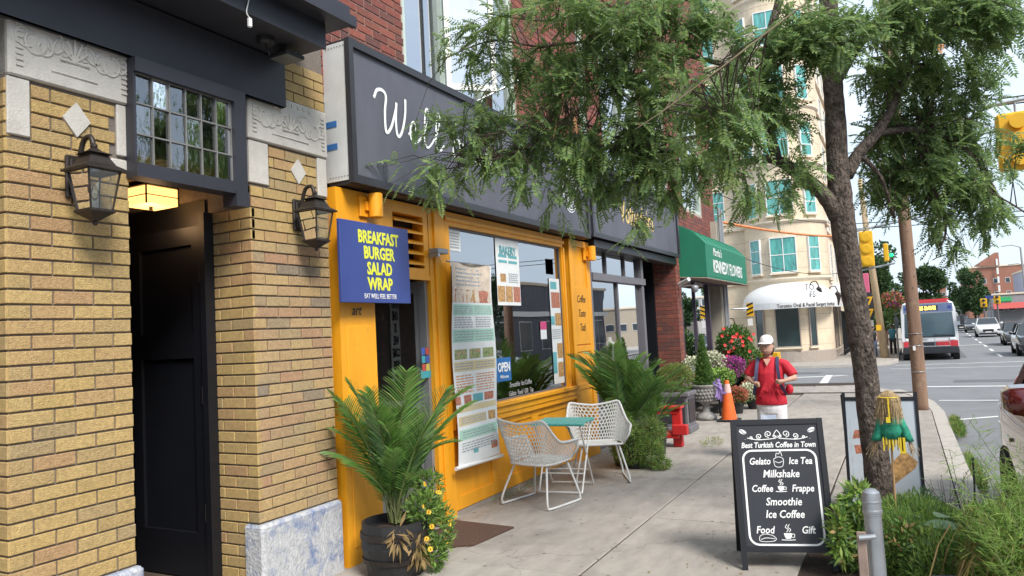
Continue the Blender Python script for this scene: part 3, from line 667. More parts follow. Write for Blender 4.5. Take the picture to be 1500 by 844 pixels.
for z0, z1 in ((.12, .72), (.80, 1.72)):
    B().cbox(PX - .004, PX + .006, 4.22, 4.50, z0, z1, .005).build('pilaster_panel', 'orange_paint', cf)
# louvre bay above the door
b = B(); b.box(-3.73, PX - .02, 4.56, 4.86, 2.14, 2.745); b.box(-3.73, PX - .02, 5.29, 5.36, 2.14, 2.745); b.box(-3.73, PX - .02, 4.86, 5.29, 2.65, 2.745); b.box(-3.73, PX - .02, 4.86, 5.29, 2.10, 2.20)
b.box(-3.73, PX - .012, 4.56, 5.36, 2.10, 2.14); b.build('door_head', 'orange_paint', cf)
for k in range(5):
    z = 2.225 + k * .088; b = B()
    b.hexa([(-3.70, 4.865, z + .045), (-3.605, 4.865, z), (-3.605, 5.285, z), (-3.70, 5.285, z + .045), (-3.70, 4.865, z + .060), (-3.605, 4.865, z + .015), (-3.605, 5.285, z + .015), (-3.70, 5.285, z + .060)]); b.build('louvre_slat', 'orange_paint', cf)
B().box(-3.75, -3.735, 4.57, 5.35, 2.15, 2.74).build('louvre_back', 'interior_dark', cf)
# door posts
b = B(); b.box(-3.73, PX - .02, 5.375, 5.62, 0, 2.745); b.cbox(PX - .022, PX, 5.44, 5.60, 0, 2.745, .004); b.build('door_post', 'orange_paint', cf)
# window surround
b = B(); b.box(-3.74, PX - .012, 5.62, 8.26, 2.62, 2.745); b.cbox(-3.61, PX + .004, 5.62, 8.29, 2.66, 2.70, .004); b.build('window_head', 'orange_paint', cf)
b = B(); b.box(-3.74, PX - .015, 5.62, 5.70, .93, 2.62); b.box(-3.74, PX - .015, 8.22, 8.30, .90, 2.62); b.cbox(-3.62, PX + .002, 8.245, 8.285, .93, 2.62, .003); each(b, 'window_jamb', 'orange_paint', cf)
b = B(); b.cbox(-3.74, PX + .045, 5.62, 8.42, .885, .93, .006); b.cbox(-3.70, PX + .02, 5.62, 8.40, .82, .885, .004); b.cbox(-3.70, PX + .008, 5.62, 8.40, .765, .822, .003); b.build('window_sill', 'orange_paint', cf)
b = B(); b.box(-3.73, -3.645, 5.62, 8.40, .04, .77); b.build('stall_riser', 'orange_paint', cf)
yy = [5.64, 6.38, 7.30, 8.40]
for i in range(3):
    b = B(); y0, y1 = yy[i], yy[i + 1]
    b.cbox(-3.648, -3.628, y0, y0 + .075, .05, .765, .003); b.cbox(-3.648, -3.628, y1 - .075, y1 - .002, .05, .765, .003); b.cbox(-3.648, -3.629, y0 + .075, y1 - .075, .05, .17, .003); b.cbox(-3.648, -3.629, y0 + .075, y1 - .075, .69, .765, .003); b.build('riser_frame', 'orange_paint', cf)
B().box(-3.72, -3.636, 5.62, 9.1, -.02, .045).build('plinth', 'granite', cf)
for (a, c_) in ((8.42, 9.08),):
    b = B(); b.box(-3.74, PX - .012, a, c_, 0, 2.745); b.cbox(-3.62, PX + .006, a + .0, a + .09, 0, 2.745, .003); b.cbox(-3.62, PX + .006, c_ - .12, c_, 0, 2.745, .003)
    for z0, z1 in ((0, .2), (.86, .93), (1.33, 1.40), (1.42, 2.14), (2.66, 2.745)): b.cbox(-3.62, PX + .003, a + .09, c_ - .12, z0, z1, .003)
    b.build('pilaster', 'orange_paint', cf)
# glass
B().quad((-3.66, 5.69, .93), (-3.66, 8.23, .93), (-3.66, 8.23, 2.63), (-3.66, 5.69, 2.63)).build('window_pane', 'shop_glass', cf)
b = B(); b.box(-3.675, -3.645, 5.70, 8.22, 2.598, 2.62); b.box(-3.675, -3.645, 5.70, 8.22, .93, .945); b.box(-3.675, -3.645, 5.70, 5.715, .945, 2.598); b.box(-3.675, -3.645, 8.205, 8.22, .945, 2.598); b.build('window_bead', 'grey_frame', cf)
# door leaf standing open inwards, grey aluminium
b = B(); H = Vector((-3.70, 5.375)); D = Vector((-.92, -.16)).normalized()
def dq(u0, u1, z0, z1, t=.02):
    p, q = H + D * u0, H + D * u1; n = Vector((-D.y, D.x)) * t; b.hexa([(*(p - n), z0), (*(q - n), z0), (*(q + n), z0), (*(p + n), z0), (*(p - n), z1), (*(q - n), z1), (*(q + n), z1), (*(p + n), z1)])
dq(0, .09, .05, 2.10); dq(.72, .80, .05, 2.10); dq(.09, .72, .05, .30); dq(.09, .72, 2.0, 2.10); dq(.09, .72, 1.0, 1.06)
do = b.build('door', mat('alu', (.30, .31, .33), .4, metal=.4, vary=.1), cf)
p, q = H + D * .09, H + D * .72; B().quad((*p, .3), (*q, .3), (*q, 2.0), (*p, 2.0)).build('pane', 'shop_glass', do)
b = B(); b.box(-3.735, -3.66, 5.335, 5.374, .05, 2.10); b.box(-3.735, -3.66, 4.562, 4.60, .05, 2.10); b.build('door_frame', 'alu', cf)
st = B()
for k, (u, z, c_) in enumerate(((.0, 0, 0), (.06, 0, 1), (0, -.07, 2), (.06, -.07, 0), (0, -.14, 1), (.06, -.14, 3))):
    p = H + Vector((.045, -.135 + u)); st.box(p.x - .002, p.x, p.y, p.y + .05, 1.46 + z, 1.52 + z, c_)
st.box(-3.66, -3.657, 5.22, 5.37, 1.26, 1.33, 2)
st.build('card_sticker', [mat('st_blue', (.05, .12, .45), .4), mat('st_red', (.5, .08, .06), .4), mat('st_teal', (.05, .35, .42), .4), mat('st_yel', (.6, .5, .1), .4)], cf)
# things inside the cafe
tg = thing('welcome_sign', 'white framed sign with black lettering about everyone being welcome inside the cafe doorway', 'sign', (-4.1, 4.9, 1.5))
b = B(); b.cbox(-4.12, -4.10, 4.82, 5.10, 1.22, 2.0, .004); b.build('board', mat('offwhite', (.55, .55, .52), .6), tg)
for i, s in enumerate(('EVERY', 'ONE', 'IS', 'WEL', 'COME', 'HERE')): text('lettering', s, .115, (-4.099, 4.96, 1.90 - i * .115), (0, 1, 0), (0, 0, 1), 'black_paint', tg, sx=.72, bold=.004)
b = B(); pts = [(math.sin(t) ** 3 * .05, (13 * math.cos(t) - 5 * math.cos(2 * t) - 2 * math.cos(3 * t) - math.cos(4 * t)) / 16 * .05) for t in [i / 24 * 2 * PI for i in range(24)]]
b.prism([(4.96 + u, 1.265 + v) for u, v in pts], 0, -4.10, -4.097); b.build('heart', 'black_paint', tg)
for i, (x, y, z) in enumerate(((-4.6, 5.35, 1.95), (-5.2, 5.9, 1.98), (-4.9, 6.6, 2.25))):
    t = thing('pendant_lamp', ('black dome pendant lamp nearest the cafe doorway', 'black dome pendant lamp further inside the cafe', 'black dome pendant lamp behind the cafe window')[i], 'lamp', (x, y, z), 'pendant lamps in the cafe')
    B().lathe([(.17, 0), (.165, .02), (.12, .09), (.05, .14), (.02, .19)], 20, (x, y, z)).build('lamp_shade', 'black_paint', t, smooth=True)
    B().tube([(x, y, z + .18), (x, y, 3.3)], .004, 5).build('flex', 'black_paint', t)
    B().lathe([(.15, .004), (.15, .010)], 20, (x, y, z)).build('diffuser', mat('warm_bulb', (.9, .7, .5), .4, emit=((1, .72, .42), 1.6)), t)
cn = thing('cafe_counter', 'dark counter with shelves of goods at the back of the cafe', 'counter', (-6.3, 7, 0))
B().cbox(-6.5, -5.9, 5.6, 8.9, .05, 1.1, .01).build('counter', 'wood_plank', cn)
for k in range(3): B().cbox(-6.88, -6.6, 4.9, 8.9, 1.4 + k * .45, 1.43 + k * .45, .004).build('shelf', 'wood_plank', cn)
random.seed(11)
for k in range(3):
    for i in range(22):
        y = 5.0 + i * .175; h = random.uniform(.12, .3); r_ = random.uniform(.025, .055)
        tag(B().lathe([(r_, 0), (r_, h * .65), (r_ * .4, h * .85), (r_ * .4, h)], 8, (-6.74, y, 1.432 + k * .45)).build('bottle', (mat('btl_g', (.03, .10, .04), .2), mat('btl_b', (.2, .10, .04), .3), mat('btl_w', (.5, .45, .38), .3), mat('btl_r', (.35, .05, .03), .3))[random.randrange(4)]), 'small bottle or jar on the dark shelves at the back of the cafe', 'bottle', 'bottles on the cafe shelves')

# ---------------------------------------------------------------- sign boards over the shops
sg = thing('cafe_sign_board', 'large dark grey shop sign with white script lettering over the orange shopfront', 'sign', (-3.5, 6.4, 2.75))
b = B(); b.box(-3.715, -3.50, 4.20, 8.83, 2.79, 3.83); b.build('sign_box', 'white_metal', sg)
b = B(); b.box(-3.50, -3.455, 4.195, 8.835, 2.765, 2.825); b.box(-3.50, -3.455, 4.195, 8.835, 3.79, 3.85); b.box(-3.50, -3.455, 4.195, 4.245, 2.825, 3.79); b.box(-3.50, -3.455, 8.785, 8.835, 2.825, 3.79); b.box(-3.70, -3.50, 4.21, 8.83, 2.76, 2.789); b.box(-3.70, -3.50, 4.21, 8.83, 3.831, 3.85); b.build('frame', 'sign_frame', sg)
B().box(-3.50, -3.482, 4.245, 8.785, 2.825, 3.79).build('face', 'sign_grey', sg)
b = B()
for i in range(7): b.tube([(-3.68 + i * .028, 4.199, 3.80), (-3.68 + i * .028, 4.196, 3.80)], .004, 6); b.tube([(-3.68 + i * .028, 4.199, 2.82), (-3.68 + i * .028, 4.196, 2.82)], .004, 6)
b.build('rivet', 'bronze', sg)['kind'] = 'stuff'
for z in (3.03, 3.2):
    b = B(); b.box(-3.71, -3.60, 4.196, 4.199, z, z + .045); b.build('painters_tape', mat('blue_tape', (.04, .16, .42), .6), sg)
PF = lambda u, v, h=0: (-3.4815 + h, u, v)
b = B()
mat('sign_white', (.85, .88, .88), .5, vary=.03)
def script(pts, w=.030, h=.004): bb = B(); stroke(bb, [(p.x, p.y) for p in spline([Vector((u, v, 0)) for u, v in pts], 7)], w * .78, PF, z=h); bb.build('script_letter', 'sign_white', sg)
# "Wellder" style script in single strokes, baseline about 3.20 dropping slightly
S0 = 4.50
script([(S0, 3.48), (S0 + .04, 3.545), (S0 + .11, 3.56), (S0 + .15, 3.52), (S0 + .13, 3.40), (S0 + .13, 3.26), (S0 + .155, 3.235), (S0 + .21, 3.30), (S0 + .27, 3.44), (S0 + .285, 3.50)], .034)
script([(S0 + .285, 3.50), (S0 + .27, 3.36), (S0 + .28, 3.25), (S0 + .315, 3.24), (S0 + .36, 3.31), (S0 + .40, 3.44), (S0 + .41, 3.56)], .034)
e0 = S0 + .44
script([(e0, 3.285), (e0 + .06, 3.315), (e0 + .10, 3.36), (e0 + .08, 3.40), (e0 + .04, 3.37), (e0 + .02, 3.29), (e0 + .05, 3.23), (e0 + .11, 3.235), (e0 + .18, 3.29)], .028)
for k in range(2):
    l0 = e0 + .18 + k * .175
    script([(l0, 3.29), (l0 + .07, 3.38), (l0 + .12, 3.50), (l0 + .115, 3.56), (l0 + .08, 3.54), (l0 + .055, 3.40), (l0 + .05, 3.27), (l0 + .08, 3.225), (l0 + .12, 3.24), (l0 + .175, 3.29)], .026)
o0 = e0 + .68
script([(o0 + .10, 3.39), (o0 + .05, 3.39), (o0, 3.32), (o0 + .01, 3.24), (o0 + .06, 3.225), (o0 + .11, 3.28), (o0 + .115, 3.36), (o0 + .09, 3.40), (o0 + .14, 3.37), (o0 + .2, 3.37)], .026)
e0 = o0 + .36
script([(e0, 3.285), (e0 + .06, 3.315), (e0 + .10, 3.36), (e0 + .08, 3.40), (e0 + .04, 3.37), (e0 + .02, 3.29), (e0 + .05, 3.23), (e0 + .11, 3.235), (e0 + .18, 3.29)], .026)
r0 = e0 + .2
script([(r0, 3.27), (r0 + .05, 3.36), (r0 + .07, 3.41), (r0 + .08, 3.37), (r0 + .13, 3.38), (r0 + .15, 3.36), (r0 + .13, 3.27), (r0 + .15, 3.23), (r0 + .2, 3.26)], .026)
b = B()    # round emblem with a cup of leaves
for R_ in (.215, .19): stroke(b, [(8.28 + R_ * math.cos(a * PI / 18), 3.31 + R_ * 1.25 * math.sin(a * PI / 18)) for a in range(37)], .012, PF, z=.003)
for k in range(-3, 4): stroke(b, [(8.28 + k * .012, 3.10), (8.28 + k * .035, 3.22), (8.28 + k * .05, 3.40 - abs(k) * .02)], .014, PF, z=.004)
stroke(b, [(8.17, 3.42), (8.22, 3.50), (8.28, 3.44), (8.34, 3.50), (8.39, 3.42)], .016, PF, z=.004)
b.build('emblem', 'sign_white', sg)
s2 = thing('second_shop_sign_board', 'dark grey shop sign with gold lettering between the cafe sign and the green awning', 'sign', (-3.5, 11, 2.85))
b = B(); b.box(-3.72, -3.47, 8.90, 13.12, 2.83, 3.72); b.build('face', 'sign_grey', s2)
b = B(); b.box(-3.47, -3.44, 8.90, 13.13, 2.80, 2.86); b.box(-3.47, -3.44, 8.90, 13.13, 3.66, 3.72); b.box(-3.47, -3.44, 13.05, 13.13, 2.86, 3.66); b.box(-3.47, -3.44, 8.90, 8.97, 2.86, 3.66); b.cbox(-3.72, -3.52, 9.1, 13.13, 2.68, 2.80, .01); b.cbox(-3.72, -3.38, 8.95, 13.15, 3.72, 3.80, .01); b.build('frame', 'sign_frame', s2)
text('gold_lettering', 'Volpedrim', .46, (-3.468, 10.85, 3.13), (0, 1, 0), (0, 0, 1), mat('gold', (.75, .52, .13), .35, metal=.3) and 'gold', s2, sx=.82, bold=.006)

# sconces
for i, (y, z) in enumerate(((4.52, 2.64), (8.98, 2.59))):
    t = thing('cylinder_wall_light', ('orange cylinder wall light above the blue menu board', 'orange cylinder wall light on the pilaster right of the cafe window')[i], 'lamp', (-3.6, y, z), 'orange cylinder lights on the cafe front')
    B().cbox(-3.60, -3.575, y - .115, y - .015, z - .09, z + .07, .004).box(-3.575, -3.555, y - .07, y - .03, z - .04, z + .03).build('bracket', 'orange_paint', t)
    B().lathe([(.05, -.095), (.055, -.09), (.055, .088), (.05, .092)], 22, (-3.52, y, z)).build('cylinder', 'orange_paint', t, smooth=False)
# blue menu board
bs = thing('blue_menu_board', 'square navy board with yellow words BREAKFAST BURGER SALAD WRAP beside the cafe door', 'sign', (-3.5, 4.47, 1.89))
B().cbox(-3.515, -3.49, 4.055, 4.885, 1.885, 2.485, .003).build('board', 'sign_blue', bs)
b = B(); b.box(-3.60, -3.515, 4.3, 4.34, 2.0, 2.04); b.box(-3.60, -3.515, 4.3, 4.34, 2.35, 2.39); b.build('bracket', 'steel', bs)
for s, z, sx_ in (('BREAKFAST', 2.335, .74), ('BURGER', 2.218, .78), ('SALAD', 2.10, .78), ('WRAP', 1.985, .82)):
    text('lettering', s, .128, (-3.4895, 4.50, z), (0, 1, 0), (0, 0, 1), 'sign_yellow', bs, sx=sx_, bold=.0045)
text('small_lettering', 'EAT WELL FEEL BETTER', .052, (-3.4895, 4.50, 1.918), (0, 1, 0), (0, 0, 1), 'white', bs, sx=.72)
text('art_lettering', 'art', .11, (PX + .007, 4.33, 1.80), (0, 1, 0), (0, 0, 1), 'black_paint', cf, shear=.3, sx=.85)
for i, s in enumerate(('Coffee', 'Taste', 'Tatlı')): text('pilaster_lettering', s, .135, (PX + .004, 8.72, 1.95 - i * .18), (0, 1, 0), (0, 0, 1), 'black_paint', cf, shear=.35, sx=.78)
# ================================================================ PRINTED THINGS ON THE CAFE WINDOW
mat('paper', (.72, .74, .74), .6, vary=.06); mat('paper_tan', (.62, .52, .42), .6, vary=.3, scale=9); mat('paper_green', (.38, .62, .50), .6, vary=.1); mat('paper_cream', (.62, .52, .30), .6, vary=.1)
mat('print_text', (.32, .35, .38), .6); mat('print_orange', (.62, .28, .12), .6); mat('food_green', (.22, .30, .12), .5, vary=.9, scale=40, dirt=((.5, .3, .2), 30, .5, .6)); mat('food_red', (.42, .16, .10), .5, vary=.8, scale=40); mat('food_brown', (.45, .26, .10), .5, vary=.8, scale=35); mat('print_teal', (.12, .38, .42), .6, vary=.2)
def printed(root, x, y0, y1, z0, z1, items, warp=lambda u, v: 0.):
    """flat print on a sheet: items = (kind, u0, u1, v0, v1) in 0..1, v from the bottom"""
    P = lambda u, v, h=0: (x + h + warp(u, v), y0 + (y1 - y0) * u, z0 + (z1 - z0) * v)
    def patch(b, u0, u1, v0, v1, h):
        nu, nv = max(1, int((u1 - u0) * 8)), max(1, int((v1 - v0) * 24))
        for i in range(nu):
            for j in range(nv):
                a, c, d, e = u0 + (u1 - u0) * i / nu, u0 + (u1 - u0) * (i + 1) / nu, v0 + (v1 - v0) * j / nv, v0 + (v1 - v0) * (j + 1) / nv
                b.quad(P(a, d, h), P(c, d, h), P(c, e, h), P(a, e, h))
    groups = {}
    for k, u0, u1, v0, v1 in items: groups.setdefault(k, []).append((u0, u1, v0, v1))
    b = B(); patch(b, 0, 1, 0, 1, 0); base = b.build('sheet', groups.get('_base', 'paper') if False else 'paper', root); base.data.materials[0] = MATS['paper']
    for k, L_ in groups.items():
        b = B(); h = .0012 if not k.startswith('print_') else .0022
        for r_ in L_: patch(b, *r_, h)
        b.build('print', k, root)['kind'] = 'stuff'
def textlines(u0, u1, v0, v1, n, kind='print_text'):
    o = []; random.seed(int(u0 * 100 + v0 * 1000))
    for i in range(n):
        v = v1 - (v1 - v0) * (i + .5) / n; t = (v1 - v0) / n * .22; u = u0
        while u < u1 - .03: w_ = random.uniform(.03, .10); o.append((kind, u, min(u + w_, u1), v - t, v + t)); u += w_ + .015
    return o
bn = thing('hanging_menu_banner', 'long white vinyl menu banner hanging beside the cafe window down over the orange panel', 'banner', (-3.56, 5.9, 2.28))
it = [('paper_tan', 0, .97, .80, 1)]
it += [('food_red', .06, .26, .80, .865), ('food_brown', .34, .62, .80, .865), ('food_red', .68, .92, .80, .865)]
it += [('paper_green', .02, .98, .735, .79), ('paper_green', .02, .98, .60, .665), ('food_green', .05, .32, .515, .565), ('food_green', .37, .62, .515, .565), ('food_green', .67, .93, .515, .565), ('paper_cream', .03, .97, .455, .505)]
it += [('food_red', .0, .12, .295, .335), ('food_red', .2, .38, .295, .335), ('print_teal', .42, .66, .295, .335), ('food_red', .7, .92, .295, .335), ('paper_cream', .05, .97, .255, .285), ('paper_cream', .03, .72, .19, .235), ('food_brown', .77, .95, .19, .235), ('paper_green', .03, .98, .12, .17), ('print_teal', .33, .44, .045, .07), ('food_red', .78, .95, .04, .075)]
it += textlines(.1, .8, .88, .98, 5, 'print_text') + textlines(.05, .47, .74, .785, 4) + textlines(.52, .95, .74, .785, 4) + textlines(.05, .45, .67, .73, 5) + textlines(.52, .92, .67, .73, 5) + textlines(.05, .47, .605, .66, 4) + textlines(.52, .95, .605, .66, 4)
it += textlines(.05, .45, .345, .44, 7, 'print_orange') + textlines(.52, .93, .345, .44, 7, 'print_orange') + textlines(.05, .45, .46, .50, 3) + textlines(.52, .93, .46, .50, 3) + textlines(.1, .7, .195, .23, 3) + textlines(.1, .9, .125, .165, 3) + textlines(.08, .9, .06, .11, 4)
printed(bn, -3.538, 5.555, 6.285, .46, 2.27, it, warp=lambda u, v: .012 * math.sin(v * 9 + u * 3) + .02 * math.sin(u * 5 + v * 2) * (v > .7) * (v - .7) * 3 + .015 * u)
B().tube([(-3.53, 5.50, .452), (-3.525, 6.33, .432)], .018, 10).build('bottom_rail', 'white_paint', bn)
B().tube([(-3.545, 5.53, 2.275), (-3.535, 6.30, 2.275)], .008, 8).build('top_rail', 'steel', bn)
bx = thing('door_closer_box', 'small grey camera box on a bracket at the corner of the louvre', 'camera', (-3.56, 5.45, 2.33))
B().cbox(-3.60, -3.50, 5.33, 5.50, 2.33, 2.375, .006).build('housing', 'alu', bx); B().box(-3.60, -3.50, 5.33, 5.36, 2.30, 2.33).build('bracket', 'steel', bx)
p1 = thing('bakery_poster', 'tall white poster with pastry photographs taped on the top of the cafe window', 'poster', (-3.675, 6.87, 1.9))
printed(p1, -3.652, 6.63, 7.15, 1.90, 2.62, [('food_brown', .02, .32, .05, .28), ('food_brown', .35, .65, .05, .28), ('food_red', .68, .98, .05, .28), ('food_brown', .15, .38, .34, .46), ('print_teal', .1, .45, .62, .66), ('print_teal', .52, .9, .62, .66), ('print_teal', .1, .45, .70, .74), ('print_teal', .52, .9, .70, .74)] + textlines(.5, .9, .33, .48, 5))
text('lettering', 'BAKERY', .12, (-3.648, 6.89, 2.44), (0, 1, 0), (0, 0, 1), 'print_teal', p1, sx=.85, bold=.003)
p2 = thing('narrow_menu_poster', 'narrow white poster strip with food photographs on the right edge of the cafe window', 'poster', (-3.675, 8.0, .99))
printed(p2, -3.652, 7.90, 8.19, .985, 2.23, [('print_teal', .1, .7, .90, .97), ('food_red', .12, .95, .72, .87), ('print_teal', .0, .35, .56, .64), ('food_brown', .4, .98, .55, .67), ('food_brown', .45, .98, .24, .38), ('food_brown', .45, .98, .06, .2), ('print_teal', .0, .35, .1, .3)] + textlines(.05, .9, .42, .52, 5))
p3 = thing('open_sign', 'blue sign with the word OPEN in the lower left of the cafe window', 'sign', (-3.672, 6.7, 1.13))
B().box(-3.656, -3.652, 6.53, 6.84, 1.12, 1.36).build('board', mat('open_blue', (.02, .13, .36), .5), p3); text('lettering', 'OPEN', .13, (-3.6505, 6.685, 1.22), (0, 1, 0), (0, 0, 1), 'white', p3, sx=.78, bold=.003); text('small_lettering', 'Welcome', .05, (-3.6505, 6.685, 1.15), (0, 1, 0), (0, 0, 1), 'white', p3, sx=.9)
for k, (y0, y1, z0, z1) in enumerate(((5.74, 5.95, 2.40, 2.6),)):
    p4 = thing('small_notice', 'small white notice in the top left corner of the cafe window', 'notice', (-3.675, 5.85, 2.4)); printed(p4, -3.652, y0, y1, z0, z1, textlines(.1, .9, .1, .9, 6))
p5 = thing('pink_flyer', 'pink and white flyer hanging in the middle of the cafe window', 'flyer', (-3.675, 7.65, 1.5)); printed(p5, -3.652, 7.60, 7.76, 1.52, 1.72, [('print_pink', 0, 1, .55, 1)] if mat('print_pink', (.6, .06, .2), .6) else [])
text('window_lettering', 'Smoothie  Ice Coffee', .075, (-3.655, 7.05, 1.045), (0, 1, 0), (0, 0, 1), mat('window_white', (.38, .39, .40), .6) and 'window_white', cf, shear=.3, sx=.8)
text('window_lettering', 'Gelato  Food  Gift  Tea', .075, (-3.655, 7.05, .955), (0, 1, 0), (0, 0, 1), mat('window_white', (.38, .39, .40), .6) and 'window_white', cf, shear=.3, sx=.8)
b = B()
for sgn in (0, 1): b.box(-3.657, -3.652, 7.86, 8.04, 2.28 - .0, 2.46)
tag(b.build('hanging_red_sign', mat('dark_red', (.25, .04, .03), .5)), 'dark red board hanging high in the right side of the cafe window', 'sign')

# ================================================================ SECOND SHOPFRONT (grey)
gs = thing('clothes_shopfront', 'grey framed shopfront with transom lights between the orange pilaster and the brick pier', 'shopfront', (-3.7, 10.5, 0))
b = B()
b.box(-3.76, -3.66, 9.16, 9.30, 0, 2.84); b.box(-3.76, -3.66, 11.45, 11.56, 0, 2.84); b.box(-3.76, -3.64, 9.3, 11.60, 2.27, 2.37); b.box(-3.76, -3.68, 9.3, 11.45, 2.80, 2.84); b.box(-3.76, -3.66, 9.3, 11.45, .40, .5)
b.box(-3.75, -3.69, 10.36, 10.41, .5, 2.27); b.box(-3.75, -3.69, 9.95, 9.98, 2.37, 2.8); b.box(-3.75, -3.69, 10.75, 10.78, 2.37, 2.8)
fo = b.build('window_frame', 'grey_frame', gs); B().box(-3.76, -3.68, 9.3, 11.45, 0, .40).build('stall_riser', 'grey_frame', gs)
for (a, c_, z0, z1) in ((9.3, 10.36, .5, 2.27), (10.41, 11.45, .5, 2.27), (9.3, 9.95, 2.37, 2.8), (9.98, 10.75, 2.37, 2.8), (10.78, 11.45, 2.37, 2.8)):
    B().quad((-3.72, a, z0), (-3.72, c_, z0), (-3.72, c_, z1), (-3.72, a, z1)).build('pane', 'shop_glass', fo)
b = B(); b.box(-5.2, -3.70, 11.57, 11.62, 0, 2.83); b.box(-5.3, -5.2, 11.57, 13.1, 0, 2.83); b.box(-5.2, -3.96, 13.05, 13.095, 0, 2.83); b.box(-5.2, -3.7, 11.62, 13.1, 2.80, 2.86); b.build('entrance_recess', 'black_paint', gs)  # recess walls coloured black to stand in for the darkness inside
# clothes on a rail, tub and planter rim behind the glass
cl_ = thing('clothes_rail', 'rail of hanging clothes behind the left pane of the grey shopfront', 'clothes rail', (-4.2, 9.9, .9))
B().tube([(-4.2, 9.35, 1.95), (-4.2, 10.4, 1.95)], .012).tube([(-4.2, 9.4, .05), (-4.2, 9.4, 1.95)], .012).tube([(-4.2, 10.35, .05), (-4.2, 10.35, 1.95)], .012).build('rail', 'steel', cl_)
cc = [mat('cloth_%d' % i, c_, .8, vary=.2) for i, c_ in enumerate(((.15, .3, .45), (.5, .55, .58), (.08, .15, .3), (.5, .3, .3), (.3, .45, .45)))]
for i in range(9): y = 9.45 + i * .1; B().loft([[(-4.2 + sx_ * w_, y + sy_ * .02, z) for sx_, sy_ in ((-1, -1), (1, -1), (1, 1), (-1, 1))] for w_, z in ((.24, 1.0), (.22, 1.5), (.21, 1.82), (.05, 1.92))]).build('garment', cc[i % 5], cl_)
for i, y in enumerate((9.75, 10.75)):
    t = thing('dress_form', ('white torso form behind the left pane of the grey shopfront', 'white torso form behind the right pane of the grey shopfront')[i], 'mannequin', (-4.0, y, .8), 'white torso forms in the grey shopfront')
    B().lathe([(.09, .0), (.12, .12), (.09, .25), (.125, .42), (.10, .52), (.035, .56), (.03, .62)], 14, (-4.0, y, .85), sy=1.2).build('torso', 'white', t, smooth=True); B().lathe([(.10, 0), (.10, .02), (.012, .03), (.012, .85)], 12, (-4.0, y, .05)).build('stand', 'steel', t)
tag(B().cbox(-4.3, -3.95, 10.1, 10.35, .98, 1.2, .02).build('teal_box', 'teal'), 'teal storage box in the window of the grey shopfront', 'box')
tag(B().cbox(-4.5, -3.8, 9.35, 11.4, .5, .85, .02).build('display_bench', 'paper_tan'), 'low tan display bench behind the grey shopfront glass', 'bench')
# ================================================================ FLOWER SHOP
fs = thing('flower_shopfront', 'dark framed flower shop window under the green awning', 'shopfront', (-3.6, 15, 0))
b = B(); b.box(-3.66, -3.56, 13.42, 13.50, 0, 2.5); b.box(-3.66, -3.58, 15.7, 15.8, 0, 2.5); b.box(-3.66, -3.56, 13.5, 17.0, 2.42, 2.52); b.box(-3.66, -3.58, 13.5, 15.7, .42, .5); b.box(-3.66, -3.6, 14.6, 14.65, .5, 2.42)
fo = b.build('window_frame', mat('plum_paint', (.05, .035, .06), .5), fs); B().box(-3.68, -3.60, 13.5, 15.7, 0, .42).build('stall_riser', 'black_paint', fs)
for (a, c_) in ((13.5, 14.6), (14.65, 15.7)): B().quad((-3.63, a, .5), (-3.63, c_, .5), (-3.63, c_, 2.42), (-3.63, a, 2.42)).build('pane', 'shop_glass', fo)
b = B(); b.box(-4.4, -3.68, 15.8, 15.84, 0, 2.5); b.box(-4.45, -4.4, 15.8, 16.9, 0, 2.5); b.build('entrance_recess', 'black_paint', fs)
B().box(-4.1, -3.58, 16.9, 17.35, 0, 3.9).box(-4.3, -3.72, 13.4, 17.4, 2.52, 3.42).build('corner_pier', mat('beige_render', (.45, .40, .33), .8, vary=.1), fs)
b = B(); b.tube([(-3.52, 17.0, 0), (-3.52, 17.0, 4.2)], .035); b.tube([(-3.52, 17.25, 0), (-3.52, 17.25, 4.2)], .03); b.cbox(-3.56, -3.48, 16.93, 17.07, 1.1, 1.5, .01); tag(b.build('conduit_pipes', 'alu'), 'grey conduit pipes down the corner by the flower shop', 'pipe')
ns = thing('neon_open_sign', 'small red green and blue lit sign inside the flower shop window', 'sign', (-3.66, 15.1, 1.5))
B().box(-3.67, -3.66, 14.82, 15.42, 1.25, 1.98).build('board', mat('neon_back', (.03, .04, .2), .5, emit=((.05, .1, .7), .35)), ns)
text('lettering', 'OPEN', .26, (-3.655, 15.12, 1.72), (0, 1, 0), (0, 0, 1), mat('neon_red', (.8, .1, .1), .4, emit=((1, .06, .04), 1.2)) and 'neon_red', ns, sx=.7, bold=.012)
for i, s in enumerate(('24/7', 'ATM')): text('lettering', s, .18, (-3.655, 15.12, 1.50 - i * .2), (0, 1, 0), (0, 0, 1), mat('neon_green', (.1, .7, .3), .4, emit=((.05, .8, .25), .6)) and 'neon_green', ns, sx=.8, bold=.008)
for i in range(7):
    y = 13.62 + i * .3; t = thing('window_vase', 'glass vase of foliage on display in the flower shop window', 'vase', (-3.85, y, .5), 'vases in the flower shop window')
    B().lathe([(.05, 0), (.07, .15), (.05, .3), (.06, .34)], 10, (-3.85, y, .55)).build('vase', mat('vase', (.2, .35, .38), .15), t, smooth=True)
B().box(-4.2, -3.7, 13.5, 15.7, .45, .55).build('display_shelf', 'paper', fs)
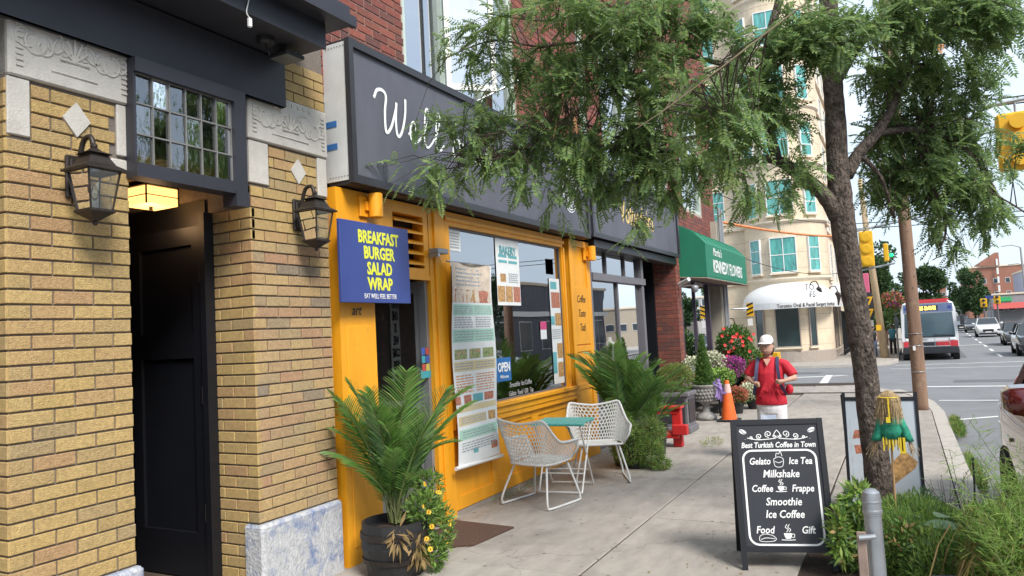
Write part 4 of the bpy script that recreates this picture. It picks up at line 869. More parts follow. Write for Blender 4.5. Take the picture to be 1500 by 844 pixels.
# green awning
aw = thing('green_awning', 'green canvas shop awning with white lettering reading KENNEDY FLOWERS', 'awning', (-3.2, 15.5, 2.4))
y0, y1, xb, xf = 13.42, 17.30, -3.60, -3.06
prof = [(xf, 2.42), (xf, 3.06), (xf - .10, 3.16), (xf - .24, 3.30), (xb, 3.46), (xb, 2.47)]
b = B(); n = len(prof); b.add([(x, y0, z) for x, z in prof] + [(x, y1, z) for x, z in prof], [tuple(range(n))[::-1], tuple(range(n, 2 * n)), (0, 1, n + 1, n), (1, 2, n + 2, n + 1), (2, 3, n + 3, n + 2), (3, 4, n + 4, n + 3)])
b.build('canopy', 'green_canvas', aw)
for k in range(9): y = y0 + .05 + k * (y1 - y0 - .1) / 8; B().tube([(xf - .004, y, 3.05), (xf - .10, y, 3.165), (xf - .24, y, 3.305), (xb + .02, y, 3.45)], .012, 5).build('rib', 'green_canvas', aw)
b = B(); b.tube([(xf, y0, 2.42), (xf, y1, 2.42)], .012); b.tube([(xf, y1, 2.42), (xb, y1, 2.47)], .012); b.tube([(xf, y0, 2.42), (xb, y0, 2.47)], .012); b.box(xb, xf, y0, y1, 2.455, 2.46); b.build('frame', 'rust', aw)
text('lettering', 'KENNEDY FLOWERS', .33, (xf + .003, (y0 + y1) / 2, 2.56), (0, 1, 0), (0, 0, 1), 'white', aw, sx=.92, bold=.006)
text('script_lettering', 'Martha\'s', .22, (xf + .003, y0 + .95, 2.87), (0, 1, 0), (0, 0, 1), 'white', aw, shear=.4)
sc = thing('security_camera', 'white bullet camera on the brick pier beside the green awning', 'camera', (-3.45, 13.2, 2.35)); B().tube([(-3.52, 13.2, 2.33), (-3.30, 13.05, 2.40)], .035, 10).build('housing', 'white', sc); B().tube([(-3.56, 13.22, 2.28), (-3.50, 13.2, 2.33)], .015, 6).build('bracket', 'white', sc)
sc = thing('dome_camera', 'grey dome camera on an arm under the left end of the green awning', 'camera', (-3.3, 13.4, 2.2)); B().tube([(-3.56, 13.4, 2.30), (-3.28, 13.35, 2.30)], .014, 6).build('arm', 'steel', sc); B().lathe([(.02, -.10), (.06, -.07), (.07, 0), (.05, .03)], 12, (-3.28, 13.35, 2.27)).build('dome', 'alu', sc, smooth=True)
# ================================================================ STREET FURNITURE
mat_ = thing('doormat', 'brown coir doormat outside the cafe door', 'doormat', (-3.3, 5.1, 0)); B().hexa([(-3.54, 4.62, 0), (-3.02, 4.90, 0), (-2.96, 5.45, 0), (-3.55, 5.50, 0), (-3.54, 4.62, .014), (-3.02, 4.90, .014), (-2.96, 5.45, .014), (-3.55, 5.50, .014)]).build('mat', mat('coir', (.085, .045, .03), .95, vary=.4, scale=60, bump=.6), mat_)
# --- woven chairs
def make_chair(label):
    t = thing('woven_armchair', label, 'chair', (0, 0, 0), 'white woven chairs at the cafe table')
    half = [(-.325, .20, .585), (-.34, .02, .585), (-.335, -.10, .60), (-.31, -.17, .68), (-.285, -.235, .775), (-.255, -.265, .80), (-.17, -.275, .785), (0, -.28, .765)]
    rim = half + [(-x, y, z) for x, y, z in half[-2::-1]]; rim = spline(rim, 6)
    sh = [(-.235, .20, .40), (-.25, .03, .395), (-.245, -.07, .39), (-.225, -.13, .388), (-.20, -.17, .386), (-.16, -.19, .385), (-.09, -.20, .385), (0, -.205, .384)]
    seat = sh + [(-x, y, z) for x, y, z in sh[-2::-1]]; seat = spline(seat, 6)
    B().tube(rim, .0125, 8).tube([rim[0], (-.30, .215, .50), seat[0]], .0115, 8).tube([rim[-1], (.30, .215, .50), seat[-1]], .0115, 8).build('rim', 'white_cord', t, smooth=True)
    B().tube(seat + [Vector((.12, .215, .40)), Vector((-.12, .215, .40))], .011, 8, closed=True).build('seat_frame', 'white_cord', t, smooth=True)
    N = len(rim)
    def S_(a, v):
        x = a * (N - 1); i = min(int(x), N - 2); f = x - i
        return rim[i].lerp(rim[i + 1], f).lerp(seat[i].lerp(seat[i + 1], f), v)
    b = B(); K = 46; R_ = 11
    for k in range(-R_ // 2 * 2, K + R_):
        for sg_ in (1, -1):
            pts = []
            for r_ in range(R_ + 1):
                a = (k + sg_ * r_ * .5 + (0 if sg_ > 0 else 5.5)) / K
                if 0 <= a <= 1: pts.append(S_(a, r_ / R_))
            if len(pts) > 1: b.tube(pts, .0042, 4, cap=False)
    for r_ in range(1, R_): b.tube([S_(i / 40, r_ / R_) for i in range(41)], .0036, 4, cap=False)
    b.build('woven_back', 'white_cord', t)
    b = B()
    for k in range(-12, 30):
        for sg_ in (1, -1):
            pts = []
            for r_ in range(13):
                u = (k + sg_ * r_ * .9 + (0 if sg_ > 0 else 10)) / 22; v = r_ / 12
                if 0 <= u <= 1: hw = .235 - .05 * max(0, v - .6) * 2.2; pts.append((-hw + 2 * hw * u, .205 - .40 * v, .402 - .022 * math.sin(PI * v) - .02 * v))
            if len(pts) > 1: b.tube(pts, .0048, 4, cap=False)
    b.add([(-.225, .20, .392), (.225, .20, .392), (.16, -.19, .376), (-.16, -.19, .376)], [(0, 1, 2, 3)])
    b.build('woven_seat', 'white_cord', t)
    for s in (-1, 1):
        pts = [(s * .19, .17, .39), (s * .265, .235, .10), (s * .275, .245, .03), (s * .278, .22, .012), (s * .28, 0, .010), (s * .278, -.22, .012), (s * .275, -.245, .03), (s * .265, -.24, .10), (s * .19, -.13, .38)]
        B().tube(spline(pts, 4), .0105, 8).build('sled_leg', 'white_metal_tube', t, smooth=True)
    return t
mat('white_cord', (.66, .655, .63), .6, vary=.08); mat('white_metal_tube', (.68, .68, .66), .4, vary=.08)
ch = make_chair('white woven armchair nearer the cafe door with its back to the camera')
for o_ in (ch,): o_.location = (-3.14, 6.35, 0); o_.rotation_euler = (0, 0, math.radians(-13))
ch.scale = (1.0, 1.0, 1.0)
c2 = copy_tree(ch, (-2.97, 7.46, 0), math.radians(-152), 'white woven armchair beside the big palm, turned towards the camera')
tb = thing('folding_table', 'small turquoise slatted folding table with white crossed legs between the two woven chairs', 'table', (-3.14, 6.95, 0))
ang = math.radians(8); ca, sa = math.cos(ang), math.sin(ang); tp = lambda u, v, z: (-3.14 + u * ca - v * sa, 6.95 + u * sa + v * ca, z)
for i in range(8):
    u0, u1 = -.27 + i * .0675, -.27 + i * .0675 + .060
    b = B(); b.hexa([tp(u0, -.27, .675), tp(u1, -.27, .675), tp(u1, .27, .675), tp(u0, .27, .675), tp(u0, -.27, .69), tp(u1, -.27, .69), tp(u1, .27, .69), tp(u0, .27, .69)]); b.build('slat', 'teal', tb)
b = B()
for v in (-.2, .2): b.hexa([tp(-.27, v - .015, .66), tp(.27, v - .015, .66), tp(.27, v + .015, .66), tp(-.27, v + .015, .66), tp(-.27, v - .015, .675), tp(.27, v - .015, .675), tp(.27, v + .015, .675), tp(-.27, v + .015, .675)])
each(b, 'table_rail', 'teal', tb)
for s in (-1, 1):
    for q in (-1, 1): B().tube([tp(s * .23, q * .22, .66), tp(s * .22, -q * .24, .01)], .009, 8).build('leg', 'white_metal_tube', tb)
b = B()
for q in (-1, 1): b.tube([tp(-.22, q * .24, .02), tp(.22, q * .24, .02)], .008); b.tube([tp(-.22, q * .12, .18), tp(.22, q * .12, .18)], .007)
b.build('stretcher', 'white_metal_tube', tb)

# ================================================================ PLANTS
def leafquad(P, d, n, l, w):
    """rhombus leaf from P along d with side n"""
    return [P, P + d * l * .45 + n * w / 2, P + d * l, P + d * l * .45 - n * w / 2]
def unit(v): v = np.asarray(v, float); return v / (np.linalg.norm(v) + 1e-9)
def frond_mesh(L_=1.0, droop=.5, nleaf=30, ll=.30, seed=0, w=.019, lift=.5, spread=.9):
    """arching palm frond growing from the origin towards +x"""
    r = random.Random(seed); b = B(); pts = []
    p = Vector((0, 0, 0)); a = PI / 2 - .18; st = L_ / 16
    for i in range(17): pts.append(p.copy()); p = p + Vector((math.cos(a), 0, math.sin(a))) * st; a -= droop / 10 * (1 + i * .12)
    b.tube(pts, [.007 * (1 - i / 20) for i in range(17)], 5, m=0)
    for i in range(nleaf):
        t = .28 + .72 * i / nleaf; k = t * 16; j = min(int(k), 15); q = pts[j].lerp(pts[j + 1], k - j); tg_ = (pts[j + 1] - pts[j]).normalized()
        l = ll * math.sin(PI * (.18 + .78 * (t - .28) / .72)) ** .6 * r.uniform(.85, 1.1)
        for s in (-1, 1):
            up = Vector((-tg_.z, 0, tg_.x)); d = (tg_ * (.55 + .5 * t) + Vector((0, s * spread, 0)) + up * (lift * .35 + r.uniform(-.08, .12))).normalized()
            n_ = d.cross(up).normalized() * .3 + up.cross(d).normalized() * 0; side = d.cross(Vector((0, s, 0)) + up * .8).normalized()
            segs = [q]; dd = d.copy(); pp = q.copy()
            for e in range(3): pp = pp + dd * l / 3; segs.append(pp.copy()); dd = (dd + Vector((0, 0, -.07 - .10 * e))).normalized()
            ws = [w * .5, w, w * .75, .001]
            vs = []
            for e in range(4): vs += [segs[e] - side * ws[e] / 2, segs[e] + side * ws[e] / 2]
            b.add(vs, [(0, 1, 3, 2), (2, 3, 5, 4), (4, 5, 7, 6)], 1)
    return b
FR = {}
def frond_data(key, **kw):
    if key in FR: return FR[key]
    o = frond_mesh(**kw).build('frond', ['stem', 'palm_leaf']); me = o.data; bpy.data.objects.remove(o); FR[key] = me; return me
def palm(name, label, loc, n, size, seed, tilt=(.0, 1.0), pal='', pot=None, sector=None, cat='palm'):
    t = thing(name, label, cat, loc); r = random.Random(seed)
    for i in range(n):
        me = frond_data(('palm', pal, i % 5), L_=1.0, droop=(.14, .24, .34, .18, .46)[i % 5], nleaf=(30, 28, 26, 32, 26)[i % 5] + (6 if pal else 0), w=.013 if pal else .018, ll=(.26, .24, .28, .22, .26)[i % 5] * (.80 if pal else 1), seed=i % 5)
        o = bpy.data.objects.new('frond', me); COL.objects.link(o); o.parent = t
        a = (2 * PI * i * .382 + r.uniform(-.3, .3)) if sector is None else r.uniform(*sector)
        k = size * r.uniform(.72, 1.08) * (.58 if i % 4 == 3 else 1); o.scale = (k, k, k); o.location = (r.uniform(-.05, .05), r.uniform(-.05, .05), 0)
        o.rotation_euler = Euler((r.uniform(-.25, .25), r.uniform(*tilt) * .55 + ((.12 if pal else .5) if i % 4 == 3 else 0), a), 'XYZ')
    for i in range(6):
        a = r.uniform(0, 2 * PI); b = B(); b.tube([(0, 0, -.02), (.03 * math.cos(a), .03 * math.sin(a), .2 * size), (.09 * math.cos(a), .09 * math.sin(a), .42 * size)], [.014, .011, .006], 6); o = b.build('stem', 'stem'); o.parent = t
    return t
def leafy(name, mats, centers, n, l, w, seed, parent=None, up=.4, kind=None, m_probs=None, mi_shift=0):
    """cloud of small leaves through ellipsoids: centers = (x,y,z,rx,ry,rz,weight)"""
    r = np.random.default_rng(seed); C_ = np.array(centers, float); wts = C_[:, 6] / C_[:, 6].sum(); k = r.choice(len(C_), n, p=wts)
    d = r.normal(size=(n, 3)); d /= np.linalg.norm(d, axis=1)[:, None]; rad = r.uniform(.25, 1, n) ** .45
    P = C_[k, :3] + d * C_[k, 3:6] * rad[:, None]
    dirv = d * .8 + r.normal(size=(n, 3)) * .6 + np.array([0, 0, up]); dirv /= np.linalg.norm(dirv, axis=1)[:, None]
    sd_ = np.cross(dirv, r.normal(size=(n, 3))); sd_ /= np.linalg.norm(sd_, axis=1)[:, None]
    ll = l * r.uniform(.6, 1.25, n)[:, None]; ww = w * r.uniform(.7, 1.2, n)[:, None]; off = np.zeros(3)
    if parent is not None: off = np.array(parent.location)
    V = np.stack([P, P + dirv * ll * .45 + sd_ * ww / 2, P + dirv * ll, P + dirv * ll * .45 - sd_ * ww / 2], 1) - off
    F = np.arange(n * 4).reshape(n, 4); mi = None
    if isinstance(mats, (list, tuple)) and len(mats) > 1: mi = r.choice(len(mats), n, p=m_probs)
    return fast(name, V.reshape(-1, 3), F, mats, parent, mi, kind)
def pot(root, c, r_, h, m='black_plastic', nm='pot'):
    return B().lathe([(r_ * .72, 0), (r_ * .98, h * .82), (r_ * 1.07, h * .84), (r_ * 1.07, h), (r_ * .93, h), (r_ * .90, h * .86), (.001, h * .86)], 22, c, 0).build(nm, m, root)
# palm by the cafe door in a half barrel
pp = palm('potted_palm', 'tall feathery palm in a black tub at the left of the cafe doorway', (-3.22, 4.20, .34), 40, 1.06, 21, (-.48, .32), pal='thin')
pb = B(); pb.lathe([(.19, 0), (.235, .2), (.225, .36), (.205, .36), (.20, .31), (.001, .31)], 24, (-3.22, 4.20, 0)); pb.build('tub', 'black_plastic', pp)
B().lathe([(.222, .10), (.226, .10), (.232, .13), (.222, .13)], 24, (-3.22, 4.20, 0)).lathe([(.23, .26), (.240, .26), (.238, .30), (.23, .30)], 24, (-3.22, 4.20, 0)).build('hoop', 'bronze', pp)
B().lathe([(.20, .30), (.001, .33)], 20, (-3.22, 4.20, 0)).build('soil', 'soil', pp)
fw = thing('yellow_flower_plant', 'bushy plant with small yellow daisies spilling over the right of the black tub', 'plant', (-3.05, 4.5, .35))
leafy('foliage', ['fern_leaf', 'bush_leaf'], [(-3.04, 4.30, .42, .12, .14, .12, 3), (-2.96, 4.38, .26, .08, .11, .18, 2), (-3.08, 4.42, .54, .10, .12, .12, 1.4), (-2.96, 4.3, .12, .06, .08, .11, 1.4)], 1900, .055, .016, 4, fw)
leafy('dry_leaves', 'dry_leaf', [(-2.99, 4.14, .20, .05, .05, .12, 1), (-3.06, 4.02, .30, .04, .04, .07, .5)], 90, .10, .025, 5, fw, up=-1.2)
random.seed(5); mat('daisy', (.75, .45, .02), .6); mat('daisy_c', (.25, .10, .02), .7)
for i in range(17):
    x, y, z = -2.93 + random.uniform(-.08, .05), 4.27 + random.uniform(-.10, .13), random.uniform(.18, .62)
    N = Vector((random.uniform(.2, 1), random.uniform(-1, .2), random.uniform(.2, .9))).normalized(); a_ = N.orthogonal().normalized(); b_ = N.cross(a_); o3 = Vector((x, y, z)); db = B()
    for k in range(8):
        q = a_ * math.cos(k * PI / 4) + b_ * math.sin(k * PI / 4); s = N.cross(q); v_ = [o3, o3 + q * .012 + s * .006, o3 + q * .021, o3 + q * .012 - s * .006]; n_ = len(db.v)
        if k == 0: db.v.append(tuple(o3))
        m_ = len(db.v); db.v += [tuple(p) for p in v_[1:]]; db.f.append((0, m_, m_ + 1, m_ + 2)); db.m.append(0)
    m_ = len(db.v); c3 = o3 + N * .006; db.v += [tuple(o3 + (a_ * math.cos(t) + b_ * math.sin(t)) * .007 + N * .003) for t in (0, 1.57, 3.14, 4.71)] + [tuple(c3)]; db.f += [(m_, m_ + 1, m_ + 4), (m_ + 1, m_ + 2, m_ + 4), (m_ + 2, m_ + 3, m_ + 4), (m_ + 3, m_, m_ + 4)]; db.m += [1] * 4
    db.build('flower', ['daisy', 'daisy_c'], fw)
# large palm by the second chair and the weeping fern below
p2_ = palm('bushy_palm', 'big bushy palm between the orange pilaster and the grey shopfront', (-2.98, 8.35, .38), 40, 1.10, 9, (-.45, .85))
pot(p2_, (-2.98, 8.35, 0), .2, .42)
p3_ = palm('small_palm', 'smaller palm with pale arching fronds beside the grey planter box', (-2.86, 9.1, .36), 16, .72, 12, (-.2, 1.3)); pot(p3_, (-2.86, 9.1, 0), .16, .36)
fn = thing('trailing_fern', 'light green trailing fern spreading on the pavement under the big palm', 'fern', (-2.8, 8.2, 0))
leafy('foliage', ['fern_leaf', 'bush_leaf', 'dry_leaf'], [(-2.86, 8.15, .26, .24, .20, .22, 3), (-2.66, 8.2, .17, .17, .18, .15, 2), (-2.92, 8.0, .50, .16, .14, .17, 1.4), (-2.72, 8.4, .36, .2, .2, .2, 2), (-2.52, 8.15, .06, .10, .14, .05, .7)], 9000, .06, .008, 21, fw and fn, up=-.1, m_probs=[.62, .28, .10]); pot(fn, (-2.82, 8.2, 0), .14, .22)
# red wooden thing
rd = thing('red_wooden_stand', 'red painted wooden stand with a small drawer box next to the big palm', 'stand', (-2.9, 9.9, 0))
b = B(); b.cbox(-2.80, -2.68, 9.68, 9.78, .0, .50, .008); b.cbox(-3.16, -2.66, 9.64, 9.82, .50, .535, .006); b.cbox(-3.16, -2.72, 9.67, 9.80, .43, .46, .005); b.build('post', 'red', rd)
b = B(); b.cbox(-3.10, -2.70, 9.60, 9.90, .12, .19, .006); b.cbox(-2.78, -2.58, 9.58, 9.68, .17, .30, .01); b.build('brace', 'red', rd)
# grey planter box with a clipped shrub
gp = thing('grey_box_planter', 'square dark grey panelled planter with a brown green shrub by the brick pier', 'planter', (-3.12, 11.1, 0))
b = B(); b.cbox(-3.36, -2.90, 10.88, 11.34, .05, .56, .01); b.cbox(-3.39, -2.87, 10.85, 11.37, .54, .60, .008); b.cbox(-3.39, -2.87, 10.85, 11.37, 0, .09, .008); b.build('box', 'grey_frame', gp)
for (a, c_) in ((-3.32, -2.94),): B().cbox(a, c_, 10.868, 10.882, .15, .50, .01).build('panel', 'sign_frame', gp)
B().cbox(-2.901, -2.888, 10.93, 11.29, .15, .50, .01).build('panel', 'sign_frame', gp)
leafy('foliage', ['bush_leaf', 'dry_leaf', 'fern_leaf'], [(-3.12, 11.1, .80, .28, .27, .22, 1)], 5200, .045, .010, 31, gp, up=.5, m_probs=[.45, .3, .25])
# urn with cone shrub and ribbon
ur = thing('stone_urn', 'grey stone urn with a cone shaped evergreen and purple ribbon by the flower shop', 'urn', (-3.02, 12.5, 0))
B().lathe([(.17, 0), (.17, .06), (.13, .09), (.065, .14), (.055, .24), (.08, .27), (.17, .34), (.205, .45), (.20, .54), (.225, .56), (.225, .585), (.19, .585), (.17, .55), (.001, .55)], 26, (-3.02, 12.5, 0)).build('urn', mat('urn_stone', (.27, .26, .25), .9, vary=.45, scale=22, bump=1, bscale=30), ur, smooth=True)
b = B()
for k in range(22):
    a = 2 * PI * k / 22
    for j in range(4): zz = .33 + j * .055; rr = (.165, .19, .203, .202)[j]; b.ball((-3.02 + rr * math.cos(a + j * .14), 12.5 + rr * math.sin(a + j * .14), zz), .022, 6)
b.build('relief', 'urn_stone', ur)
cn_ = [(-3.02, 12.5, .62 + .1 * i, .17 * (1 - i / 8.5), .17 * (1 - i / 8.5), .10, (1 - i / 9)) for i in range(8)]
leafy('evergreen', ['bush_leaf', 'palm_leaf'], cn_, 5200, .05, .014, 41, ur, up=.8)
rb_ = B()
for s in (-1, 1):
    for k in range(3):
        pts = [(-3.02 + s * .19, 12.36, .62), (-3.02 + s * (.28 + .02 * k), 12.34, .68 - .08 * k), (-3.02 + s * (.25 + .03 * k), 12.36, .50 - .06 * k), (-3.02 + s * (.22 + .04 * k), 12.35, .38 - .03 * k)]
        p_ = spline(pts, 5); w_ = .022
        for a, c_ in zip(p_, p_[1:]): rb_.quad(a - Vector((w_, .01, 0)), c_ - Vector((w_, .01, 0)), c_ + Vector((w_, 0, 0)), a + Vector((w_, 0, 0)))
p_ = spline([(-2.82, 12.36, .58), (-2.72, 12.3, .48), (-2.62, 12.28, .46)], 6)
for a, c_ in zip(p_, p_[1:]): rb_.quad(a - Vector((0, 0, .02)), c_ - Vector((0, 0, .02)), c_ + Vector((0, 0, .02)), a + Vector((0, 0, .02)))
rb_.build('ribbon', mat('purple_ribbon', (.38, .26, .60), .5), ur)
# traffic cone
tc_ = thing('traffic_cone', 'orange traffic cone with a faded white tip beside the stone urn', 'cone', (-2.62, 12.35, 0))
B().cbox(-2.79, -2.45, 12.18, 12.52, .0, .035, .012).build('base', 'black_rubber', tc_)
B().lathe([(.135, .03), (.125, .04), (.05, .56), (.033, .66), (.025, .66)], 24, (-2.62, 12.35, 0)).build('cone', 'cone_orange', tc_, smooth=False)
B().lathe([(.0655, .46), (.0605, .50), (.0475, .60), (.046, .60)], 24, (-2.62, 12.35, 0)).build('reflective_band', mat('pink_band', (.62, .42, .40), .5, vary=.2, scale=20), tc_)
# potted flowers on tiers
tier = thing('flower_display_shelf', 'black stepped shelf carrying the flower pots under the flower shop window', 'shelf', (-3.2, 14, 0))
for (x0, x1, h) in ((-3.52, -3.16, .52), (-3.16, -2.86, .30)): B().cbox(x0, x1, 12.95, 16.2, h - .04, h, .006).build('shelf_board', 'black_paint', tier)
b = B()
for y in (13, 14.5, 16.1):
    for x, h in ((-3.5, .48), (-3.18, .48), (-2.9, .26)): b.box(x - .015, x + .015, y - .015, y + .015, 0, h)
b.build('leg', 'black_paint', tier)
mat('mum_white', (.66, .66, .48), .7, vary=.15); mat('mum_yellow', (.45, .50, .10), .7, vary=.15); mat('mum_purple', (.35, .04, .26), .7, vary=.2); mat('mum_rust', (.42, .12, .07), .7, vary=.25); mat('hib_red', (.62, .03, .03), .6); mat('mum_lime', (.25, .42, .08), .7, vary=.2)
def mum(x, y, z, r_, fm, label, seed, frac=.5, pr=.14):
    t = thing('potted_mum', label, 'potted flowers', (x, y, z), 'potted flowers outside the flower shop'); pot(t, (x, y, z), pr, .20)
    leafy('foliage', 'bush_leaf', [(x, y, z + .28, r_, r_, r_ * .7, 1)], 1300, .045, .014, seed, t)
    leafy('blossom', fm, [(x, y, z + .31, r_ * 1.05, r_ * 1.05, r_ * .74, 1)], int(1700 * frac), .034, .030, seed + 1, t, up=1.0); return t
mum(-3.36, 13.2, .52, .26, 'mum_white', 'round white chrysanthemum directly behind the cone shaped evergreen', 50)
mum(-3.30, 14.2, .55, .30, 'mum_white', 'large cream white chrysanthemum on the upper shelf below the flower shop window', 52, .9)
mum(-2.98, 13.55, .30, .26, 'mum_lime', 'lime green budding chrysanthemum to the right of the urn', 54, .6)
mum(-2.98, 14.4, .44, .30, 'mum_purple', 'magenta purple chrysanthemum behind the traffic cone', 56, 1.1)
mum(-2.86, 15.2, .34, .26, 'mum_lime', 'green leafy pot under the magenta flowers', 58, .15)
mum(-2.70, 13.4, .0, .21, 'mum_rust', 'rust orange chrysanthemum on the ground right of the traffic cone', 60, .9)
mum(-2.52, 14.1, .0, .25, 'mum_white', 'white chrysanthemum on the ground next to the woman in red', 62, .9)
mum(-2.66, 14.9, .0, .23, 'mum_rust', 'second rust orange chrysanthemum further along the ground', 64, .7)
hb = thing('hibiscus_shrub', 'tall red flowering hibiscus at the far end of the flower shop window', 'shrub', (-3.0, 15.4, 0)); pot(hb, (-3.0, 15.4, 0), .2, .4)
leafy('foliage', ['bush_leaf', 'palm_leaf'], [(-3.05, 15.4, 1.15, .36, .36, .38, 3), (-2.85, 15.3, .82, .34, .3, .30, 2)], 3600, .075, .035, 70, hb)
hr = np.random.default_rng(3); fb = B()
for i in range(34):
    c_ = Vector((-2.98 + hr.uniform(-.30, .32), 15.2 + hr.uniform(-.35, .2), hr.uniform(.72, 1.5))); N = Vector((hr.uniform(0, .8), -1, hr.uniform(-.1, .6))).normalized(); a_ = N.orthogonal().normalized(); b_ = N.cross(a_); c_ += N * .1
    for k in range(5):
        q = (a_ * math.cos(k * 2 * PI / 5) + b_ * math.sin(k * 2 * PI / 5)); s = N.cross(q); fb.quad(c_, c_ + q * .022 + s * .017 + N * .008, c_ + q * .038 + N * .012, c_ + q * .022 - s * .017 + N * .008)
fb.build('blossom', 'hib_red', hb)
yt = thing('yellow_crate', 'yellow plastic crate behind the woman in red', 'crate', (-2.6, 16.4, 0)); B().cbox(-2.75, -2.35, 16.2, 16.6, .72, .92, .01).box(-2.72, -2.38, 16.25, 16.55, 0, .72).build('crate', 'traffic_yellow', yt)

# ================================================================ CHALKBOARD
cb_ = thing('chalkboard_a_frame', 'black A-frame board with white cafe menu lettering standing on the pavement', 'sandwich board', (-.77, 5.2, 0))
BL, BR = Vector((-1.035, 4.97, 0)), Vector((-.475, 5.13, 0)); Rt = (BR - BL).normalized(); back = Vector((-Rt.y, Rt.x, 0)); W_ = (BR - BL).length
lean = math.radians(11); Up = (Vector((0, 0, 1)) * math.cos(lean) + back * math.sin(lean)).normalized(); Nn = Rt.cross(Up)
def bp(u, v, h=0): return tuple(BL + Rt * u + Up * v + Nn * h)
def bbox(b, u0, u1, v0, v1, h0, h1, m=None): return b.hexa([bp(u0, v0, h0), bp(u1, v0, h0), bp(u1, v0, h1), bp(u0, v0, h1), bp(u0, v1, h0), bp(u1, v1, h0), bp(u1, v1, h1), bp(u0, v1, h1)], m)
H_ = .955; v0 = .11
bbox(B(), .02, W_ - .02, v0 + .02, H_ - .02, -.012, 0).build('board', 'board_black', cb_)
b = B(); bbox(b, 0, .035, 0, H_, -.02, .010); bbox(b, W_ - .035, W_, 0, H_, -.02, .010); bbox(b, .035, W_ - .035, v0, v0 + .035, -.02, .008); bbox(b, .035, W_ - .035, H_ - .035, H_, -.02, .008); b.build('frame', 'black_paint', cb_)
b = B(); top = BL + Up * H_; bk = BL + back * .42
for o_ in (0, W_ - .03):
    a_, c_ = top + Rt * o_, bk + Rt * o_; b.hexa([tuple(q + d_) for q, ds in ((c_, ((0, 0, 0),)),) for d_ in (Vector((0, 0, 0)), Rt * .03, Rt * .03 + back * .022, back * .022)] + [tuple(a_ + d_ - back * .0) for d_ in (Vector((0, 0, 0)), Rt * .03, Rt * .03 + back * .022, back * .022)])
a_ = BL + Up * (H_ - .02) + back * .03; c_ = BL + back * .40 + Vector((0, 0, .15))
b.hexa([tuple(q) for q in (c_, c_ + Rt * W_, c_ + Rt * W_ + back * .01, c_ + back * .01, a_, a_ + Rt * W_, a_ + Rt * W_ + back * .01, a_ + back * .01)])
b.build('rear_frame', 'black_paint', cb_)
def ct(s, u, v, size, sx_=.85, al='CENTER', nm='lettering', bold=.0012): text(nm, s, size, bp(u, v * .945, .001), Rt, Up, 'chalk', cb_, align=al, shear=.22, sx=sx_, bold=bold)
mid = W_ / 2
ct('Best Turkish Coffee in Town', mid, .815, .050, .80)
ct('Gelato', .165, .700, .062, .80); ct('Ice Tea', .420, .700, .062, .80); ct('Milkshake', mid, .612, .068); ct('Coffee', .165, .515, .062, .80); ct('Frappe', .418, .515, .062, .80)
ct('Smoothie', mid, .425, .068); ct('Ice Coffee', mid, .342, .068); ct('Food', .16, .240, .064); ct('Gift', .425, .240, .064)
b = B(); BPf = lambda u, v, h=0: bp(u, v * .945, h)
def rr(u0, u1, v0_, v1_, r_, n=6): 
    o = []
    for (cx, cy, a0_) in ((u1 - r_, v1_ - r_, 0), (u0 + r_, v1_ - r_, PI / 2), (u0 + r_, v0_ + r_, PI), (u1 - r_, v0_ + r_, 3 * PI / 2)):
        for k in range(n + 1): a = a0_ + PI / 2 * k / n; o.append((cx + r_ * math.cos(a), cy + r_ * math.sin(a)))
    return o + [o[0]]
stroke(b, rr(.062, W_ - .062, .165, .795, .06), .013, BPf, z=.0015); b.build('border_line', 'chalk', cb_)
b = B()
def cs_(pts, w=.004): stroke(b, [(p.x, p.y) for p in spline([Vector((u, v, 0)) for u, v in pts], 6)], w, BPf, z=.0018)
for s in (-1, 1):     # scrollwork
    for (cx, cy, r_, t0, t1) in ((.055, .908, .024, -.5, 2.2), (.115, .893, .020, -.6, 2.1), (.165, .885, .011, -.8, 1.6), (.018, .895, .012, -1, 1)):
        cs_([(mid + s * (cx + r_ * (1 - k / 12) * math.cos(PI * (t0 + (t1 - t0) * k / 9))), cy + r_ * (1 - k / 12) * math.sin(PI * (t0 + (t1 - t0) * k / 9))) for k in range(10)], .0055)
    cs_([(mid + s * .01, .878), (mid + s * .07, .872), (mid + s * .13, .87), (mid + s * .19, .883)], .0055); b.lathe([(.004, 0), (.004, .001)], 6, bp(mid + s * .205, .824, .002))
    cs_([(mid, .935), (mid + s * .012, .92), (mid + s * .02, .90), (mid, .882)], .005)
def bean(u, v, a0_):
    pts = [(.026 * math.cos(t), .015 * math.sin(t)) for t in [i / 12 * 2 * PI for i in range(12)]]
    R2 = lambda x, y: (u + x * math.cos(a0_) - y * math.sin(a0_), v + x * math.sin(a0_) + y * math.cos(a0_))
    top_ = [R2(x, y + .002) for x, y in pts]; b.add([BPf(*q, .0018) for q in top_], [tuple(range(12))])
    return [R2(-.024 + .048 * k / 8, .005 * math.sin(k / 8 * 2 * PI)) for k in range(9)]
l1 = bean(.072, .925, -.5); l2 = bean(W_ - .072, .930, .5)
